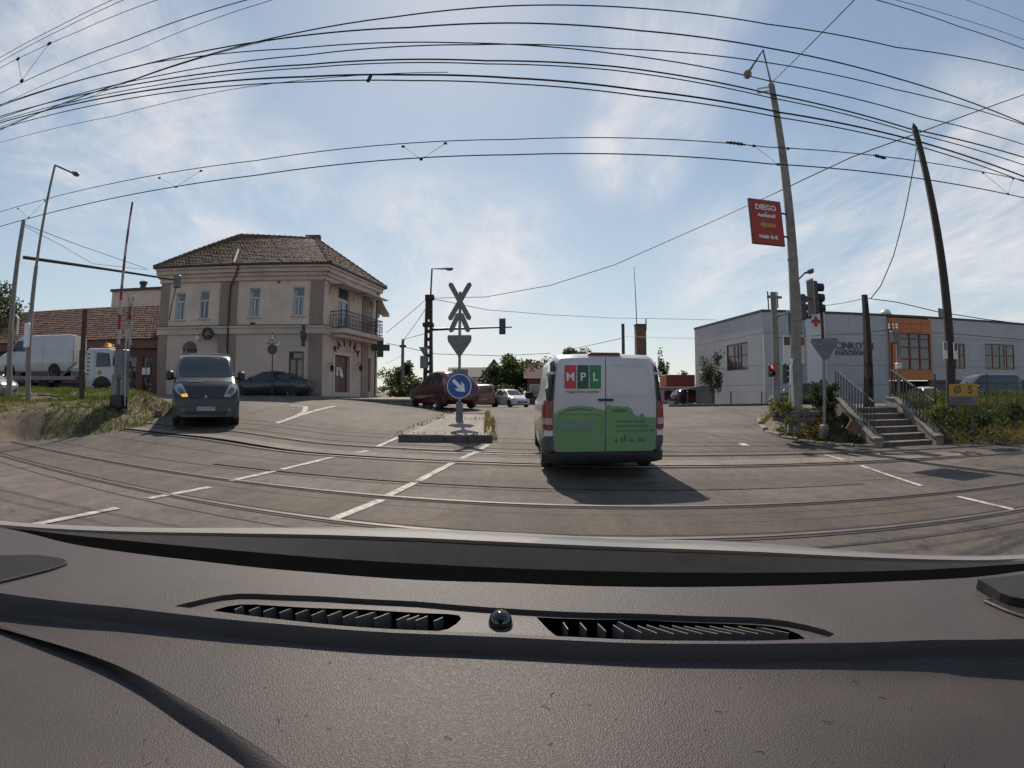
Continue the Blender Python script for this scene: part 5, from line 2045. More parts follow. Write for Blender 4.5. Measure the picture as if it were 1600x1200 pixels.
def grass_on(name, label, hz, inside, box, n, h, m, seed, w=.012, mask=None, lean=.5):
    r = random.Random(seed)
    mb = MB()
    x0, x1, y0, y1 = box
    k = 0
    tries = 0
    while k < n and tries < n * 8:
        tries += 1
        x, y = r.uniform(x0, x1), r.uniform(y0, y1)
        if not inside(x, y):
            continue
        d = noise.noise(Vector((x * .9, y * .9, seed * 1.7)))
        if mask and not mask(x, y, d, r):
            continue
        z = hz(x, y)
        k += 1
        for q in range(3):
            hh = h * r.uniform(.4, 1.2) * (1 + .5 * d)
            a = r.uniform(0, 6.28)
            px_, py_ = x + r.gauss(0, .03), y + r.gauss(0, .03)
            lx, ly = r.gauss(0, lean * hh), r.gauss(0, lean * hh)
            wx, wy = math.cos(a) * w, math.sin(a) * w
            mb.add([(px_ - wx, py_ - wy, z - .01), (px_ + wx, py_ + wy, z - .01), (px_ + lx * .5 + wx * .6, py_ + ly * .5 + wy * .6, z + hh * .6), (px_ + lx, py_ + ly, z + hh)], [(0, 1, 2), (0, 2, 3)])
    o = mb.build(name, m, kind='stuff')
    return tag(o, label, 'grass')


# left verge: mown earth bank between the tracks and the side street
lp = [atg(*p) for p in ((-60, 700), (30, 690), (118, 684), (190, 675), (232, 664), (248, 652))]
lpoly = [(p.x, p.y) for p in lp] + [(-11.0, 15.2), (-14.5, 17.0), (-19, 17.0), (-30, 17.0), (-32, 14)]
lh = lambda x, y: .22 + .48 * float(sstep(-9.5, -13, x))
HL = mound('verge', 'bank of dry brown earth and thin grass beside the crossing barrier', lpoly, lh, M['soil'], edge=1.3, rough=.09, seed=2)
M['grass_verge'] = leaf_mat('verge_grass_blades', (.085, .115, .026), .5)
grass_on('dry_grass', 'short dry grass on the brown earth bank', *HL[:3], 9000, .07, M['drygrass'], 5, w=.010, mask=lambda x, y, d, r: d > -.15)
grass_on('green_grass', 'green grass at the foot of the raised barrier', *HL[:3], 9000, .11, M['grass_verge'], 6, w=.011, mask=lambda x, y, d, r: (x > -12.6) or (y > 14.2) or d > .1)
# kerb along that verge
for k, (a, b) in enumerate(zip([(249, 652), (243, 641), (232, 632)], [(243, 641), (232, 632), (214, 626)])):
    pa, pb = atg(*a), atg(*b)
    ce = (pa + pb) / 2
    d = pb - pa
    o = MB().box((ce.x, ce.y, ce.z + .04), (d.length - .01, .16, .22), rz=math.atan2(d.y, d.x), bev=.02).build('kerb_stone', M['kerb'])
    tag(o, ['pale kerb stone by the wheel of the grey van', 'middle kerb stone of the grass verge by the grey van', 'farthest kerb stone of the grass verge by the grey van'][k], 'kerb stone', 'kerb of the left verge')
# fallen pale branch and hose on the bank
_q = [at(75, 607, 12.5), at(86, 608, 12.4), at(98, 611, 12.3)]
o = MB().tube([Vector((p.x, p.y, HL[0](p.x, p.y) + .04)) for p in _q], .035, 6).build('fallen_branch', M['white_trim'])
tag(o, 'pale stick lying on top of the earth bank', 'stick')
pts = []
for px, py in ((60, 648), (78, 632), (100, 618), (118, 611), (130, 606)):
    p = atg(px, py)
    q = at(px, py, min(p.y, 13.2))
    pts.append(Vector((q.x, q.y, HL[0](q.x, q.y) + .03)))
o = MB().tube(pts, .03, 6).build('black_hose', M['black'], smooth=True)
tag(o, 'black hose lying across the earth bank', 'hose')

# right-hand embankment with steps
rp0 = [atg(*p) for p in ((1187, 655), (1192, 668), (1222, 682), (1270, 692), (1330, 696), (1362, 697))]
rpoly = [(p.x, p.y) for p in rp0]
SB0, SB1 = atz(1377, 694, .12), atz(1456, 690, .12)          # foot of the steps
sd_ = (SB1 - SB0)
sd_.z = 0
SW = sd_.length
sdx = sd_.normalized()
sdy = Vector((-sdx.y, sdx.x, 0))
rpoly += [((SB0 - sdx * .35).x, (SB0 - sdx * .35).y), ((SB0 - sdx * .35 + sdy * 2.6).x, (SB0 - sdx * .35 + sdy * 2.6).y), (9.8, 16.5), (7.6, 16.0)]
rh = lambda x, y: .07 + .50 * float(sstep(9.3, 10.9, y + .15 * (x - 7)))
HR = mound('verge', 'bank with rubble, weeds and sandy edge below the concrete lamp pole', rpoly, rh, M['soil'], edge=.6, rough=.05, seed=5)
# kerb along it
kp = [atg(*p) for p in ((1186, 655), (1188, 664), (1197, 674), (1222, 683), (1248, 689), (1275, 693), (1305, 696), (1335, 698), (1366, 699))]
kb = thing('verge_kerb', 'curved weathered kerb round the bank at the lamp pole', 'kerb', tuple(kp[3]))
for a, b in zip(kp[:-1], kp[1:]):
    d = b - a
    k = max(1, int(d.length / .9))
    for j in range(k):
        p, q = a.lerp(b, j / k), a.lerp(b, (j + 1) / k)
        ce = (p + q) / 2
        MB().box((ce.x, ce.y, ce.z - .03 + rnd.uniform(-.012, .012)), ((q - p).length - .014, .15, .2), rz=math.atan2(d.y, d.x) + rnd.uniform(-.02, .02), bev=.025).build('kerb_stone', M['kerb'], kb, off=tuple(kp[3]))
# right of the steps
r2 = [(SB1 + sdx * .35), (SB1 + sdx * .55 - sdy * .05), Vector((11.8, 8.1, 0)), Vector((16, 7.0, 0)), Vector((22, 5.6, 0)), Vector((30, 4, 0)), Vector((34, 14, 0)), Vector((14, 15, 0)), (SB1 + sdx * .35 + sdy * 2.8)]
rh2 = lambda x, y: .10 + .68 * float(sstep(0.3, 2.6, y - (9.0 - .19 * (x - 9))))
HQ = mound('verge', 'overgrown green bank behind the fence right of the steps', [(p.x, p.y) for p in r2], rh2, M['soil'], edge=.4, res=.22, rough=.06, seed=8)
grass_on('weeds', 'tall green weeds on the bank behind the fence', *HQ[:3], 9000, .28, M['grass'], 9, w=.018, mask=lambda x, y, d, r: y - (9.0 - .19 * (x - 9)) > .7)
grass_on('scrub', 'dry brown scrub at the foot of the fence bank', *HQ[:3], 7000, .22, M['drygrass'], 10, w=.008, mask=lambda x, y, d, r: y - (9.0 - .19 * (x - 9)) < 1.0 or d > .1, lean=.9)
grass_on('weeds', 'thin weeds on the bank at the lamp pole', *HR[:3], 1600, .12, M['drygrass'], 12, w=.010, mask=lambda x, y, d, r: d > .05)
# plateau path above the steps
mb = MB()
c0 = SB0 + sdy * 2.2
_pz = lambda a, i: .93 * (1 - min(1, i / 4)) + (float(gz(a.x, a.y)) - .05) * min(1, i / 4)
P = []
for i in range(6):
    a = c0 + sdy * i * 1.6
    P.append([(a.x - sdx.x * .6, a.y - sdx.y * .6, _pz(a, i)), (a.x + sdx.x * (SW + .6), a.y + sdx.y * (SW + .6), _pz(a, i))])
MB().grid(P).build('path', M['concrete'], kind='structure')

# steps
M['rail_paint'] = mat('handrail_paint', (.10, .098, .095), .85, var=.25, scale=12, spec=.15)
st = thing('concrete_steps', 'flight of worn concrete steps with iron railings up the bank', 'steps', tuple(SB0))
so = tuple(SB0)
NS, RISE, RUN = 6, .15, .36
Ms = Matrix((sdx, sdy, Vector((0, 0, 1)))).transposed()
for i in range(NS):
    c = SB0 + sdx * SW / 2 + sdy * (i * RUN + RUN / 2)
    z = .02 + i * RISE
    MB().box((c.x, c.y, z + .0), (SW, RUN + .06, RISE + .08), M=Ms, bev=.012).build('step', M['dkerb'], st, off=so)
    c2 = c - sdy * .02
    MB().box((c2.x, c2.y, z + RISE / 2 + .055), (SW - .01, RUN + .07, .035), M=Ms, bev=.012).build('tread', M['kerb'], st, off=so)
for s in (0, 1):
    o_ = SB0 + sdx * (-.16 if s == 0 else SW + .16)
    mb = MB()
    prof = [(-.15, -.1), (NS * RUN + .3, -.1), (NS * RUN + .3, NS * RISE + .16), (NS * RUN - .2, NS * RISE + .14), (.05, .18), (-.15, .14)]
    mb.prism(prof, .26, M=Matrix((sdy, -sdx, Vector((0, 0, 1)))).transposed(), loc=(o_.x, o_.y, .08))
    mb.build('cheek_wall', M['concrete_pole'], st, off=so)
    mb = MB()
    top = [(NS * RUN + .3, NS * RISE + .16), (NS * RUN - .2, NS * RISE + .14), (.05, .18), (-.15, .14)]
    a_ = [o_ + sdy * u_ + Vector((0, 0, .08 - o_.z + z_ + .03)) for u_, z_ in top]
    for p, q in zip(a_[:-1], a_[1:]):
        d = q - p
        mm_ = d.to_track_quat('X', 'Z').to_matrix()
        mb.box((p + q) / 2, (d.length, .32, .06), M=mm_, bev=.012)
    mb.build('cheek_coping', M['kerb'], st, off=so)
    # railing
    ra_, rb2 = o_ + sdy * .15, o_ + sdy * (NS * RUN + .2)
    za0, zb0 = .30, NS * RISE + .25
    rail = MB()
    Hh = .80
    rail.tube([Vector((ra_.x, ra_.y, za0 + Hh)), Vector((rb2.x, rb2.y, zb0 + Hh))], .03, 6)
    rail.tube([Vector((ra_.x, ra_.y, za0 + .12)), Vector((rb2.x, rb2.y, zb0 + .12))], .02, 6)
    rl = rail.build('handrail', M['rail_paint'], st, off=so)
    nb_ = 13
    for i in range(nb_ + 1):
        f = i / nb_
        p = ra_.lerp(rb2, f)
        z = za0 + (zb0 - za0) * f
        MB().box((p.x, p.y, z + Hh / 2), (.03, .03, Hh), M=Ms).build('baluster', M['dsteel'], rl, off=so)

# fence right of the steps
fp0 = SB1 + sdx * .75 + sdy * .9
fpts = [fp0, Vector((13.2, 9.9, 0)), Vector((18, 8.9, 0)), Vector((26, 7.3, 0))]
fn = thing('picket_fence', 'thin dark iron fence across the overgrown bank', 'fence', (fp0.x, fp0.y, .5))
fo = tuple(fn.location)
for a, b in zip(fpts[:-1], fpts[1:]):
    L_ = (b - a).length
    k = int(L_ / .42)
    P = [a.lerp(b, i / k) for i in range(k + 1)]
    for h_ in (.95,):
        MB().tube([Vector((p.x, p.y, HQ[0](p.x, p.y) + h_)) for p in P], .012, 5).build('fence_rail', M['dsteel'], fn, off=fo)
    for i, p in enumerate(P[:-1]):
        z = HQ[0](p.x, p.y)
        big = i % 5 == 0
        MB().box((p.x, p.y, z + .5 + (.08 if big else 0)), (.05 if big else .022, .05 if big else .022, 1.05 + (.18 if big else 0))).build('picket', M['dsteel'] if i % 7 else M['rust'], fn, off=fo)

# rubble stones on the bank
rs = random.Random(21)
rub = []
for k in range(30):
    while True:
        x, y = rs.uniform(7, 10.5), rs.uniform(8.6, 12.5)
        if HR[1](x, y) and x > 7.9:
            break
    s = rs.uniform(.05, .16)
    mb = MB()
    mb.lathe([(.01, -s * .5), (s * rs.uniform(.6, .9), -s * .3), (s, 0), (s * rs.uniform(.5, .8), s * .4), (.01, s * .55)], 6, M=Matrix.Rotation(rs.uniform(0, 6), 3, 'Z') @ Matrix.Diagonal((1, rs.uniform(.5, 1), rs.uniform(.5, .9))).to_3x3())
    o = mb.build('rubble_stone', M['dkerb'] if k % 3 else M['kerb'])
    o.location = (x, y, HR[0](x, y) + s * .15)
    tag(o, 'broken stone lying among weeds on the bank below the lamp pole', 'stone', 'rubble on the right-hand bank')
    rub.append(o)
q = at(1333, 668, 9.9)
o = MB().box((0, 0, 0), (.34, .08, .26), M=Matrix.Rotation(.5, 3, 'Y') @ Matrix.Rotation(.3, 3, 'X'), bev=.015).build('broken_tile', M['tile_red'])
o.location = (q.x, q.y, max(q.z, HR[0](q.x, q.y) + .1))
tag(o, 'reddish broken slab leaning on the rubble by the steps', 'slab')


def shrub(name, label, loc, rx, rz_, n, size, m, seed, group=None, stems=7):
    r = random.Random(seed)
    t = thing(name, label, 'shrub', loc, 0, group)
    mb = MB()
    for k in range(stems):
        a = r.uniform(0, 6.28)
        mb.tube([(0, 0, -.05), (math.cos(a) * rx * .3, math.sin(a) * rx * .3, rz_ * .5), (math.cos(a) * rx * .6, math.sin(a) * rx * .6, rz_ * r.uniform(.8, 1.2))], [.02, .014, .005], 5)
    mb.build('stems', M['bark'], t)
    mb = MB()
    leaf_cloud(mb, (0, 0, rz_ * .62), (rx, rx, rz_ * .62), n, size, r, clumps=16)
    mb.build('foliage', m, t)
    return t


def shrub_px(label, px, py, Y, rx, rz_, n, size, m, seed, **kw):
    p = at(px, py, Y)
    z = HR[0](p.x, p.y) if HR[1](p.x, p.y) else p.z
    shrub('shrub', label, (p.x, p.y, z), rx, rz_, n, size, m, seed, **kw)


shrub_px('green sumac shrub between lamp pole and give way sign', 1283, 642, 11.6, .5, .85, 1300, .11, M['leaf_dark'], 31)
shrub_px('dark shrub in front of the stair railing', 1320, 648, 11.2, .45, .6, 1000, .10, M['leaf_dark'], 32)
shrub_px('small weed bush at the left foot of the lamp pole', 1224, 652, 11.2, .4, .45, 800, .08, M['leaf_light'], 33)
shrub_px('low weed bush on the sandy edge of the bank', 1238, 668, 9.9, .25, .22, 350, .06, M['leaf'], 34)
for k, (px, py, lab) in enumerate(((1470, 660, 'leafy bush just right of the steps'), (1535, 668, 'brownish leaning bush at the fence'), (1585, 660, 'dark bush at the right picture edge'))):
    p = at(px, py, 8.6 - .4 * k)
    shrub('shrub', lab, (p.x, p.y, HQ[0](p.x, p.y) if HQ[1](p.x, p.y) else p.z), .45, .36, 1100, .08, [M['leaf_light'], M['leaf_dark'], M['leaf_dark']][k], 40 + k)
# ground cover: leafy undergrowth on both banks
ru = random.Random(77)
for nm, lab, H_, cnt, zmax, mm_, cond in (('undergrowth', 'leafy dark undergrowth along the fence bank', HQ, 420, .55, 'leaf_dark', lambda x, y: y - (9.0 - .19 * (x - 9)) > .5 and x < 24),
                                      ('undergrowth', 'dry brown undergrowth at the foot of the fence bank', HQ, 200, .32, 'leaf_dry', lambda x, y: y - (9.0 - .19 * (x - 9)) < 1.3 and x < 20),
                                      ('undergrowth', 'low weeds and dead leaves on the rubble bank by the lamp pole', HR, 110, .22, 'leaf_dry', lambda x, y: y > 9.3 and y < 12.5),
                                      ('undergrowth', 'green creepers round the foot of the lamp pole', HR, 60, .34, 'leaf_dark', lambda x, y: y > 10.2 and y < 12.5)):
    mb = MB()
    x0, x1, y0, y1 = H_[2]
    k = 0
    tr_ = 0
    while k < cnt and tr_ < 20000:
        tr_ += 1
        x, y = ru.uniform(x0, x1), ru.uniform(y0, y1)
        if not cond(x, y) or not H_[1](x, y):
            continue
        k += 1
        z = H_[0](x, y)
        hh = zmax * ru.uniform(.3, 1)
        leaf_cloud(mb, (x, y, z + hh * .5), (.28, .28, hh * .55), 34, .075, ru, clumps=5)
    tag(mb.build(nm, M[mm_], kind='stuff'), lab, 'undergrowth')
for px_, py_, Y_, rx_, rz_, lab in ((646, 612, 38, 3.2, 1.5, 'low green hedge between the pharmacy and the lattice pole'), (742, 606, 60, 5.5, 2.6, 'hedge in front of the grey roofed house'), (612, 610, 46, 2.6, 2.4, 'dark hedge at the rear corner of the pharmacy')):
    p = at(px_, py_, Y_)
    shrub('hedge', lab, (p.x, p.y, float(gz(p.x, p.y)) - .2), rx_, rz_, 2200, .26, M['leaf_dark'], int(px_))
# dead twigs
mb = MB()
rt = random.Random(8)
for k in range(26):
    p = at(rt.uniform(1545, 1600), rt.uniform(684, 700), 7.2)
    a = rt.uniform(-.5, .6)
    l = rt.uniform(.2, .7)
    mb.tube([p, p + Vector((math.cos(a) * l, rt.uniform(-.2, .2), math.sin(a) * l * .5))], [.008, .003], 4)
tag(mb.build('dead_twigs', M['drygrass'], kind='stuff'), 'pile of dead twigs at the right picture edge', 'twigs')
# weeds on the island edge
mb = MB()
ri = random.Random(4)
isx = lambda t: island_half(t)[1]
grass_i = []
for k in range(620):
    t = ri.random()
    if ri.random() < .45:
        continue
    sd2 = ri.random()
    if sd2 < .72:
        x = isx(t) + ri.uniform(-.18, .12)
    elif sd2 < .86:
        x = island_half(t)[0] + ri.uniform(-.1, .08)
    else:
        x = ri.uniform(*island_half(t))
        t = ri.choice([0.03, .62, .66])
    y = ISY0 + .1 + (ISY1 - ISY0) * t
    z = zi(-1.7, y) + (IH if x < isx(t) - .02 else 0)
    for q in range(3):
        h = ri.uniform(.04, .20) * (1.15 if sd2 < .72 else .7) * (.5 + abs(noise.noise(Vector((t * 11, 2, 1)))) * 2)
        a = ri.uniform(0, 6.28)
        w_ = .012
        lx, ly = ri.gauss(0, .4 * h), ri.gauss(0, .4 * h)
        mb.add([(x - w_ * math.cos(a), y - w_ * math.sin(a), z - .01), (x + w_ * math.cos(a), y + w_ * math.sin(a), z - .01), (x + lx, y + ly, z + h)], [(0, 1, 2)])
tag(mb.build('weeds', M['drygrass'], kind='stuff'), 'yellowish weeds sprouting along the island kerb', 'weeds')

# block planter round the concrete pole
pb = at(1240, 642, 11.3)
pl = thing('block_planter', 'low wall of grey concrete blocks round the foot of the lamp pole', 'planter', (pb.x, pb.y, .5))
lo_ = tuple(pl.location)
zpl = at(1242, 660, 10.75).z
for row in range(2):
    for k in range(3):
        MB().box((pb.x - .34 + k * .31 + (.12 if row else 0), pb.y - .42 + .03 * k, zpl + .06 + row * .125), (.30, .16, .12), rz=.1, bev=.015).build('block', M['dkerb'], pl, off=lo_)
    for k in range(2):
        MB().box((pb.x - .44 - .02 * row, pb.y - .22 + k * .30, zpl + .06 + row * .125), (.15, .29, .12), bev=.015).build('block', M['dkerb'], pl, off=lo_)

# ------------------------------------------------------------------ poles, signs and signals
def post(name, label, cat, p, group=None):
    return thing(name, label, cat, tuple(p), 0, group)


def zrot(p, tilt=0.0):
    """rotation whose local -y faces the camera"""
    a = math.atan2(-p.x, p.y)
    return Matrix.Rotation(a + tilt, 3, 'Z')


def lamp_head(mb, c, d, l=.6):
    d = Vector(d).normalized()
    m = d.to_track_quat('X', 'Z').to_matrix()
    mb.box(Vector(c) + d * l / 2, (l, .22, .10), M=m, bev=.04)
    mb.box(Vector(c) + d * l / 2 + m @ Vector((.05, 0, -.07)), (l * .6, .17, .06), M=m, bev=.025)


# blue arrow / give way / level crossing sign on the island
sp = at(718, 662, 15.0)
sp.z = zi(sp.x, sp.y) + IH - .02
sg = post('island_sign_post', 'sign post on the traffic island with crossing cross and blue arrow disc', 'road sign', sp)
PX = 15.0 / 800
zc = lambda py: at(718, py, 15.0).z - sp.z
mb = MB()
mb.tube([(0, 0, 0), (0, 0, zc(456))], .042, 10)
mb.build('post', M['steel'], sg)
mb = MB()
mb.box((0, 0, (zc(663) + zc(629)) / 2), (.20, .16, zc(629) - zc(663)), bev=.02)
mb.build('post_sleeve', M['signback'], sg)


def plank(mb, a, b, w, y, th=.02):
    a, b = Vector((a[0], 0, a[1])), Vector((b[0], 0, b[1]))
    d = (b - a)
    L_ = d.length
    ang = math.atan2(d.z, d.x)
    pt = w * .42
    poly = [(-L_ / 2, 0), (-L_ / 2 + pt, -w / 2), (L_ / 2 - pt, -w / 2), (L_ / 2, 0), (L_ / 2 - pt, w / 2), (-L_ / 2 + pt, w / 2)]
    c = (a + b) / 2
    mb.prism(poly, th, M=Matrix.Rotation(-ang, 3, 'Y'), loc=(c.x, y, c.z))


for k, (a, b, y) in enumerate((((-.315, zc(442)), (.315, zc(501)), -.075), ((.315, zc(442)), (-.315, zc(501)), -.05))):
    mb = MB()
    plank(mb, a, b, .15, y)
    mb.build('cross_plank', M['signback'], sg)
for s in (-1, 1):
    mb = MB()
    plank(mb, (s * .02, zc(489)), (s * .28, zc(520)), .15, -.06 - .01 * s)
    mb.build('half_cross_plank', M['signback'], sg)
mb = MB()
r_ = .07
tri = [(-.34, zc(524)), (.34, zc(524)), (.36, zc(528)), (.34, zc(534)), (.05, zc(556)), (0, zc(559)), (-.05, zc(556)), (-.34, zc(534)), (-.36, zc(528))]
mb.prism(tri, .025, loc=(0, -.06, 0))
mb.build('give_way_plate', M['signback'], sg)
mb = MB()
Mx = Matrix.Rotation(math.pi / 2, 3, 'X')
mb.lathe([(.36, 0), (.36, .03), (.001, .03)], 36, M=Mx, loc=(0, -.05, zc(603.5)))
disc = mb.build('arrow_disc', M['white'], sg)
mb = MB()
mb.lathe([(.335, 0), (.335, .035), (.001, .035)], 36, M=Mx, loc=(0, -.055, zc(603.5)))
mb.build('disc_face', M['blue'], disc)
mb = MB()
arrow = [(-.255, .045), (.02, .045), (-.05, .125), (.05, .125), (.235, 0), (.05, -.125), (-.05, -.125), (.02, -.045), (-.255, -.045)]
arrow = [(-.26, .05), (.045, .05), (-.055, .14), (.07, .14), (.24, 0), (.07, -.14), (-.055, -.14), (.045, -.05), (-.26, -.05)]
mb.prism(arrow, .008, M=Matrix.Rotation(R(45), 3, 'Y'), loc=(0, -.095, zc(603.5)))
mb.build('arrow', M['white'], disc)
mb = MB()
mb.box((.02, -.03, zc(586)), (.46, .02, .34), bev=.005)
mb.build('backing_plate', M['signback'], sg)

# left street light
sp = at(44, 592, 12.2)
base = Vector((sp.x, sp.y, .95))
pl_ = post('street_lamp', 'tall grey street lamp with angled arm on the left bank', 'street lamp', base)
tz = at(86, 258, 12.2)
mb = MB()
tx = (tz - base)
mb.tube([(0, 0, -.3), (tx.x * .4, tx.y * .4, tx.z * .55)], [.12, .085], 12)
mb.tube([(tx.x * .4, tx.y * .4, tx.z * .55), (tx.x, tx.y, tx.z)], [.065, .05], 10)
mb.build('pole', M['concrete_pole'], pl_, smooth=True)
mb = MB()
e = at(113, 270, 12.6) - base
mb.tube([tx, e], .035, 8)
mb.build('arm', M['steel'], pl_)
mb = MB()
lamp_head(mb, e, (at(134, 274, 12.7) - base) - e, .42)
mb.build('lantern', M['signback'], pl_, smooth=True)
mb = MB()
b_ = at(42, 524, 12.0) - base
mb.box((b_.x, b_.y, b_.z), (.28, .12, .85), bev=.02)
mb.build('sign_plate', M['white'], pl_)
# signal pole with long arm over the side street
base = Vector((at(15, 600, 12.6).x, 12.6, .95))
sgp = post('signal_pole', 'concrete catenary pole with long arm carrying a traffic signal at the left', 'pole', base)
tp2 = at(37, 345, 12.6) - base
mb = MB()
mb.tube([(0, 0, -.3), (tp2.x, 0, tp2.z)], [.14, .10], 10)
mb.build('pole', M['concrete_pole'], sgp, smooth=True)
a_ = at(36, 402, 12.6)
e_ = at(272, 437, 20.5)
mb = MB()
mb.tube([a_ - base, e_ - base], [.07, .045], 8)
mb.build('arm', M['dsteel'], sgp)
mb = MB()
c = at(277, 440, 20.6) - base
mb.box((c.x, c.y, c.z), (.35, .25, .62), bev=.03)
mb.build('signal_head', M['signback'], sgp)
mb = MB()
mb.tube([c, at(270, 470, 20.6) - base, at(264, 500, 20.7) - base], .03, 5)
mb.build('hanger', M['dsteel'], sgp)
mb = MB()
b_ = at(24, 510, 12.5) - base
mb.tube([b_ + Vector((.18, 0, -.3)), b_ + Vector((.18, 0, .3)), b_ + Vector((.0, 0, .42))], .05, 7)
mb.build('conduit', M['white_trim'], sgp)

# raised barrier
BY = 12.2
b0 = at(186, 660, BY)
b0.z = HL[0](b0.x, b0.y)
br = post('level_crossing_barrier', 'raised red and white level crossing barrier with grey mechanism box', 'barrier', b0)
top = at(207, 316, BY) - b0
bot = at(184, 585, BY) - b0
n_seg = 12
M['boom_red'] = mat('boom_red', (.20, .02, .025), .5, var=.2)
for k in range(n_seg):
    p, q = bot.lerp(top, k / n_seg), bot.lerp(top, (k + 1) / n_seg)
    mb = MB()
    mb.tube([p, q], [.062 - .0022 * k, .062 - .0022 * (k + 1)], 8)
    mb.build('boom_section', M['boom_red'] if k % 2 == 1 else M['boom_white'], br)
mb = MB()
mb.box((.03, .1, 1.35), (.42, .34, .9), bev=.03)
mb.build('mechanism_box', M['signback'], br)
mb = MB()
mb.box((-.1, 0, .45), (.22, .24, 1.2))
mb.box((.18, .05, .45), (.16, .2, 1.2))
mb.build('pedestal', M['concrete_pole'], br)
mb = MB()
mb.box((.0, -.02, .22), (.55, .34, .42), bev=.03)
mb.build('counterweight', M['black'], br)
mb = MB()
mb.tube([(.30, -.02, .1), (.30, -.02, 2.05), (.22, 0, 2.4)], .028, 6)
mb.tube([(.30, -.02, 2.05), (.4, 0, 2.35)], .02, 5)
mb.build('cable_duct', M['boom_white'], br)
o_ = at(128, 600, 12.6)
o_.z = HL[0](o_.x, o_.y)
rp_ = post('rusty_post', 'rusty brown steel post on top of the earth bank', 'post', o_)
mb = MB()
mb.box((0, 0, 1.45), (.13, .13, 3.1))
mb.build('post', M['rust'], rp_)
mb = MB()
mb.box((0, -.07, 1.45), (.05, .02, 3.05))
mb.build('flange', M['rust'], rp_)
# second crossing cross seen edge-on behind the barrier
p = at(200, 600, 14.2)
p.z = .9
cr = post('crossing_cross', 'slim red and white crossing cross on a post behind the barrier', 'road sign', p)
mb = MB()
mb.tube([(0, 0, -.1), (0, 0, at(200, 500, 14.2).z - p.z + .6)], .035, 8)
mb.build('post', M['steel'], cr)
zc2 = at(200, 490, 14.2).z - p.z
for s in (1, -1):
    mb = MB()
    plank(mb, (-.16 * s, zc2 - .62), (.16 * s, zc2 + .62), .10, -.05 - .02 * s)
    mb.build('cross_plank', M['boom_white'], cr)
    mb = MB()
    plank(mb, (-.06 * s, zc2 - .25), (.06 * s, zc2 + .25), .104, -.064 - .02 * s)
    mb.build('red_stripe', M['boom_red'], cr)
    mb = MB()
    plank(mb, (0, zc2 - .55), (.16 * s, zc2 - 1.15), .10, -.05 - .02 * s)
    mb.build('half_cross_plank', M['boom_white'], cr)

# triangle sign at the pharmacy
p = at(425, 616, 23.6)
p.z = 1.0
ts = post('warning_sign', 'slim post with warning triangle and round sign before the pharmacy', 'road sign', p)
mb = MB()
mb.tube([(0, 0, 0), (0, 0, at(425, 527, 23.6).z - p.z)], .03, 8)
mb.build('post', M['rust'], ts)
zt_ = at(425, 531, 23.6).z - p.z
ht = .40
for sc_k, m_, y in ((.82, 'maroon', -.04), (.66, 'white_trim', -.052)):
    mb = MB()
    mb.prism([(-.40 * sc_k, zt_ - .24 * sc_k), (.40 * sc_k, zt_ - .24 * sc_k), (0, zt_ + .46 * sc_k)], .02, loc=(0, y, 0))
    mb.build('triangle_plate' if m_ == 'red' else 'triangle_face', M[m_], ts)
mb = MB()
mb.tube([(-.15, -.066, zt_ - .1), (-.04, -.066, zt_ + .04), (.04, -.066, zt_ - .04), (.14, -.066, zt_ - .12)], .03, 4)
mb.build('pictogram', M['black'], ts)
mb = MB()
mb.lathe([(.26, 0), (.26, .025), (.001, .025)], 20, M=Matrix.Rotation(.6, 3, 'Z') @ Mx, loc=(0, -.04, at(425, 546, 23.6).z - p.z))
mb.build('round_plate', M['maroon'], ts)


M['rust_dark'] = mat('dark_rust', (.05, .036, .034), .8, .2, var=.4, scale=9)


def lattice_pole(name, label, base, h, w0, w1, m, group=None, solid=0.0):
    t = post(name, label, 'pole', base, group)
    for sx in (-1, 1):
        mb = MB()
        P = []
        for z, w_ in ((0, w0), (h, w1)):
            cw = w_ * .34
            xc = sx * (w_ / 2 - cw / 2)
            P.append([(xc - cw / 2, -w_ * .4, z), (xc + cw / 2, -w_ * .4, z), (xc + cw / 2, w_ * .4, z), (xc - cw / 2, w_ * .4, z), (xc - cw / 2, -w_ * .4, z)])
        mb.grid(P)
        mb.build('chord', m, t)
    n = int(h / .42)
    for k in range(n):
        z = h * (k + .5) / n
        w_ = w0 + (w1 - w0) * z / h
        hh = .17 if z < h * (1 - solid) else .43
        MB().box((0, 0, z), (w_ * .34, w_ * .7, hh)).build('batten', m, t)
    return t


# lattice pole with street light and traffic signal on a long arm
lpx = at(669, 600, 27.0)
lpx.z = float(gz(lpx.x, lpx.y)) - .1
lh_ = at(671, 462, 27).z - lpx.z
lt = lattice_pole('lattice_pole', 'dark lattice pole with street light and long signal arm behind the red hatchback', lpx, lh_, .54, .34, M['rust_dark'], solid=.2)
mb = MB()
p0 = at(673, 462, 27) - lpx
p1 = at(675, 420, 27) - lpx
p2 = at(694, 420, 27) - lpx
mb.tube([p0 - Vector((0, 0, .5)), p0, p1, p2], .05, 8)
mb.build('lamp_arm', M['signback'], lt)
mb = MB()
lamp_head(mb, p2, (1, 0, 0), .5)
mb.build('lantern', M['signback'], lt)
mb = MB()
a1, a2 = at(674, 515, 27) - lpx, at(800, 511, 27) - lpx
mb.tube([a1, a2], [.075, .04], 8)
mb.build('signal_arm', M['dsteel'], lt)
c = at(785, 510, 27) - lpx
mb = MB()
mb.box((c.x, c.y - .1, c.z), (.26, .22, .78), bev=.03)
sh = mb.build('signal_head', M['dsteel'], lt)
mb = MB()
mb.box((c.x, c.y - .02, c.z), (.34, .02, .86), bev=.005)
mb.build('backboard', M['black'], sh)
mb = MB()
mb.box((p0.x - .05, p0.y, p0.z - .1), (.45, .45, .25))
mb.build('clamp', M['rust_dark'], lt)
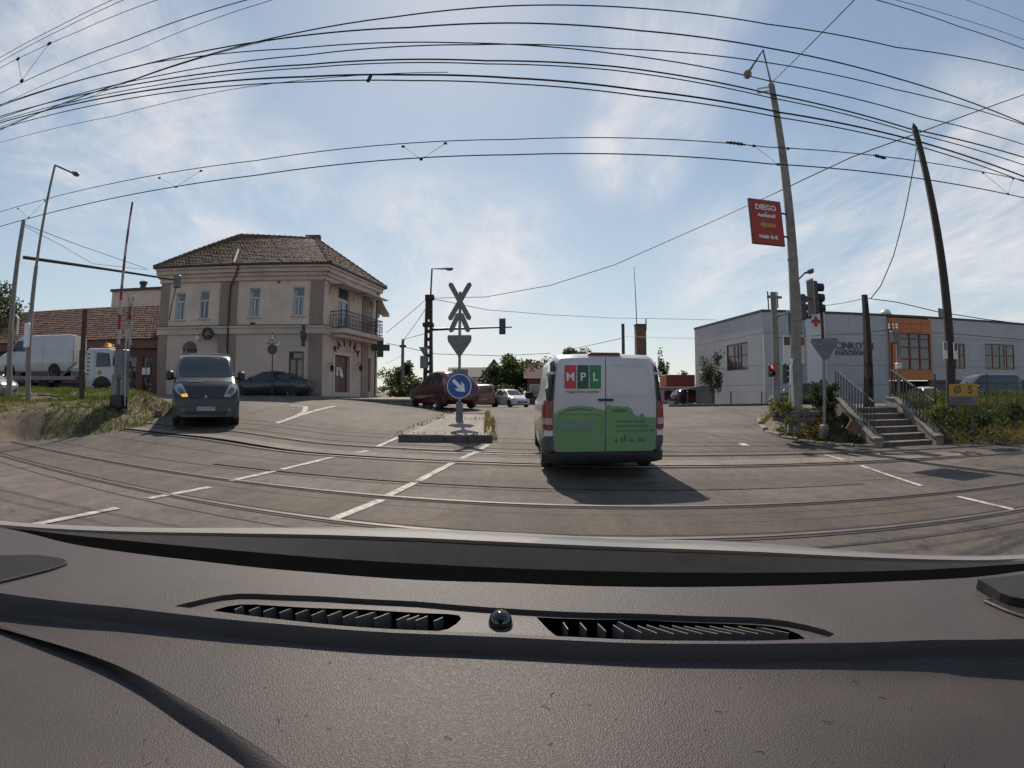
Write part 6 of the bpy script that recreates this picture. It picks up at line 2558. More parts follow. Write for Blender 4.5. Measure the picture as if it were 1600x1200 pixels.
MB().box((p0.x - .1, p0.y, p0.z - 1.6), (.55, .5, .2)).build('clamp', M['rust_dark'], lt)
mb = MB()
c = at(663, 557, 26.8) - lpx
mb.box((c.x, c.y, c.z - .3), (.4, .3, .65))
mb.prism([(-.3, .5), (.25, .5), (0, 0)], .04, loc=(c.x, c.y, c.z))
mb.build('switch_box', M['signback'], lt)
# small pole left of it
p = at(629, 580, 40)
z0 = float(gz(p.x, p.y))
sp_ = post('utility_pole', 'slender utility pole above the round tree by the pharmacy', 'pole', (p.x, p.y, z0))
mb = MB()
mb.tube([(0, 0, 0), (0, 0, at(629, 530, 40).z - z0)], [.16, .11], 8)
mb.build('pole', M['concrete_pole'], sp_)
mb = MB()
mb.box((0, 0, at(629, 541, 40).z - z0), (.5, .2, .2))
mb.build('bracket', M['dsteel'], sp_)

# concrete pole with lamp and red advertising panel
cpb = at(1240, 642, 11.3)
cpb.z = .55
ctop = at(1205, 132, 11.3) - cpb
cp_ = post('lamp_pole', 'tall concrete pole with bent lamp and red arrow advertising board', 'street lamp', cpb)
mb = MB()
mb.tube([(0, 0, -.2), (ctop.x, ctop.y, ctop.z)], [.165, .095], 14)
mb.build('pole', M['concrete_pole'], cp_, smooth=True)
for i, px_y in enumerate((405, 500, 560, 566, 602)):
    f = (at(1230, px_y, 11.3).z - cpb.z) / ctop.z
    MB().lathe([(.175 - .07 * f, -.02), (.178 - .07 * f, .02)], 14, loc=(ctop.x * f, 0, ctop.z * f)).build('steel_band', M['steel'], cp_)
mb = MB()
a1, a2 = at(1192, 78, 11.3) - cpb, at(1170, 112, 11.0) - cpb
mb.tube([ctop - Vector((0, 0, .3)), ctop, a1, a2], .038, 8)
mb.build('lamp_arm', M['signback'], cp_)
mb = MB()
d = (at(1162, 127, 10.9) - cpb) - a2
m3 = d.to_track_quat('Z', 'Y').to_matrix()
mb.lathe([(.04, -.05), (.09, .02), (.12, .14), (.10, .26), (.02, .34)], 12, M=m3, loc=a2)
lan = mb.build('lantern', M['concrete_pole'], cp_, smooth=True)
mb = MB()
for k, py_ in enumerate((140, 146)):
    c = at(1200, py_, 11.3) - cpb
    mb.tube([c + Vector((-.35, 0, -.05)), c + Vector((.1, 0, .12))], .03, 6)
mb.build('cross_bracket', M['white_trim'], cp_)
# advertising board
mb = MB()
q = [at(1170, 312, 11.25), at(1219, 314, 11.25), at(1225, 384, 11.25), at(1174, 382, 11.25)]
ctr = sum(q, Vector()) / 4 - cpb
bw, bh = ((q[1] - q[0]).length + (q[2] - q[3]).length) / 2, ((q[0] - q[3]).length + (q[1] - q[2]).length) / 2
mbd = MB()
mbd.box(ctr, (bw, .07, bh), bev=.01)
ab = mbd.build('advertising_board', M['dsteel'], cp_)
mb = MB()
mb.box(ctr + Vector((0, -.037, 0)), (bw - .04, .008, bh - .04))
mb.build('board_face', M['red'], ab)
Tt = lambda x, z: Matrix.Translation(ctr + Vector((x, -.045, z))) @ Matrix.Rotation(math.pi / 2, 4, 'X')
for s_, z_, sz, sq in (('DIEGO', .38, .20, 1.02), ('az', .255, .06, 1.0), ('Auchannál', .17, .125, 1.0), ('Határ út 8.', -.40, .125, 1.0)):
    text_mesh('lettering', s_, sz, M['white'], ab, Tt(0, z_), .006, squeeze=sq, font_off=.006 if sz > .1 else .002)
mb = MB()
mb.prism([(-.24, 0), (-.10, .10), (-.10, .05), (.24, .05), (.24, -.05), (-.10, -.05), (-.10, -.10)], .008, loc=ctr + Vector((0, -.047, -.09)))
mb.build('arrow', M['yellow'], ab)
for dz in (.3, -.33):
    mb = MB()
    mb.tube([ctr + Vector((bw / 2, 0, dz)), ctr + Vector((bw / 2 + .18, .02, dz))], .025, 6)
    mb.build('bracket', M['dsteel'], ab)
# banner boards lower on the pole
for k, (pa, pb_, m_) in enumerate((((1225, 524), (1234, 568), 'white'), ((1249, 524), (1256, 568), 'white'), ((1229, 485), (1237, 523), 'blue'))):
    a, b = at(*pa, 11.4 - .25 * (k == 0)), at(*pb_, 11.4 - .25 * (k == 0))
    c = (a + b) / 2 - cpb
    mb = MB()
    mb.box(c, (abs(b.x - a.x) + .05, .03, abs(a.z - b.z)), rz=.5 if k == 2 else 0)
    bn = mb.build('banner_board', mat('pale_blue_board', (.32, .42, .60), .5) if k == 2 else M['white_trim'], cp_)
    if k < 2:
        mb = MB()
        mb.box(c + Vector((0, -.02, abs(a.z - b.z) * .3)), (abs(b.x - a.x) + .03, .01, abs(a.z - b.z) * .3))
        mb.build('banner_print', M['maroon'] if k == 0 else M['red'], bn)
mb = MB()
fz = lambda py_: at(1240, py_, 11.0).z - cpb.z
mb.tube([(-.10, -.2, -.1), (-.16, -.14, fz(575)), (-.10, -.12, fz(560))], .035, 7)
mb.build('cable_guard', M['white_trim'], cp_)


def signal_head(parent, c, rz, off=(0, 0, 0), lit=None, s=1.0, n=3):
    m = Matrix.Rotation(rz, 3, 'Z')
    mb = MB()
    mb.box(Vector(c), (.24 * s, .20 * s, .30 * n * s), M=m, bev=.02)
    h = mb.build('signal_head', M['dsteel'], parent)
    for k in range(n):
        z = (k - (n - 1) / 2) * .29 * s
        mb = MB()
        mb.lathe([(.10 * s, 0), (.115 * s, .02), (.11 * s, .2 * s)], 14, M=m @ Matrix.Rotation(math.pi / 2, 3, 'X'), loc=Vector(c) + m @ Vector((0, -.10 * s, z)), cap=False)
        mb.build('visor', M['black'], h)
        if lit is not None and k == n - 1 - lit:
            mb = MB()
            mb.lathe([(.095 * s, 0), (.06 * s, .03 * s), (.001, .04 * s)], 14, M=m @ Matrix.Rotation(math.pi / 2, 3, 'X'), loc=Vector(c) + m @ Vector((0, -.115 * s, z)))
            mb.build('lit_lens', M['red_on'], h)
    return h


# traffic light high right of the pole
p = at(1288, 640, 11.9)
p.z = HR[0](p.x, p.y)
ttop = at(1284, 462, 11.9).z - p.z
tl = post('traffic_light', 'traffic light on a tall rusty post beside the give way sign', 'traffic light', p)
mb = MB()
mb.tube([(0, 0, -.1), (-.02, 0, ttop)], .05, 8)
mb.build('post', M['rust'], tl)
c = at(1272, 465, 11.8) - p
signal_head(tl, c, R(78), s=.98)
mb = MB()
mb.box(c + Vector((-.12, -.02, 0)), (.02, .34, .98))
mb.build('backboard_rim', M['boom_white'], tl)
mb = MB()
mb.box(c + Vector((-.135, -.02, 0)), (.008, .30, .90))
mb.build('backboard', M['black'], tl)
mb = MB()
mb.tube([c + Vector((0, 0, .05)), at(1246, 477, 11.9) - p], .03, 6)
mb.build('bracket', M['signback'], tl)
# give way sign seen from behind
p = at(1288, 652, 10.9)
p.z = HR[0](p.x, p.y)
gw = post('give_way_sign', 'give way triangle seen from behind on the right bank', 'road sign', p)
mb = MB()
mb.tube([(0, 0, -.1), (0, 0, at(1289, 530, 10.9).z - p.z)], .04, 8)
mb.build('post', M['steel'], gw)
zt1, zt0 = at(1289, 529, 10.9).z - p.z, at(1289, 562, 10.9).z - p.z
wv_ = (at(1306, 535, 10.9) - at(1270, 535, 10.9)).length / 2
mb = MB()
mb.prism([(-wv_ * .9, zt1), (wv_ * .9, zt1), (wv_, zt1 - .06), (wv_ * .95, zt1 - .12), (.07, zt0), (-.07, zt0), (-wv_ * .95, zt1 - .12), (-wv_, zt1 - .06)], .025, M=zrot(p, .0), loc=(0, -.055, 0))
mb.build('plate', M['signback'], gw)
mb = MB()
mb.tube([(-.2, -.03, (zt0 + zt1) / 2 + .1), (.2, -.0, (zt0 + zt1) / 2 + .1)], .02, 5)
mb.build('clamp', M['steel'], gw)
mb = MB()
mb.box((0, 0, .15), (.2, .2, .35), bev=.03)
mb.build('footing', M['concrete_pole'], gw)

# cross-armed concrete pole with pedestrian signals in front of the health centre
p = at(1213, 640, 19)
p.z = float(gz(p.x, p.y))
ca = post('cross_arm_pole', 'concrete pole with cross arm and pedestrian signals before the health centre', 'pole', p)
th_ = at(1211, 457, 19).z - p.z
mb = MB()
mb.tube([(0, 0, -.1), (0, 0, th_)], [.17, .13], 10)
mb.build('pole', M['concrete_pole'], ca, smooth=True)
mb = MB()
zz_ = at(1211, 465, 19).z - p.z
mb.box((0, -.1, zz_), (.68, .12, .09))
mb.build('cross_arm', M['concrete_pole'], ca)
for s in (-.32, .14):
    mb = MB()
    mb.tube([(s, -.1, zz_ - .45 if s > 0 else zz_ - .6), (s, -.1, zz_ + .22)], .03, 6)
    mb.build('insulator', M['dsteel'], ca)
mb = MB()
mb.tube([(0, 0, at(1211, 497, 19).z - p.z), at(1232, 487, 18.5) - p], .04, 6)
mb.build('strut', M['concrete_pole'], ca)
signal_head(ca, at(1204, 579, 18.8) - p, R(0), lit=0, s=.85, n=2)
signal_head(ca, at(1226, 584, 18.9) - p, R(75), s=.9)
# street light behind the concrete pole
p = at(1250, 630, 15)
p.z = float(gz(p.x, p.y))
sl = post('street_lamp', 'smaller street lamp with signal head half hidden behind the concrete pole', 'street lamp', p)
mb = MB()
mb.tube([(0, 0, 0), at(1247, 445, 15) - p, at(1247, 437, 15) - p, at(1259, 425, 15) - p], [.08, .07, .035, .035], 8)
mb.build('pole', M['signback'], sl)
mb = MB()
lamp_head(mb, at(1258, 426, 15) - p, (1, -.3, .35), .34)
mb.build('lantern', M['signback'], sl)
signal_head(sl, at(1254, 480, 14.8) - p, R(80), s=.95)

# lattice pole beside the steps
p = at(1357, 642, 12.2)
p.z = .75
lattice_pole('lattice_pole', 'narrow rusty lattice pole at the head of the steps', p, at(1354, 461, 12.2).z - p.z, .27, .15, M['rust_dark'], solid=.5)
# post with meter box behind the steps
p = at(1404, 640, 13.4)
p.z = .7
mp_ = post('meter_post', 'pale post and dark pole with grey meter boxes before the orange bay', 'post', p)
mb = MB()
mb.tube([(0, 0, 0), (0, 0, at(1405, 520, 13.4).z - p.z)], .06, 8)
mb.build('post', M['concrete_pole'], mp_)
mb = MB()
mb.tube([at(1392, 640, 13.5) - p, at(1392, 505, 13.5) - p], .045, 8)
mb.build('dark_pole', M['rust'], mp_)
mb = MB()
a, b = at(1392, 517, 13.3) - p, at(1403, 537, 13.3) - p
mb.box((a + b) / 2, (abs(b.x - a.x), .2, abs(a.z - b.z)), bev=.02)
mb.build('transformer_box', M['signback'], mp_)
mb = MB()
a, b = at(1400, 567, 13.2) - p, at(1408, 577, 13.2) - p
mb.box((a + b) / 2, (abs(b.x - a.x), .15, abs(a.z - b.z)), bev=.02)
mb.build('meter_box', M['white_trim'], mp_)
for px_ in (1390, 1396, 1402):
    mb = MB()
    mb.lathe([(.02, 0), (.05, .05), (.03, .1), (.05, .15), (.02, .2)], 8, loc=at(px_, 515, 13.4) - p)
    mb.build('insulator', M['white_trim'], mp_)

# dark wooden pole at the right
p = at(1486, 640, 10.0)
p.z = .55
wp = post('wooden_pole', 'tall tarred wooden pole with small sign boxes right of the steps', 'pole', p)
tt = at(1429, 200, 10.0) - p
mb = MB()
mb.tube([(0, 0, -.1), (tt.x * .5, tt.y, tt.z * .5), tt, tt + Vector((0, 0, .16))], [.155, .13, .10, .02], 12)
mb.build('pole', M['wood_pole'], wp, smooth=True)
mb = MB()
c = at(1470, 489, 9.8) - p
mb.box(c, (.22, .06, .22), rz=.3)
mb.build('sign_box', M['signback'], wp)
for k, (pa, m_) in enumerate((((1477, 547), 'white_trim'), ((1493, 548), 'white_trim'))):
    mb = MB()
    c = at(pa[0], pa[1], 9.75) - p
    mb.box(c, (.16, .03, .44))
    bb = mb.build('notice_board', M[m_], wp)
    mb = MB()
    mb.box(c + Vector((0, -.018, .1)), (.12, .006, .2))
    mb.build('notice_print', M['signback'] if k == 0 else M['maroon'], bb)

# yellow and grey sign by the fence
p = at(1505, 640, 8.9)
ysc = at(1505, 616, 8.9)
p.z = HQ[0](p.x, p.y)
ys = post('yellow_sign', 'yellow sign with dark ring and letter above grey panel at the fence', 'sign', p)
wq = (at(1522, 610, 8.9) - at(1487, 610, 8.9))  .length * .82
zq = lambda py_: at(1505, py_, 8.9).z - p.z
Mz = zrot(p)
mb = MB()
mb.box((0, 0, (zq(600) + zq(619)) / 2), (wq, .03, zq(600) - zq(619)), M=Mz)
yb = mb.build('yellow_panel', M['yellow'], ys)
mb = MB()
mb.box((0, 0, (zq(619.4) + zq(632)) / 2), (wq, .03, zq(619.4) - zq(632)), M=Mz)
gb_ = mb.build('grey_panel', M['signback'], ys)
for k in range(2):
    mb = MB()
    mb.box(Mz @ Vector((-.05, -.018, zq(623 + 5 * k))), (wq * .7, .006, .025), M=Mz)
    mb.build('print_line', M['dletter'], gb_)
T4 = Matrix.Translation(Mz @ Vector((-wq * .2, -.02, zq(609.5)))) @ Mz.to_4x4() @ Matrix.Rotation(math.pi / 2, 4, 'X')
text_mesh('ring_letter', 'O', .27, M['dletter'], yb, T4, .006, font_off=.004)
mb = MB()
mb.box(Mz @ Vector((-wq * .2, -.02, zq(609.5))), (.05, .006, .07), M=Mz)
mb.build('ring_mark', M['dletter'], yb)
T4 = Matrix.Translation(Mz @ Vector((wq * .24, -.02, zq(609.5)))) @ Mz.to_4x4() @ Matrix.Rotation(math.pi / 2, 4, 'X')
text_mesh('letter', 'S', .27, M['rust'], yb, T4, .006, font_off=.003)
for s in (-1, 1):
    MB().tube([Mz @ Vector((s * wq * .4, .03, -.1)), Mz @ Vector((s * wq * .4, .03, zq(601)))], .018, 6).build('leg', M['dsteel'], ys)

# chimney, mast and pole beyond the van
p = at(1001, 552, 48)
z0 = float(gz(p.x, p.y))
ch = thing('brick_chimney', 'square brown brick chimney with tall thin antenna beyond the delivery van', 'chimney', (p.x, p.y, z0))
zt_ = at(1001, 509, 48).z - z0
MB().box((0, 0, zt_ / 2), (.95, .95, zt_), bev=.03).build('stack', mat('chimney_brick', (.19, .10, .065), .9, var=.3, scale=14, bump=.5), ch)
MB().box((0, 0, zt_ + .06), (1.08, 1.08, .14), bev=.02).build('cap', M['tile_red'], ch)
MB().tube([(-.45, -.5, zt_ - 1), (-.5, -.5, at(992, 470, 48).z - z0), (-.55, -.5, at(990, 418, 48).z - z0)], [.05, .04, .02], 6).build('antenna', M['dsteel'], ch)
MB().tube([(.46, -.5, zt_ - .5), (.46, -.5, zt_ + .6)], .06, 6).build('flue_pipe', M['signback'], ch)
for k in range(9):
    MB().box((-.52, -.5, zt_ - .3 - k * .45), (.16, .05, .05)).build('climbing_rung', M['dsteel'], ch)
p = at(974, 552, 40)
z0 = float(gz(p.x, p.y))
dp = thing('utility_pole', 'dark utility pole just above the delivery van roof', 'pole', (p.x, p.y, z0))
MB().tube([(0, 0, 0), (0, 0, at(974, 506, 40).z - z0)], .13, 8).build('pole', M['dsteel'], dp)


def house(name, label, px0, px1, py_e, py_r, Y, m_wall, m_roof, ridge='x', depth=8, wins=2):
    a, b = at(px0, py_e, Y), at(px1, py_e, Y)
    z0 = float(gz((a.x + b.x) / 2, Y)) - .5
    t = thing(name, label, 'building', ((a.x + b.x) / 2, Y, z0))
    w_ = b.x - a.x
    he = a.z - z0
    hr = at((px0 + px1) / 2, py_r, Y + depth / 2).z - z0
    mb = MB()
    mb.box((0, depth / 2, he / 2), (w_, depth, he))
    if ridge == 'y':
        mb.prism([(-w_ / 2, he), (w_ / 2, he), (0, hr)], depth, loc=(0, depth / 2, 0))
    mb.build('wall', m_wall, t)
    mb = MB()
    o_ = .4
    if ridge == 'x':
        mb.prism([(-.4, he - .1), (depth + .4, he - .1), (depth / 2, hr)], w_ + .8, M=Matrix.Rotation(math.pi / 2, 3, 'Z'), loc=(0, 0, 0))
    else:
        for s in (-1, 1):
            p0, p1 = Vector((s * (w_ / 2 + o_), 0, he - .25)), Vector((0, 0, hr + .05))
            mb.add([(p0.x, -.4, p0.z), (p0.x, depth + .4, p0.z), (p1.x, depth + .4, p1.z), (p1.x, -.4, p1.z), (p0.x, -.4, p0.z + .15), (p0.x, depth + .4, p0.z + .15), (p1.x, depth + .4, p1.z + .15), (p1.x, -.4, p1.z + .15)],
                   [(0, 1, 2, 3), (4, 5, 6, 7), (0, 3, 7, 4), (0, 1, 5, 4)])
    mb.build('roof', m_roof, t)
    for k in range(wins):
        x = -w_ / 2 + w_ * (k + .5) / wins
        f = MB().box((x, -.02, he * .6), (1.1, .06, 1.3)).build('window', M['frame_w'], t)
        MB().box((x, -.05, he * .6), (.9, .03, 1.1)).build('pane', M['pane'], f)
    return t


house('gabled_house', 'grey roofed house far beyond the red hatchback', 700, 770, 588, 574, 72, M['plaster'], mat('slate_roof', (.11, .105, .105), .9, var=.2), 'x')
house('gabled_house', 'house with steep brown gable left of the broken crowned tree', 752, 792, 592, 566, 66, M['plaster2'], M['tile'], 'y')
house('gabled_house', 'red brick house half hidden by the delivery van mirror', 824, 868, 590, 566, 58, M['maroon'], M['tile_red'], 'x', wins=2)
rk = at(1062, 600, 52)
house('shop_building', 'low building with red canopy right of the delivery van', 1030, 1084, 604, 598, 56, M['plaster'], M['dsteel'], 'x', wins=2)
a, b = at(1036, 586, 54), at(1080, 604, 54)
o = MB().box(((a.x + b.x) / 2, 54, (a.z + b.z) / 2), (b.x - a.x, 2.5, a.z - b.z), bev=.05).build('red_canopy', mat('canopy_red', (.26, .055, .035), .6, var=.1))
tag(o, 'flat red canopy above the low building right of the van', 'canopy')
for k, px_ in enumerate((1142, 1190, 1074, 1060)):
    p = at(px_, 640, 23.4)
    z0 = float(gz(p.x, p.y))
    bo = thing('fence_post', ['slim dark post before the grey side wall', 'slim dark post at the corner of the health centre', 'slim dark post near the red canopy', 'slim dark post right of the delivery van'][k], 'post', (p.x, p.y, z0), group='slim posts by the road')
    MB().tube([(0, 0, -.1), (0, 0, at(px_, 612, 23.4).z - z0)], .035, 8).build('post', M['dsteel'], bo)
    MB().lathe([(.05, 0), (.05, .03), (.001, .06)], 8, loc=(0, 0, at(px_, 612, 23.4).z - z0)).build('cap', M['dsteel'], bo)
# dark kerb line beyond the junction on the right
a, b = at(1045, 641, 23.2), at(1240, 642, 23.0)
kb2 = thing('far_kerb', 'low dark kerb line across the road before the health centre', 'kerb', (a.x, a.y, float(gz(a.x, a.y))))
for k in range(8):
    p, q = a.lerp(b, k / 8), a.lerp(b, (k + 1) / 8)
    c = (p + q) / 2
    MB().box((c.x, c.y, float(gz(c.x, c.y)) + .05), ((q - p).length - .02, .2, .14), rz=math.atan2((q - p).y, (q - p).x), bev=.02).build('kerb_stone', M['dkerb'], kb2, off=tuple(kb2.location))

# ------------------------------------------------------------------ overhead wires
def wire(name, label, pts, r, sag=0.0, group='overhead wires', cat='wire', extras=None):
    """pts: (px, py, Y) read off the photograph; the wire hangs through them"""
    P = [at(*p) for p in pts]
    Q = []
    n = 14
    for a, b in zip(P[:-1], P[1:]):
        for i in range(n):
            f = i / n
            q = a.lerp(b, f)
            q.z -= sag * 4 * f * (1 - f)
            Q.append(q)
    Q.append(P[-1])
    mb = MB()
    mb.tube(Q, r * 1.3, 5)
    o = mb.build(name, M['wire'], smooth=True)
    tag(o, label, cat, group)
    return o, Q


CW = [  # label, points, radius
    ('contact wire over the far track, lowest long wire across the sky', [(-60, 369, 11.6), (0, 354, 11.2), (400, 274, 10.4), (800, 242, 9.9), (1200, 256, 8.8), (1600, 309, 7.6), (1660, 322, 7.4)], .011),
    ('messenger wire just above the far contact wire', [(-60, 345, 11.6), (0, 331, 11.2), (400, 251, 10.4), (800, 218, 9.9), (1200, 230, 8.8), (1600, 282, 7.6), (1660, 293, 7.4)], .009),
    ('near contact wire crossing the top left corner', [(-60, 180, 4.6), (0, 146, 4.4), (200, 62, 4.1), (385, 0, 3.9), (600, -50, 3.7)], .0055),
    ('near messenger wire above the near contact wire at top left', [(-60, 140, 4.6), (0, 106, 4.4), (120, 50, 4.2), (245, 0, 4.1), (420, -60, 4.0)], .0045),
    ('third wire from the corner at top left', [(-60, 195, 5.2), (0, 165, 5), (220, 76, 4.8), (425, 0, 4.6), (640, -60, 4.5)], .004),
    ('outermost wire in the top left corner', [(-60, 125, 4.4), (0, 90, 4.2), (90, 42, 4.1), (175, 0, 4.0), (300, -55, 3.9)], .005),
    ('second outermost wire in the top left corner', [(-60, 130, 4.3), (0, 97, 4.1), (100, 44, 4.0), (193, 0, 3.9), (320, -58, 3.8)], .0045),
    ('highest cable arching over the whole road', [(-60, 215, 12.5), (0, 203, 12.4), (210, 124, 11.5), (420, 61, 11.2), (620, 26, 11), (800, 9, 11), (1000, 13, 11), (1200, 38, 11), (1400, 74, 10.6), (1600, 110, 9.6), (1700, 132, 9.2)], .018),
    ('second highest cable arching over the road', [(-60, 175, 12.5), (0, 164, 12.3), (210, 105, 11.5), (420, 63, 11.2), (640, 43, 11), (800, 36, 11), (1000, 48, 11), (1200, 75, 11), (1400, 122, 10.6), (1600, 193, 9.6), (1700, 222, 9.2)], .020),
    ('third cable from the top crossing behind the lamp', [(-60, 180, 12.4), (0, 166, 12.3), (240, 98, 11.4), (460, 76, 11.2), (720, 67, 11), (960, 84, 11), (1200, 126, 11), (1440, 183, 10.6), (1600, 226, 10), (1700, 250, 9.6)], .015),
    ('fourth cable from the top, meeting the lamp bracket', [(-60, 200, 12.4), (0, 185, 12.3), (240, 120, 11.4), (480, 86, 11.2), (740, 70, 11), (960, 76, 11), (1200, 98, 11), (1400, 140, 10.6), (1600, 195, 10), (1700, 226, 9.6)], .015),
    ('fifth cable from the top, ending at the wooden pole', [(-60, 195, 12.4), (0, 182, 12.3), (240, 127, 11.4), (480, 101, 11.2), (760, 95, 11), (960, 104, 11.1), (1200, 146, 11.2), (1420, 201, 10.2), (1600, 246, 9.6), (1700, 272, 9.2)], .019),
    ('sixth cable from the top, a twin of the fifth', [(-60, 202, 12.4), (0, 189, 12.3), (240, 134, 11.4), (480, 106, 11.2), (760, 100, 11), (960, 110, 11.1), (1200, 152, 11.2), (1422, 207, 10.2), (1600, 258, 9.6), (1700, 284, 9.2)], .014),
    ('seventh cable with a clamp above the pharmacy', [(-60, 206, 12.4), (0, 192, 12.3), (240, 140, 11.4), (480, 120, 11.2), (640, 117, 11), (800, 122, 11), (1000, 141, 11.1), (1220, 176, 11.2), (1424, 218, 10.2), (1600, 276, 9.6), (1700, 306, 9.2)], .022),
    ('eighth cable just below the clamped cable', [(-60, 216, 12.4), (0, 201, 12.3), (240, 148, 11.4), (480, 128, 11.2), (640, 126, 11), (800, 131, 11), (1000, 150, 11.1), (1220, 184, 11.2), (1426, 226, 10.2), (1600, 284, 9.6), (1700, 316, 9.2)], .015),
    ('thin stray cable dipping below the bundle at left', [(-60, 240, 12.4), (0, 223, 12.3), (180, 181, 11.6), (360, 140, 11.2), (520, 121, 11), (700, 113, 11)], .008),
    ('thin cable crossing the bundle at an angle on the left', [(-60, 214, 12.6), (0, 199, 12.4), (140, 152, 12), (300, 95, 11.6), (430, 61, 11.3)], .010),
    ('near wire in the top right corner', [(1250, -40, 3.9), (1370, 0, 3.9), (1500, 42, 3.7), (1600, 76, 3.6), (1680, 106, 3.5)], .006),
    ('second near wire in the top right corner', [(1290, -40, 3.9), (1400, 0, 3.9), (1500, 29, 3.8), (1600, 62, 3.6), (1680, 92, 3.5)], .004),
    ('outermost wire in the top right corner', [(1430, -30, 3.9), (1510, 0, 3.9), (1600, 34, 3.7), (1680, 66, 3.6)], .004),
    ('long thin wire rising from the lattice pole to the upper right', [(674, 466, 27), (760, 464, 25), (860, 446, 22), (960, 414, 19), (1100, 352, 15.5), (1215, 300, 12.5), (1330, 246, 11), (1440, 206, 10), (1600, 148, 8.6), (1680, 120, 8)], .012),
    ('span wire from the lamp pole up to the top edge', [(1207, 128, 11.2), (1260, 76, 8.8), (1335, 0, 6.8), (1390, -55, 6)], .008),
    ('sagging service wire hanging from the wooden pole', [(1432, 232, 9.9), (1424, 280, 10.3), (1412, 340, 10.9), (1396, 400, 11.5), (1376, 447, 12), (1361, 466, 12.2)], .012),
    ('wire from the rusty lattice pole to the right picture edge', [(1354, 466, 12.2), (1400, 472, 12), (1468, 488, 11), (1540, 499, 10), (1640, 512, 9.4)], .010),
    ('wire from the rusty lattice pole towards the traffic light', [(1354, 466, 12.2), (1320, 473, 13), (1280, 479, 15), (1245, 482, 18)], .008),
    ('wire from the lattice pole down to the pharmacy', [(668, 466, 27), (640, 490, 27.5), (604, 520, 30)], .012),
    ('guy wire from the lattice pole to the small pole', [(668, 478, 27), (650, 505, 33), (631, 531, 40)], .014),
    ('low wire from the small pole past the lattice pole', [(604, 568, 36), (629, 555, 40), (632, 530, 40), (669, 520, 27)], .014),
    ('low far wire above the red hatchback', [(604, 536, 42), (680, 553, 42), (780, 556, 42), (860, 552, 44)], .018),
    ('far wire between the signal arm and the chimney', [(676, 467, 27), (760, 484, 34), (860, 492, 40), (960, 497, 46), (1120, 500, 46)], .014),
    ('far wire past the chimney to the health centre', [(978, 526, 40), (1040, 528, 34), (1120, 529, 28), (1212, 528, 19), (1350, 520, 14), (1400, 514, 13.4)], .010),
    ('far wire from the dark utility pole to the tree', [(974, 528, 40), (920, 540, 46), (880, 548, 50)], .018),
    ('thin wire low across the right bay of the health centre', [(1404, 518, 13.4), (1480, 521, 11.5), (1640, 535, 9.6)], .007),
    ('thin wire from the signal pole to the pharmacy eave', [(37, 350, 12.6), (120, 382, 16), (230, 420, 22)], .010),
    ('second thin wire from the signal pole to the pharmacy', [(37, 353, 12.6), (90, 380, 15), (145, 412, 19), (232, 422, 22)], .008),
]
WIRES = {}
for lab, pts, r_ in CW:
    WIRES[lab] = wire('overhead_wire', lab, pts, r_)
# droppers of the catenary and clamps
def dropper(label, pts):
    mb = MB()
    P = [at(*p) for p in pts]
    mb.tube(P, .005, 4)
    for p in (P[0], P[len(P) // 2], P[-1]):
        mb.box(p, (.07, .04, .04))
    tag(mb.build('wire_dropper', M['wire']), label, 'dropper', 'catenary droppers')


dropper('V shaped dropper above the pharmacy roof left end', [(249, 278, 10.7), (275, 292, 10.65), (314, 267, 10.6)])
dropper('V shaped dropper near the middle of the far catenary', [(630, 229, 10.1), (658, 249, 10.05), (696, 224, 10.0)])
dropper('V shaped dropper behind the concrete lamp pole', [(1178, 228, 8.85), (1216, 257, 8.75), (1231, 232, 8.7)])
dropper('V shaped dropper at the right picture edge', [(1536, 270, 7.8), (1575, 303, 7.7), (1583, 279, 7.65)])
dropper('V shaped dropper in the top left corner', [(28, 92, 4.35), (34, 126, 4.35), (77, 68, 4.25)])
dropper('V shaped dropper above the left signal pole', [(28, 326, 11.2), (45, 340, 11.2), (70, 314, 11.1)])
for lab, px_, py_, Y, s in (('black insulator on the messenger wire left of the lamp pole', 1150, 224, 9.0, .22), ('black insulator on the messenger wire right of the lamp pole', 1375, 245, 8.2, .19)):
    c = at(px_, py_, Y)
    t = thing('insulator', lab, 'insulator', tuple(c), group='catenary insulators')
    MB().lathe([(.02, -s), (.02, -s * .7), (.045, -s * .6), (.02, -s * .35), (.045, -s * .25), (.02, 0), (.045, s * .25), (.02, s * .35), (.045, s * .6), (.02, s * .7), (.02, s)], 8, M=Matrix.Rotation(math.pi / 2, 3, 'Y')).build('sheds', M['black'], t)
c = at(577, 123, 11.1)
t = thing('cable_clamp', 'small dark clamp on the cable above the pharmacy', 'clamp', tuple(c))
MB().box((0, 0, 0), (.09, .06, .22), M=Matrix.Rotation(.3, 3, 'Y'), bev=.01).build('clamp_body', M['black'], t)


# ------------------------------------------------------------------ own car: dashboard, windscreen base, bonnet
M['cockpit'] = mat('dash_vinyl', (.066, .054, .050), .55, var=.10, scale=9, spec=.35, stain=.16)
nt = M['cockpit'].node_tree
vo = nt.nodes.new('ShaderNodeTexVoronoi')
vo.feature = 'SMOOTH_F1'
vo.inputs['Scale'].default_value = 640
vo.inputs['Smoothness'].default_value = .5
tcn = nt.nodes.new('ShaderNodeTexCoord')
nzn = nt.nodes.new('ShaderNodeTexNoise')
nzn.inputs['Scale'].default_value = 160
nt.links.new(tcn.outputs['Object'], nzn.inputs['Vector'])
mxv = nt.nodes.new('ShaderNodeVectorMath')
mxv.operation = 'MULTIPLY_ADD'
nt.links.new(nzn.outputs['Color'], mxv.inputs[0])
mxv.inputs[1].default_value = (.004, .004, .004)
nt.links.new(tcn.outputs['Object'], mxv.inputs[2])
nt.links.new(mxv.outputs[0], vo.inputs['Vector'])
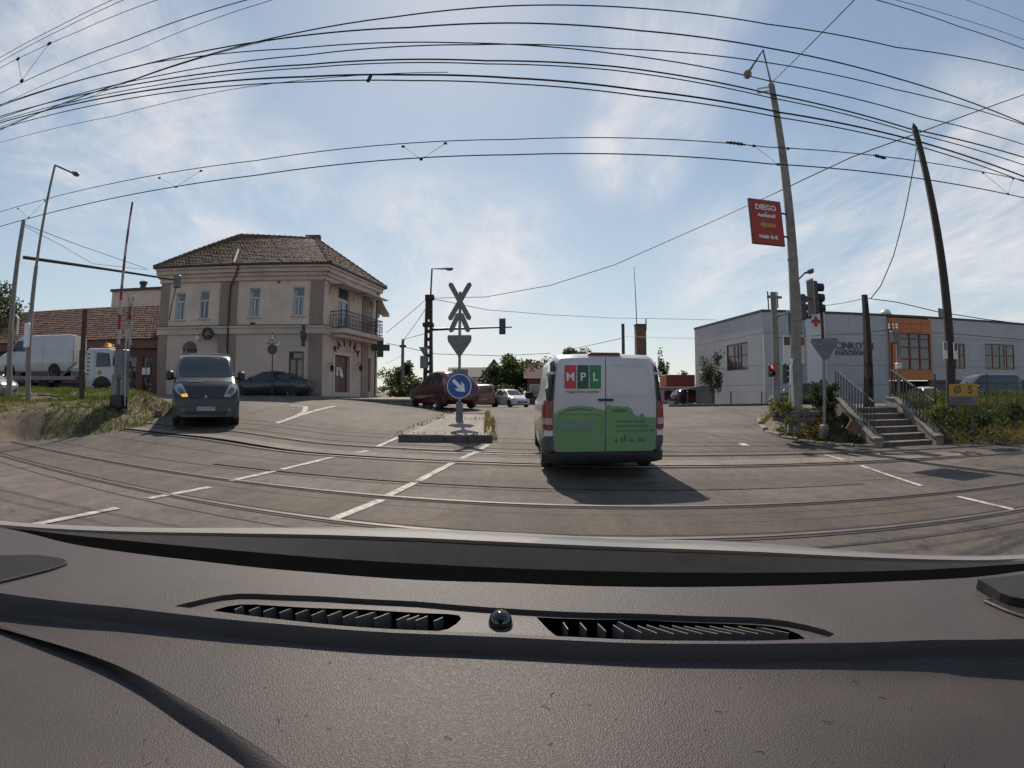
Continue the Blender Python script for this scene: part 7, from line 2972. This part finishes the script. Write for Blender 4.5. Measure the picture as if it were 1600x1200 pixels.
bpn = nt.nodes.new('ShaderNodeBump')
bpn.inputs['Strength'].default_value = .42
bpn.inputs['Distance'].default_value = .0012
nt.links.new(vo.outputs['Distance'], bpn.inputs['Height'])
nt.links.new(bpn.outputs[0], nt.nodes['Principled BSDF'].inputs['Normal'])
M['cockpit2'] = M['cockpit'].copy()
M['cockpit2'].name = 'dash_vinyl_lower'
M['dash_smooth'] = mat('dash_plastic', (.070, .058, .055), .5, var=.08, scale=14, spec=.35, bump=.1, bscale=400)
M['bonnet'] = mat('bonnet_silver', (.36, .345, .335), .42, .35, var=.06, scale=3, coat=.5, stain=.12)
M['cowl'] = mat('cowl_plastic', (.022, .021, .023), .75, var=.25, scale=20, spec=.15)
M['deep'] = mat('black_gap', (.004, .004, .004), 1.0, var=0, spec=0.0)

M['vane'] = mat('vane_plastic', (.13, .12, .115), .55, var=.1)
own = thing('camera_car', 'dark dashboard with vent strip, and silver bonnet, of the car in the foreground', 'car', (0, .2, 0))
oo = (0, .2, 0)


def pl_z(pts, z):
    return [atz(x, y, z) for x, y in pts]


def resample(P, n):
    L = [0]
    for a, b in zip(P[:-1], P[1:]):
        L.append(L[-1] + (Vector(b) - Vector(a)).length)
    out = []
    for i in range(n):
        t = L[-1] * i / (n - 1)
        k = max(j for j in range(len(L)) if L[j] <= t + 1e-9)
        k = min(k, len(P) - 2)
        f = (t - L[k]) / max(1e-9, L[k + 1] - L[k])
        out.append(Vector(P[k]).lerp(Vector(P[k + 1]), f))
    return out


def smooth_pl(P, it=3):
    P = [Vector(p) for p in P]
    for _ in range(it):
        P = [P[0]] + [(P[i - 1] + P[i] * 2 + P[i + 1]) / 4 for i in range(1, len(P) - 1)] + [P[-1]]
    return P


LA = [(-80, 806), (37, 831), (110, 850), (300, 875), (500, 895), (800, 910), (1000, 917), (1150, 916), (1300, 912), (1400, 908), (1525, 902), (1600, 892), (1680, 878)]
LC = [(-80, 917), (0, 927), (200, 950), (300, 962), (450, 976), (550, 985), (700, 992), (800, 996), (900, 1001), (1100, 1006), (1250, 1005), (1450, 1000), (1600, 999), (1680, 998)]
LD = [(-80, 936), (0, 945), (200, 970), (400, 997), (550, 1015), (700, 1025), (800, 1030), (1050, 1037), (1250, 1034), (1450, 1026), (1600, 1020), (1680, 1016)]
ZA, ZC, ZD = 1.125, 1.125, 1.109
NP = 90
A3 = smooth_pl(resample(pl_z(LA, ZA), NP))
C3 = smooth_pl(resample(pl_z(LC, ZC), NP))
D3 = [c + Vector((0, -.010, ZD - ZC)) for c in C3]
OPEN_L = [(322, 951), (345, 941), (380, 936), (420, 939), (570, 945), (730, 953), (697, 981), (550, 974), (450, 966)]
OPEN_R = [(838, 957), (1000, 961), (1150, 967), (1218, 971), (1248, 981), (1272, 996), (1100, 999), (980, 997), (872, 992)]
FRAME = [(272, 947), (330, 932), (372, 926), (500, 931), (650, 939), (800, 951), (1000, 958), (1180, 964), (1228, 969), (1282, 981), (1322, 994), (1250, 999), (1100, 1001), (900, 995), (800, 990), (700, 986), (550, 979), (450, 969), (340, 955)]
OL, OR_, FRM = pl_z(OPEN_L, ZA), pl_z(OPEN_R, ZA), pl_z(FRAME, ZA)


def cdt_sheet(outer, holes, zf, res=None):
    pts, faces, edges = [], [], []
    for loop in [outer] + holes:
        k = len(pts)
        pts += [Vector((p.x, p.y)) for p in loop]
        edges += [(k + i, k + (i + 1) % len(loop)) for i in range(len(loop))]
    v, e, f, *_ = delaunay_2d_cdt(pts, edges, [], 1, 1e-6)

    def ins(p, loop):
        c = False
        for i in range(len(loop)):
            a, b = loop[i], loop[(i + 1) % len(loop)]
            if (a.y > p.y) != (b.y > p.y) and p.x < (b.x - a.x) * (p.y - a.y) / (b.y - a.y) + a.x:
                c = not c
        return c
    mb = MB()
    fs = []
    for t in f:
        c = (v[t[0]] + v[t[1]] + v[t[2]]) / 3
        if ins(c, outer) and not any(ins(c, h) for h in holes):
            a, b, d = v[t[0]], v[t[1]], v[t[2]]
            if (b - a).cross(d - a) < 0:
                t = t[::-1]
            fs.append(tuple(t))
    mb.add([(p.x, p.y, zf(p.x, p.y)) for p in v], fs)
    return mb


dash_outer = A3 + C3[::-1]
FRs = smooth_pl(resample(FRM + [FRM[0]], 70), 1)[:-1]
dsh = cdt_sheet(dash_outer, [FRs], lambda x, y: ZA).build('dashboard', M['cockpit'], own, off=oo)
# rounded lip and riser
rows = []
for k, (f, dz, dy) in enumerate(((0, 0, 0), (.10, .002, -.003), (.25, -.003, -.007), (.55, -.4, 0), (1, 0, 0))):
    row = []
    for c, d in zip(C3, D3):
        p = c.lerp(d, f) if k in (0, 3, 4) else Vector(c)
        if k in (1, 2):
            p = c + Vector((0, dy, dz))
        if k == 3:
            p = Vector((c.x * .45 + d.x * .55, (c.y + dy - .007) * .45 + d.y * .55, c.z * .45 + d.z * .55))
        row.append(p)
    rows.append(row)
MB().grid(rows[::-1]).build('dash_lip', M['cockpit'], own, off=oo, smooth=True, ang=70)
# lower dash sheet towards the camera; the instrument area at the left lies lower
ZT = lambda x, y: float(np.interp(y, [-.1, .02, .15, .26, .34, .42, .48], [.96, 1.0, 1.07, 1.090, 1.098, 1.104, ZD]))
HB = [(-76, 958), (0, 981), (66, 1001), (132, 1021), (185, 1041), (232, 1064), (280, 1090), (330, 1118), (390, 1154), (455, 1196), (530, 1256), (600, 1320)]
HT = [(-76, 955), (0, 975), (60, 996), (118, 1018), (160, 1036), (190, 1054), (218, 1074), (262, 1111), (320, 1150), (385, 1200), (440, 1250), (500, 1310)]
G3 = smooth_pl(resample(pl_z(HB, 1.098), 50), 3)
H3 = smooth_pl(resample([atz(x, y, float(np.interp(x, [-80, 60, 200, 320], [1.094, 1.091, 1.086, 1.080]))) for x, y in HT], 50), 3)
def dash_rows():
    mb = MB()
    n = len(D3)
    rows = []
    for i, d in enumerate(D3):
        # near end of this column: the hood edge where there is one, else the driver's side of the dash
        yend = .06
        for a_, b_ in zip(G3[:-1], G3[1:]):
            if (a_.x - d.x) * (b_.x - d.x) <= 0 and abs(b_.x - a_.x) > 1e-6:
                yend = max(yend, a_.y + (b_.y - a_.y) * (d.x - a_.x) / (b_.x - a_.x))
        yend = min(yend, d.y - .002)
        col = []
        for k in range(15):
            f = k / 14
            y = d.y + (yend - d.y) * f
            col.append(Vector((d.x, y, ZT(d.x, y) if k else d.z)))
        rows.append(col)
    mb.grid(rows)
    return mb
D_fine = resample(D3, 260)
D3_keep = D3
D3 = D_fine
dash_rows().build('dash_top', M['cockpit'], own, off=oo, smooth=True, ang=60)
D3 = D3_keep
# vent frame sunk slightly, with openings
vf = cdt_sheet(FRs, [smooth_pl(resample(OL + [OL[0]], 40), 1)[:-1], smooth_pl(resample(OR_ + [OR_[0]], 40), 1)[:-1]], lambda x, y: ZA - .006).build('vent_frame', M['dash_smooth'], own, off=oo)
mb = MB()
mb.grid([[Vector((p.x, p.y, ZA)) for p in FRs + [FRs[0]]], [Vector((p.x, p.y, ZA - .0065)) for p in FRs + [FRs[0]]]])
mb.build('frame_wall', M['dash_smooth'], vf, off=oo)
for OPN in (OL, OR_):
    Q = smooth_pl(resample(OPN + [OPN[0]], 40), 1)[:-1]
    mb = MB()
    mb.grid([[Vector((p.x, p.y, ZA - .0062)) for p in Q + [Q[0]]], [Vector((p.x, p.y, ZA - .06)) for p in Q + [Q[0]]]])
    mb.build('vent_wall', M['deep'], vf, off=oo)
    c = cdt_sheet(Q, [], lambda x, y: ZA - .058)
    c.build('vent_floor', M['deep'], vf, off=oo)
for a, b in (((367, 957), (400, 943)), ((412, 960), (450, 946)), ((462, 964), (502, 949)), ((512, 967), (545, 954)), ((556, 970), (612, 952)), ((620, 973), (640, 965)), ((650, 974), (668, 967)), ((678, 975), (692, 969)), ((390, 959), (424, 944)), ((437, 962), (476, 947)), ((487, 966), (524, 951)), ((536, 969), (566, 956)), ((585, 971), (612, 961)), ((636, 973), (655, 966)),
             ((887, 988), (880, 977)), ((916, 989), (906, 977)), ((946, 991), (934, 979)), ((1002, 993), (950, 968)), ((1052, 995), (1010, 981)), ((1097, 995), (1050, 982)), ((1142, 995), (1086, 983)), ((1184, 995), (1130, 983)), ((1232, 994), (1174, 982)), ((974, 992), (958, 981)), ((1026, 994), (996, 982)), ((1074, 995), (1030, 982)), ((1120, 995), (1068, 983)), ((1163, 995), (1108, 983)), ((1208, 995), (1152, 983))):
    p, q = atz(*a, ZA - .012), atz(*b, ZA - .012)
    d = q - p
    MB().box(((p.x + q.x) / 2, (p.y + q.y) / 2, ZA - .019), (d.length, .0013, .022), rz=math.atan2(d.y, d.x)).build('vane', M['vane'], vf, off=oo)
p, q = atz(420, 946, ZA - .014), atz(722, 958, ZA - .014)
for a, b in (((425, 947), (726, 959)), ((846, 964), (1150, 975))):
    p, q = atz(*a, ZA - .018), atz(*b, ZA - .018)
    d = q - p
    MB().box(((p.x + q.x) / 2, (p.y + q.y) / 2, ZA - .022), (d.length, .004, .004), rz=math.atan2(d.y, d.x)).build('cross_bar', M['dash_smooth'], vf, off=oo)
# light sensor dome
p = atz(782, 968, ZA)
MB().lathe([(.0135, 0), (.0135, .004), (.0115, .011), (.007, .0155), (.001, .017)], 24, loc=(p.x, p.y, ZA - .006)).build('sensor_dome', mat('sensor_gloss', (.008, .008, .009), .08, var=0, spec=.8), own, off=oo, smooth=True)
# sunk instrument panel at the lower left, with the dash rolling down to it
g_top = [Vector((g.x, g.y, ZT(g.x, g.y))) for g in G3]
rows = [g_top] + [[g.lerp(h, f) + Vector((0, 0, lift)) for g, h in zip(g_top, H3)] for f, lift in ((.12, .001), (.3, .0035), (.6, .004), (.85, .002), (1, 0))]
MB().grid(rows).build('dash_roll', M['cockpit'], own, off=oo, smooth=True, ang=70)
rows = [H3] + [[Vector((h.x - .05 * k, h.y - .035 * k, h.z + .0006 * k)) for h in H3] for k in (1, 2, 3, 5, 8, 12)]
MB().grid(rows).build('instrument_panel_top', M['cockpit2'], own, off=oo, smooth=True, ang=40)
# loudspeaker grilles
for loop, z in (([(-60, 876), (0, 871), (60, 870), (100, 876), (110, 881), (80, 892), (40, 902), (0, 912), (-60, 922)], ZA), ([(1538, 941), (1560, 937), (1600, 935), (1680, 934), (1680, 990), (1600, 966), (1570, 956)], ZA)):
    L3 = smooth_pl(resample(pl_z(loop + [loop[0]], z), 40), 1)[:-1]
    g = cdt_sheet(L3, [], lambda x, y: ZA + .0012).build('speaker_grille', M['cowl'], own, off=oo)
    mb = MB()
    xs = [p.x for p in L3]
    ys = [p.y for p in L3]
    n = int((max(xs) - min(xs)) / .0045)
    for i in range(n):
        x = min(xs) + (i + .5) * (max(xs) - min(xs)) / n
        yy = []
        for a, b in zip(L3, L3[1:] + [L3[0]]):
            if (a.x - x) * (b.x - x) < 0:
                yy.append(a.y + (b.y - a.y) * (x - a.x) / (b.x - a.x))
        if len(yy) >= 2 and max(yy) - min(yy) > .004:
            mb.box((x, (max(yy) + min(yy)) / 2, ZA + .0022), (.0018, max(yy) - min(yy) - .003, .002))
    mb.build('grille_ribs', M['dash_smooth'], g, off=oo, kind='stuff')
    mb = MB()
    mb.tube([p + Vector((0, 0, .002)) for p in L3 + [L3[0]]], .0022, 5, cap=False)
    mb.build('grille_rim', M['dash_smooth'], g, off=oo)
# bonnet, cowl and the dark gap under the windscreen
par = lambda px, y0, y1: y0 - (y0 - y1) * ((px - 800) / 800) ** 2
BT = [(-60, 812), (50, 823), (200, 829), (320, 830), (420, 828.5), (520, 827), (660, 828), (800, 834), (920, 841), (1000, 845), (1080, 845), (1200, 852), (1300, 863), (1400, 870), (1540, 873), (1640, 868)]
BR = [(-60, 813.4), (50, 823.7), (200, 830.4), (320, 832.1), (420, 833.8), (520, 835.4), (660, 839.9), (800, 846.6), (920, 852.2), (1000, 855.5), (1080, 857.6), (1200, 862.5), (1300, 867.9), (1400, 872.1), (1540, 875.1), (1640, 870.1)]
BG = [(-60, 816), (50, 828), (200, 844), (320, 855), (420, 864), (520, 872), (660, 880), (800, 887), (920, 891), (1000, 893), (1080, 894), (1200, 894), (1300, 893), (1400, 891), (1540, 884), (1640, 876)]
T3 = smooth_pl(resample([at(x, y, par(x, 1.65, 1.15)) for x, y in BT], 80), 2)
R3 = smooth_pl(resample([at(x, y, par(x, 1.06, .86)) for x, y in BR], 80), 2)
G3 = smooth_pl(resample([at(x, y, par(x, 1.00, .80)) for x, y in BG], 80), 2)
rows = [R3] + [[r.lerp(t, f) + Vector((0, 0, .012 * math.sin(f * math.pi))) for r, t in zip(R3, T3)] for f in (.2, .4, .6, .8)] + [T3]
for dy, dz in ((.12, -.035), (.24, -.09), (.32, -.2), (.36, -.42)):
    rows.append([t + Vector((t.x * .02, dy, dz)) for t in T3])
MB().grid(rows).build('bonnet', M['bonnet'], own, off=oo, smooth=True, ang=70)
MB().grid([G3, [(r + Vector((0, -.004, -.006))) for r in R3]]).build('cowl', M['cowl'], own, off=oo, smooth=True)
low = [Vector((a.x * 1.0, a.y - .03, ZA - .07)) for a in resample(A3, 80)]
g_low = [g + Vector((0, 0, -.001)) for g in G3]
MB().grid([low, g_low]).build('windscreen_gap', M['deep'], own, off=oo)
rl_ = resample(A3, 80)
MB().grid([[a + Vector((0, .004, -.07)) for a in rl_], [a + Vector((0, .002, -.0005)) for a in rl_]]).build('dash_edge', M['deep'], own, off=oo)
# windscreen glass: clear, with a dotted dark band in the upper corner
M['clear'] = bpy.data.materials.new('clear_glass')
M['clear'].use_nodes = True
_n = M['clear'].node_tree
_n.nodes.clear()
_o = _n.nodes.new('ShaderNodeOutputMaterial')
_t = _n.nodes.new('ShaderNodeBsdfTransparent')
_t.inputs['Color'].default_value = (1, 1, 1, 1)
_n.links.new(_t.outputs[0], _o.inputs['Surface'])
top_ws = [Vector((a.x * .80, -.16 + .02 * abs(a.x), 1.70)) for a in resample(A3, 24)]
bot_ws = [a + Vector((0, .012, 0)) for a in resample(A3, 24)]
ws = MB().grid([bot_ws, [b.lerp(t, .5) + Vector((0, .03, .02)) for b, t in zip(bot_ws, top_ws)], top_ws]).build('windscreen', M['clear'], own, off=oo, smooth=True)
# cabin behind the camera
MB().box((0, -1.25, 1.73), (1.46, 2.1, .05), bev=.02).build('roof_lining', M['cowl'], own, off=oo)
MB().box((0, -2.2, 1.1), (1.5, .12, 1.2), bev=.04).build('rear_seat', M['cowl'], own, off=oo)
for s in (-1, 1):
    MB().box((s * 1.02, -.95, .75), (.08, 2.4, .62), bev=.03).build('door_panel', M['cowl'], own, off=oo)

# lint and hairs on the vinyl
rl2 = random.Random(17)
mb = MB()
for k in range(26):
    px_, py_ = rl2.uniform(150, 1500), rl2.uniform(1040, 1190)
    c = atz(px_, py_, 1.1)
    c.z = ZT(c.x, c.y) + .0006
    a = rl2.uniform(0, 6.28)
    l = rl2.uniform(.002, .011)
    b = rl2.uniform(-.9, .9)
    mb.tube([c, c + Vector((math.cos(a) * l * .5, math.sin(a) * l * .5, .0003)), c + Vector((math.cos(a + b) * l, math.sin(a + b) * l, 0))], .00022, 4)
mb.build('lint', M['deep'], own, off=oo, kind='stuff')

bk = [(1528, 905), (1600, 897), (1690, 884), (1690, 950), (1600, 935), (1568, 932), (1550, 916)]
B3 = smooth_pl(resample(pl_z(bk + [bk[0]], ZA + .014), 30), 1)[:-1]
mb = cdt_sheet(B3, [], lambda x, y: ZA + .014)
mb.grid([[Vector((p.x, p.y, ZA + .001)) for p in B3 + [B3[0]]], [Vector((p.x, p.y, ZA + .014)) for p in B3 + [B3[0]]]])
o = mb.build('black_pouch', mat('pouch_black', (.014, .012, .013), .75, var=.2, scale=40))
tag(o, 'flat black pouch lying on the right end of the dashboard', 'pouch')
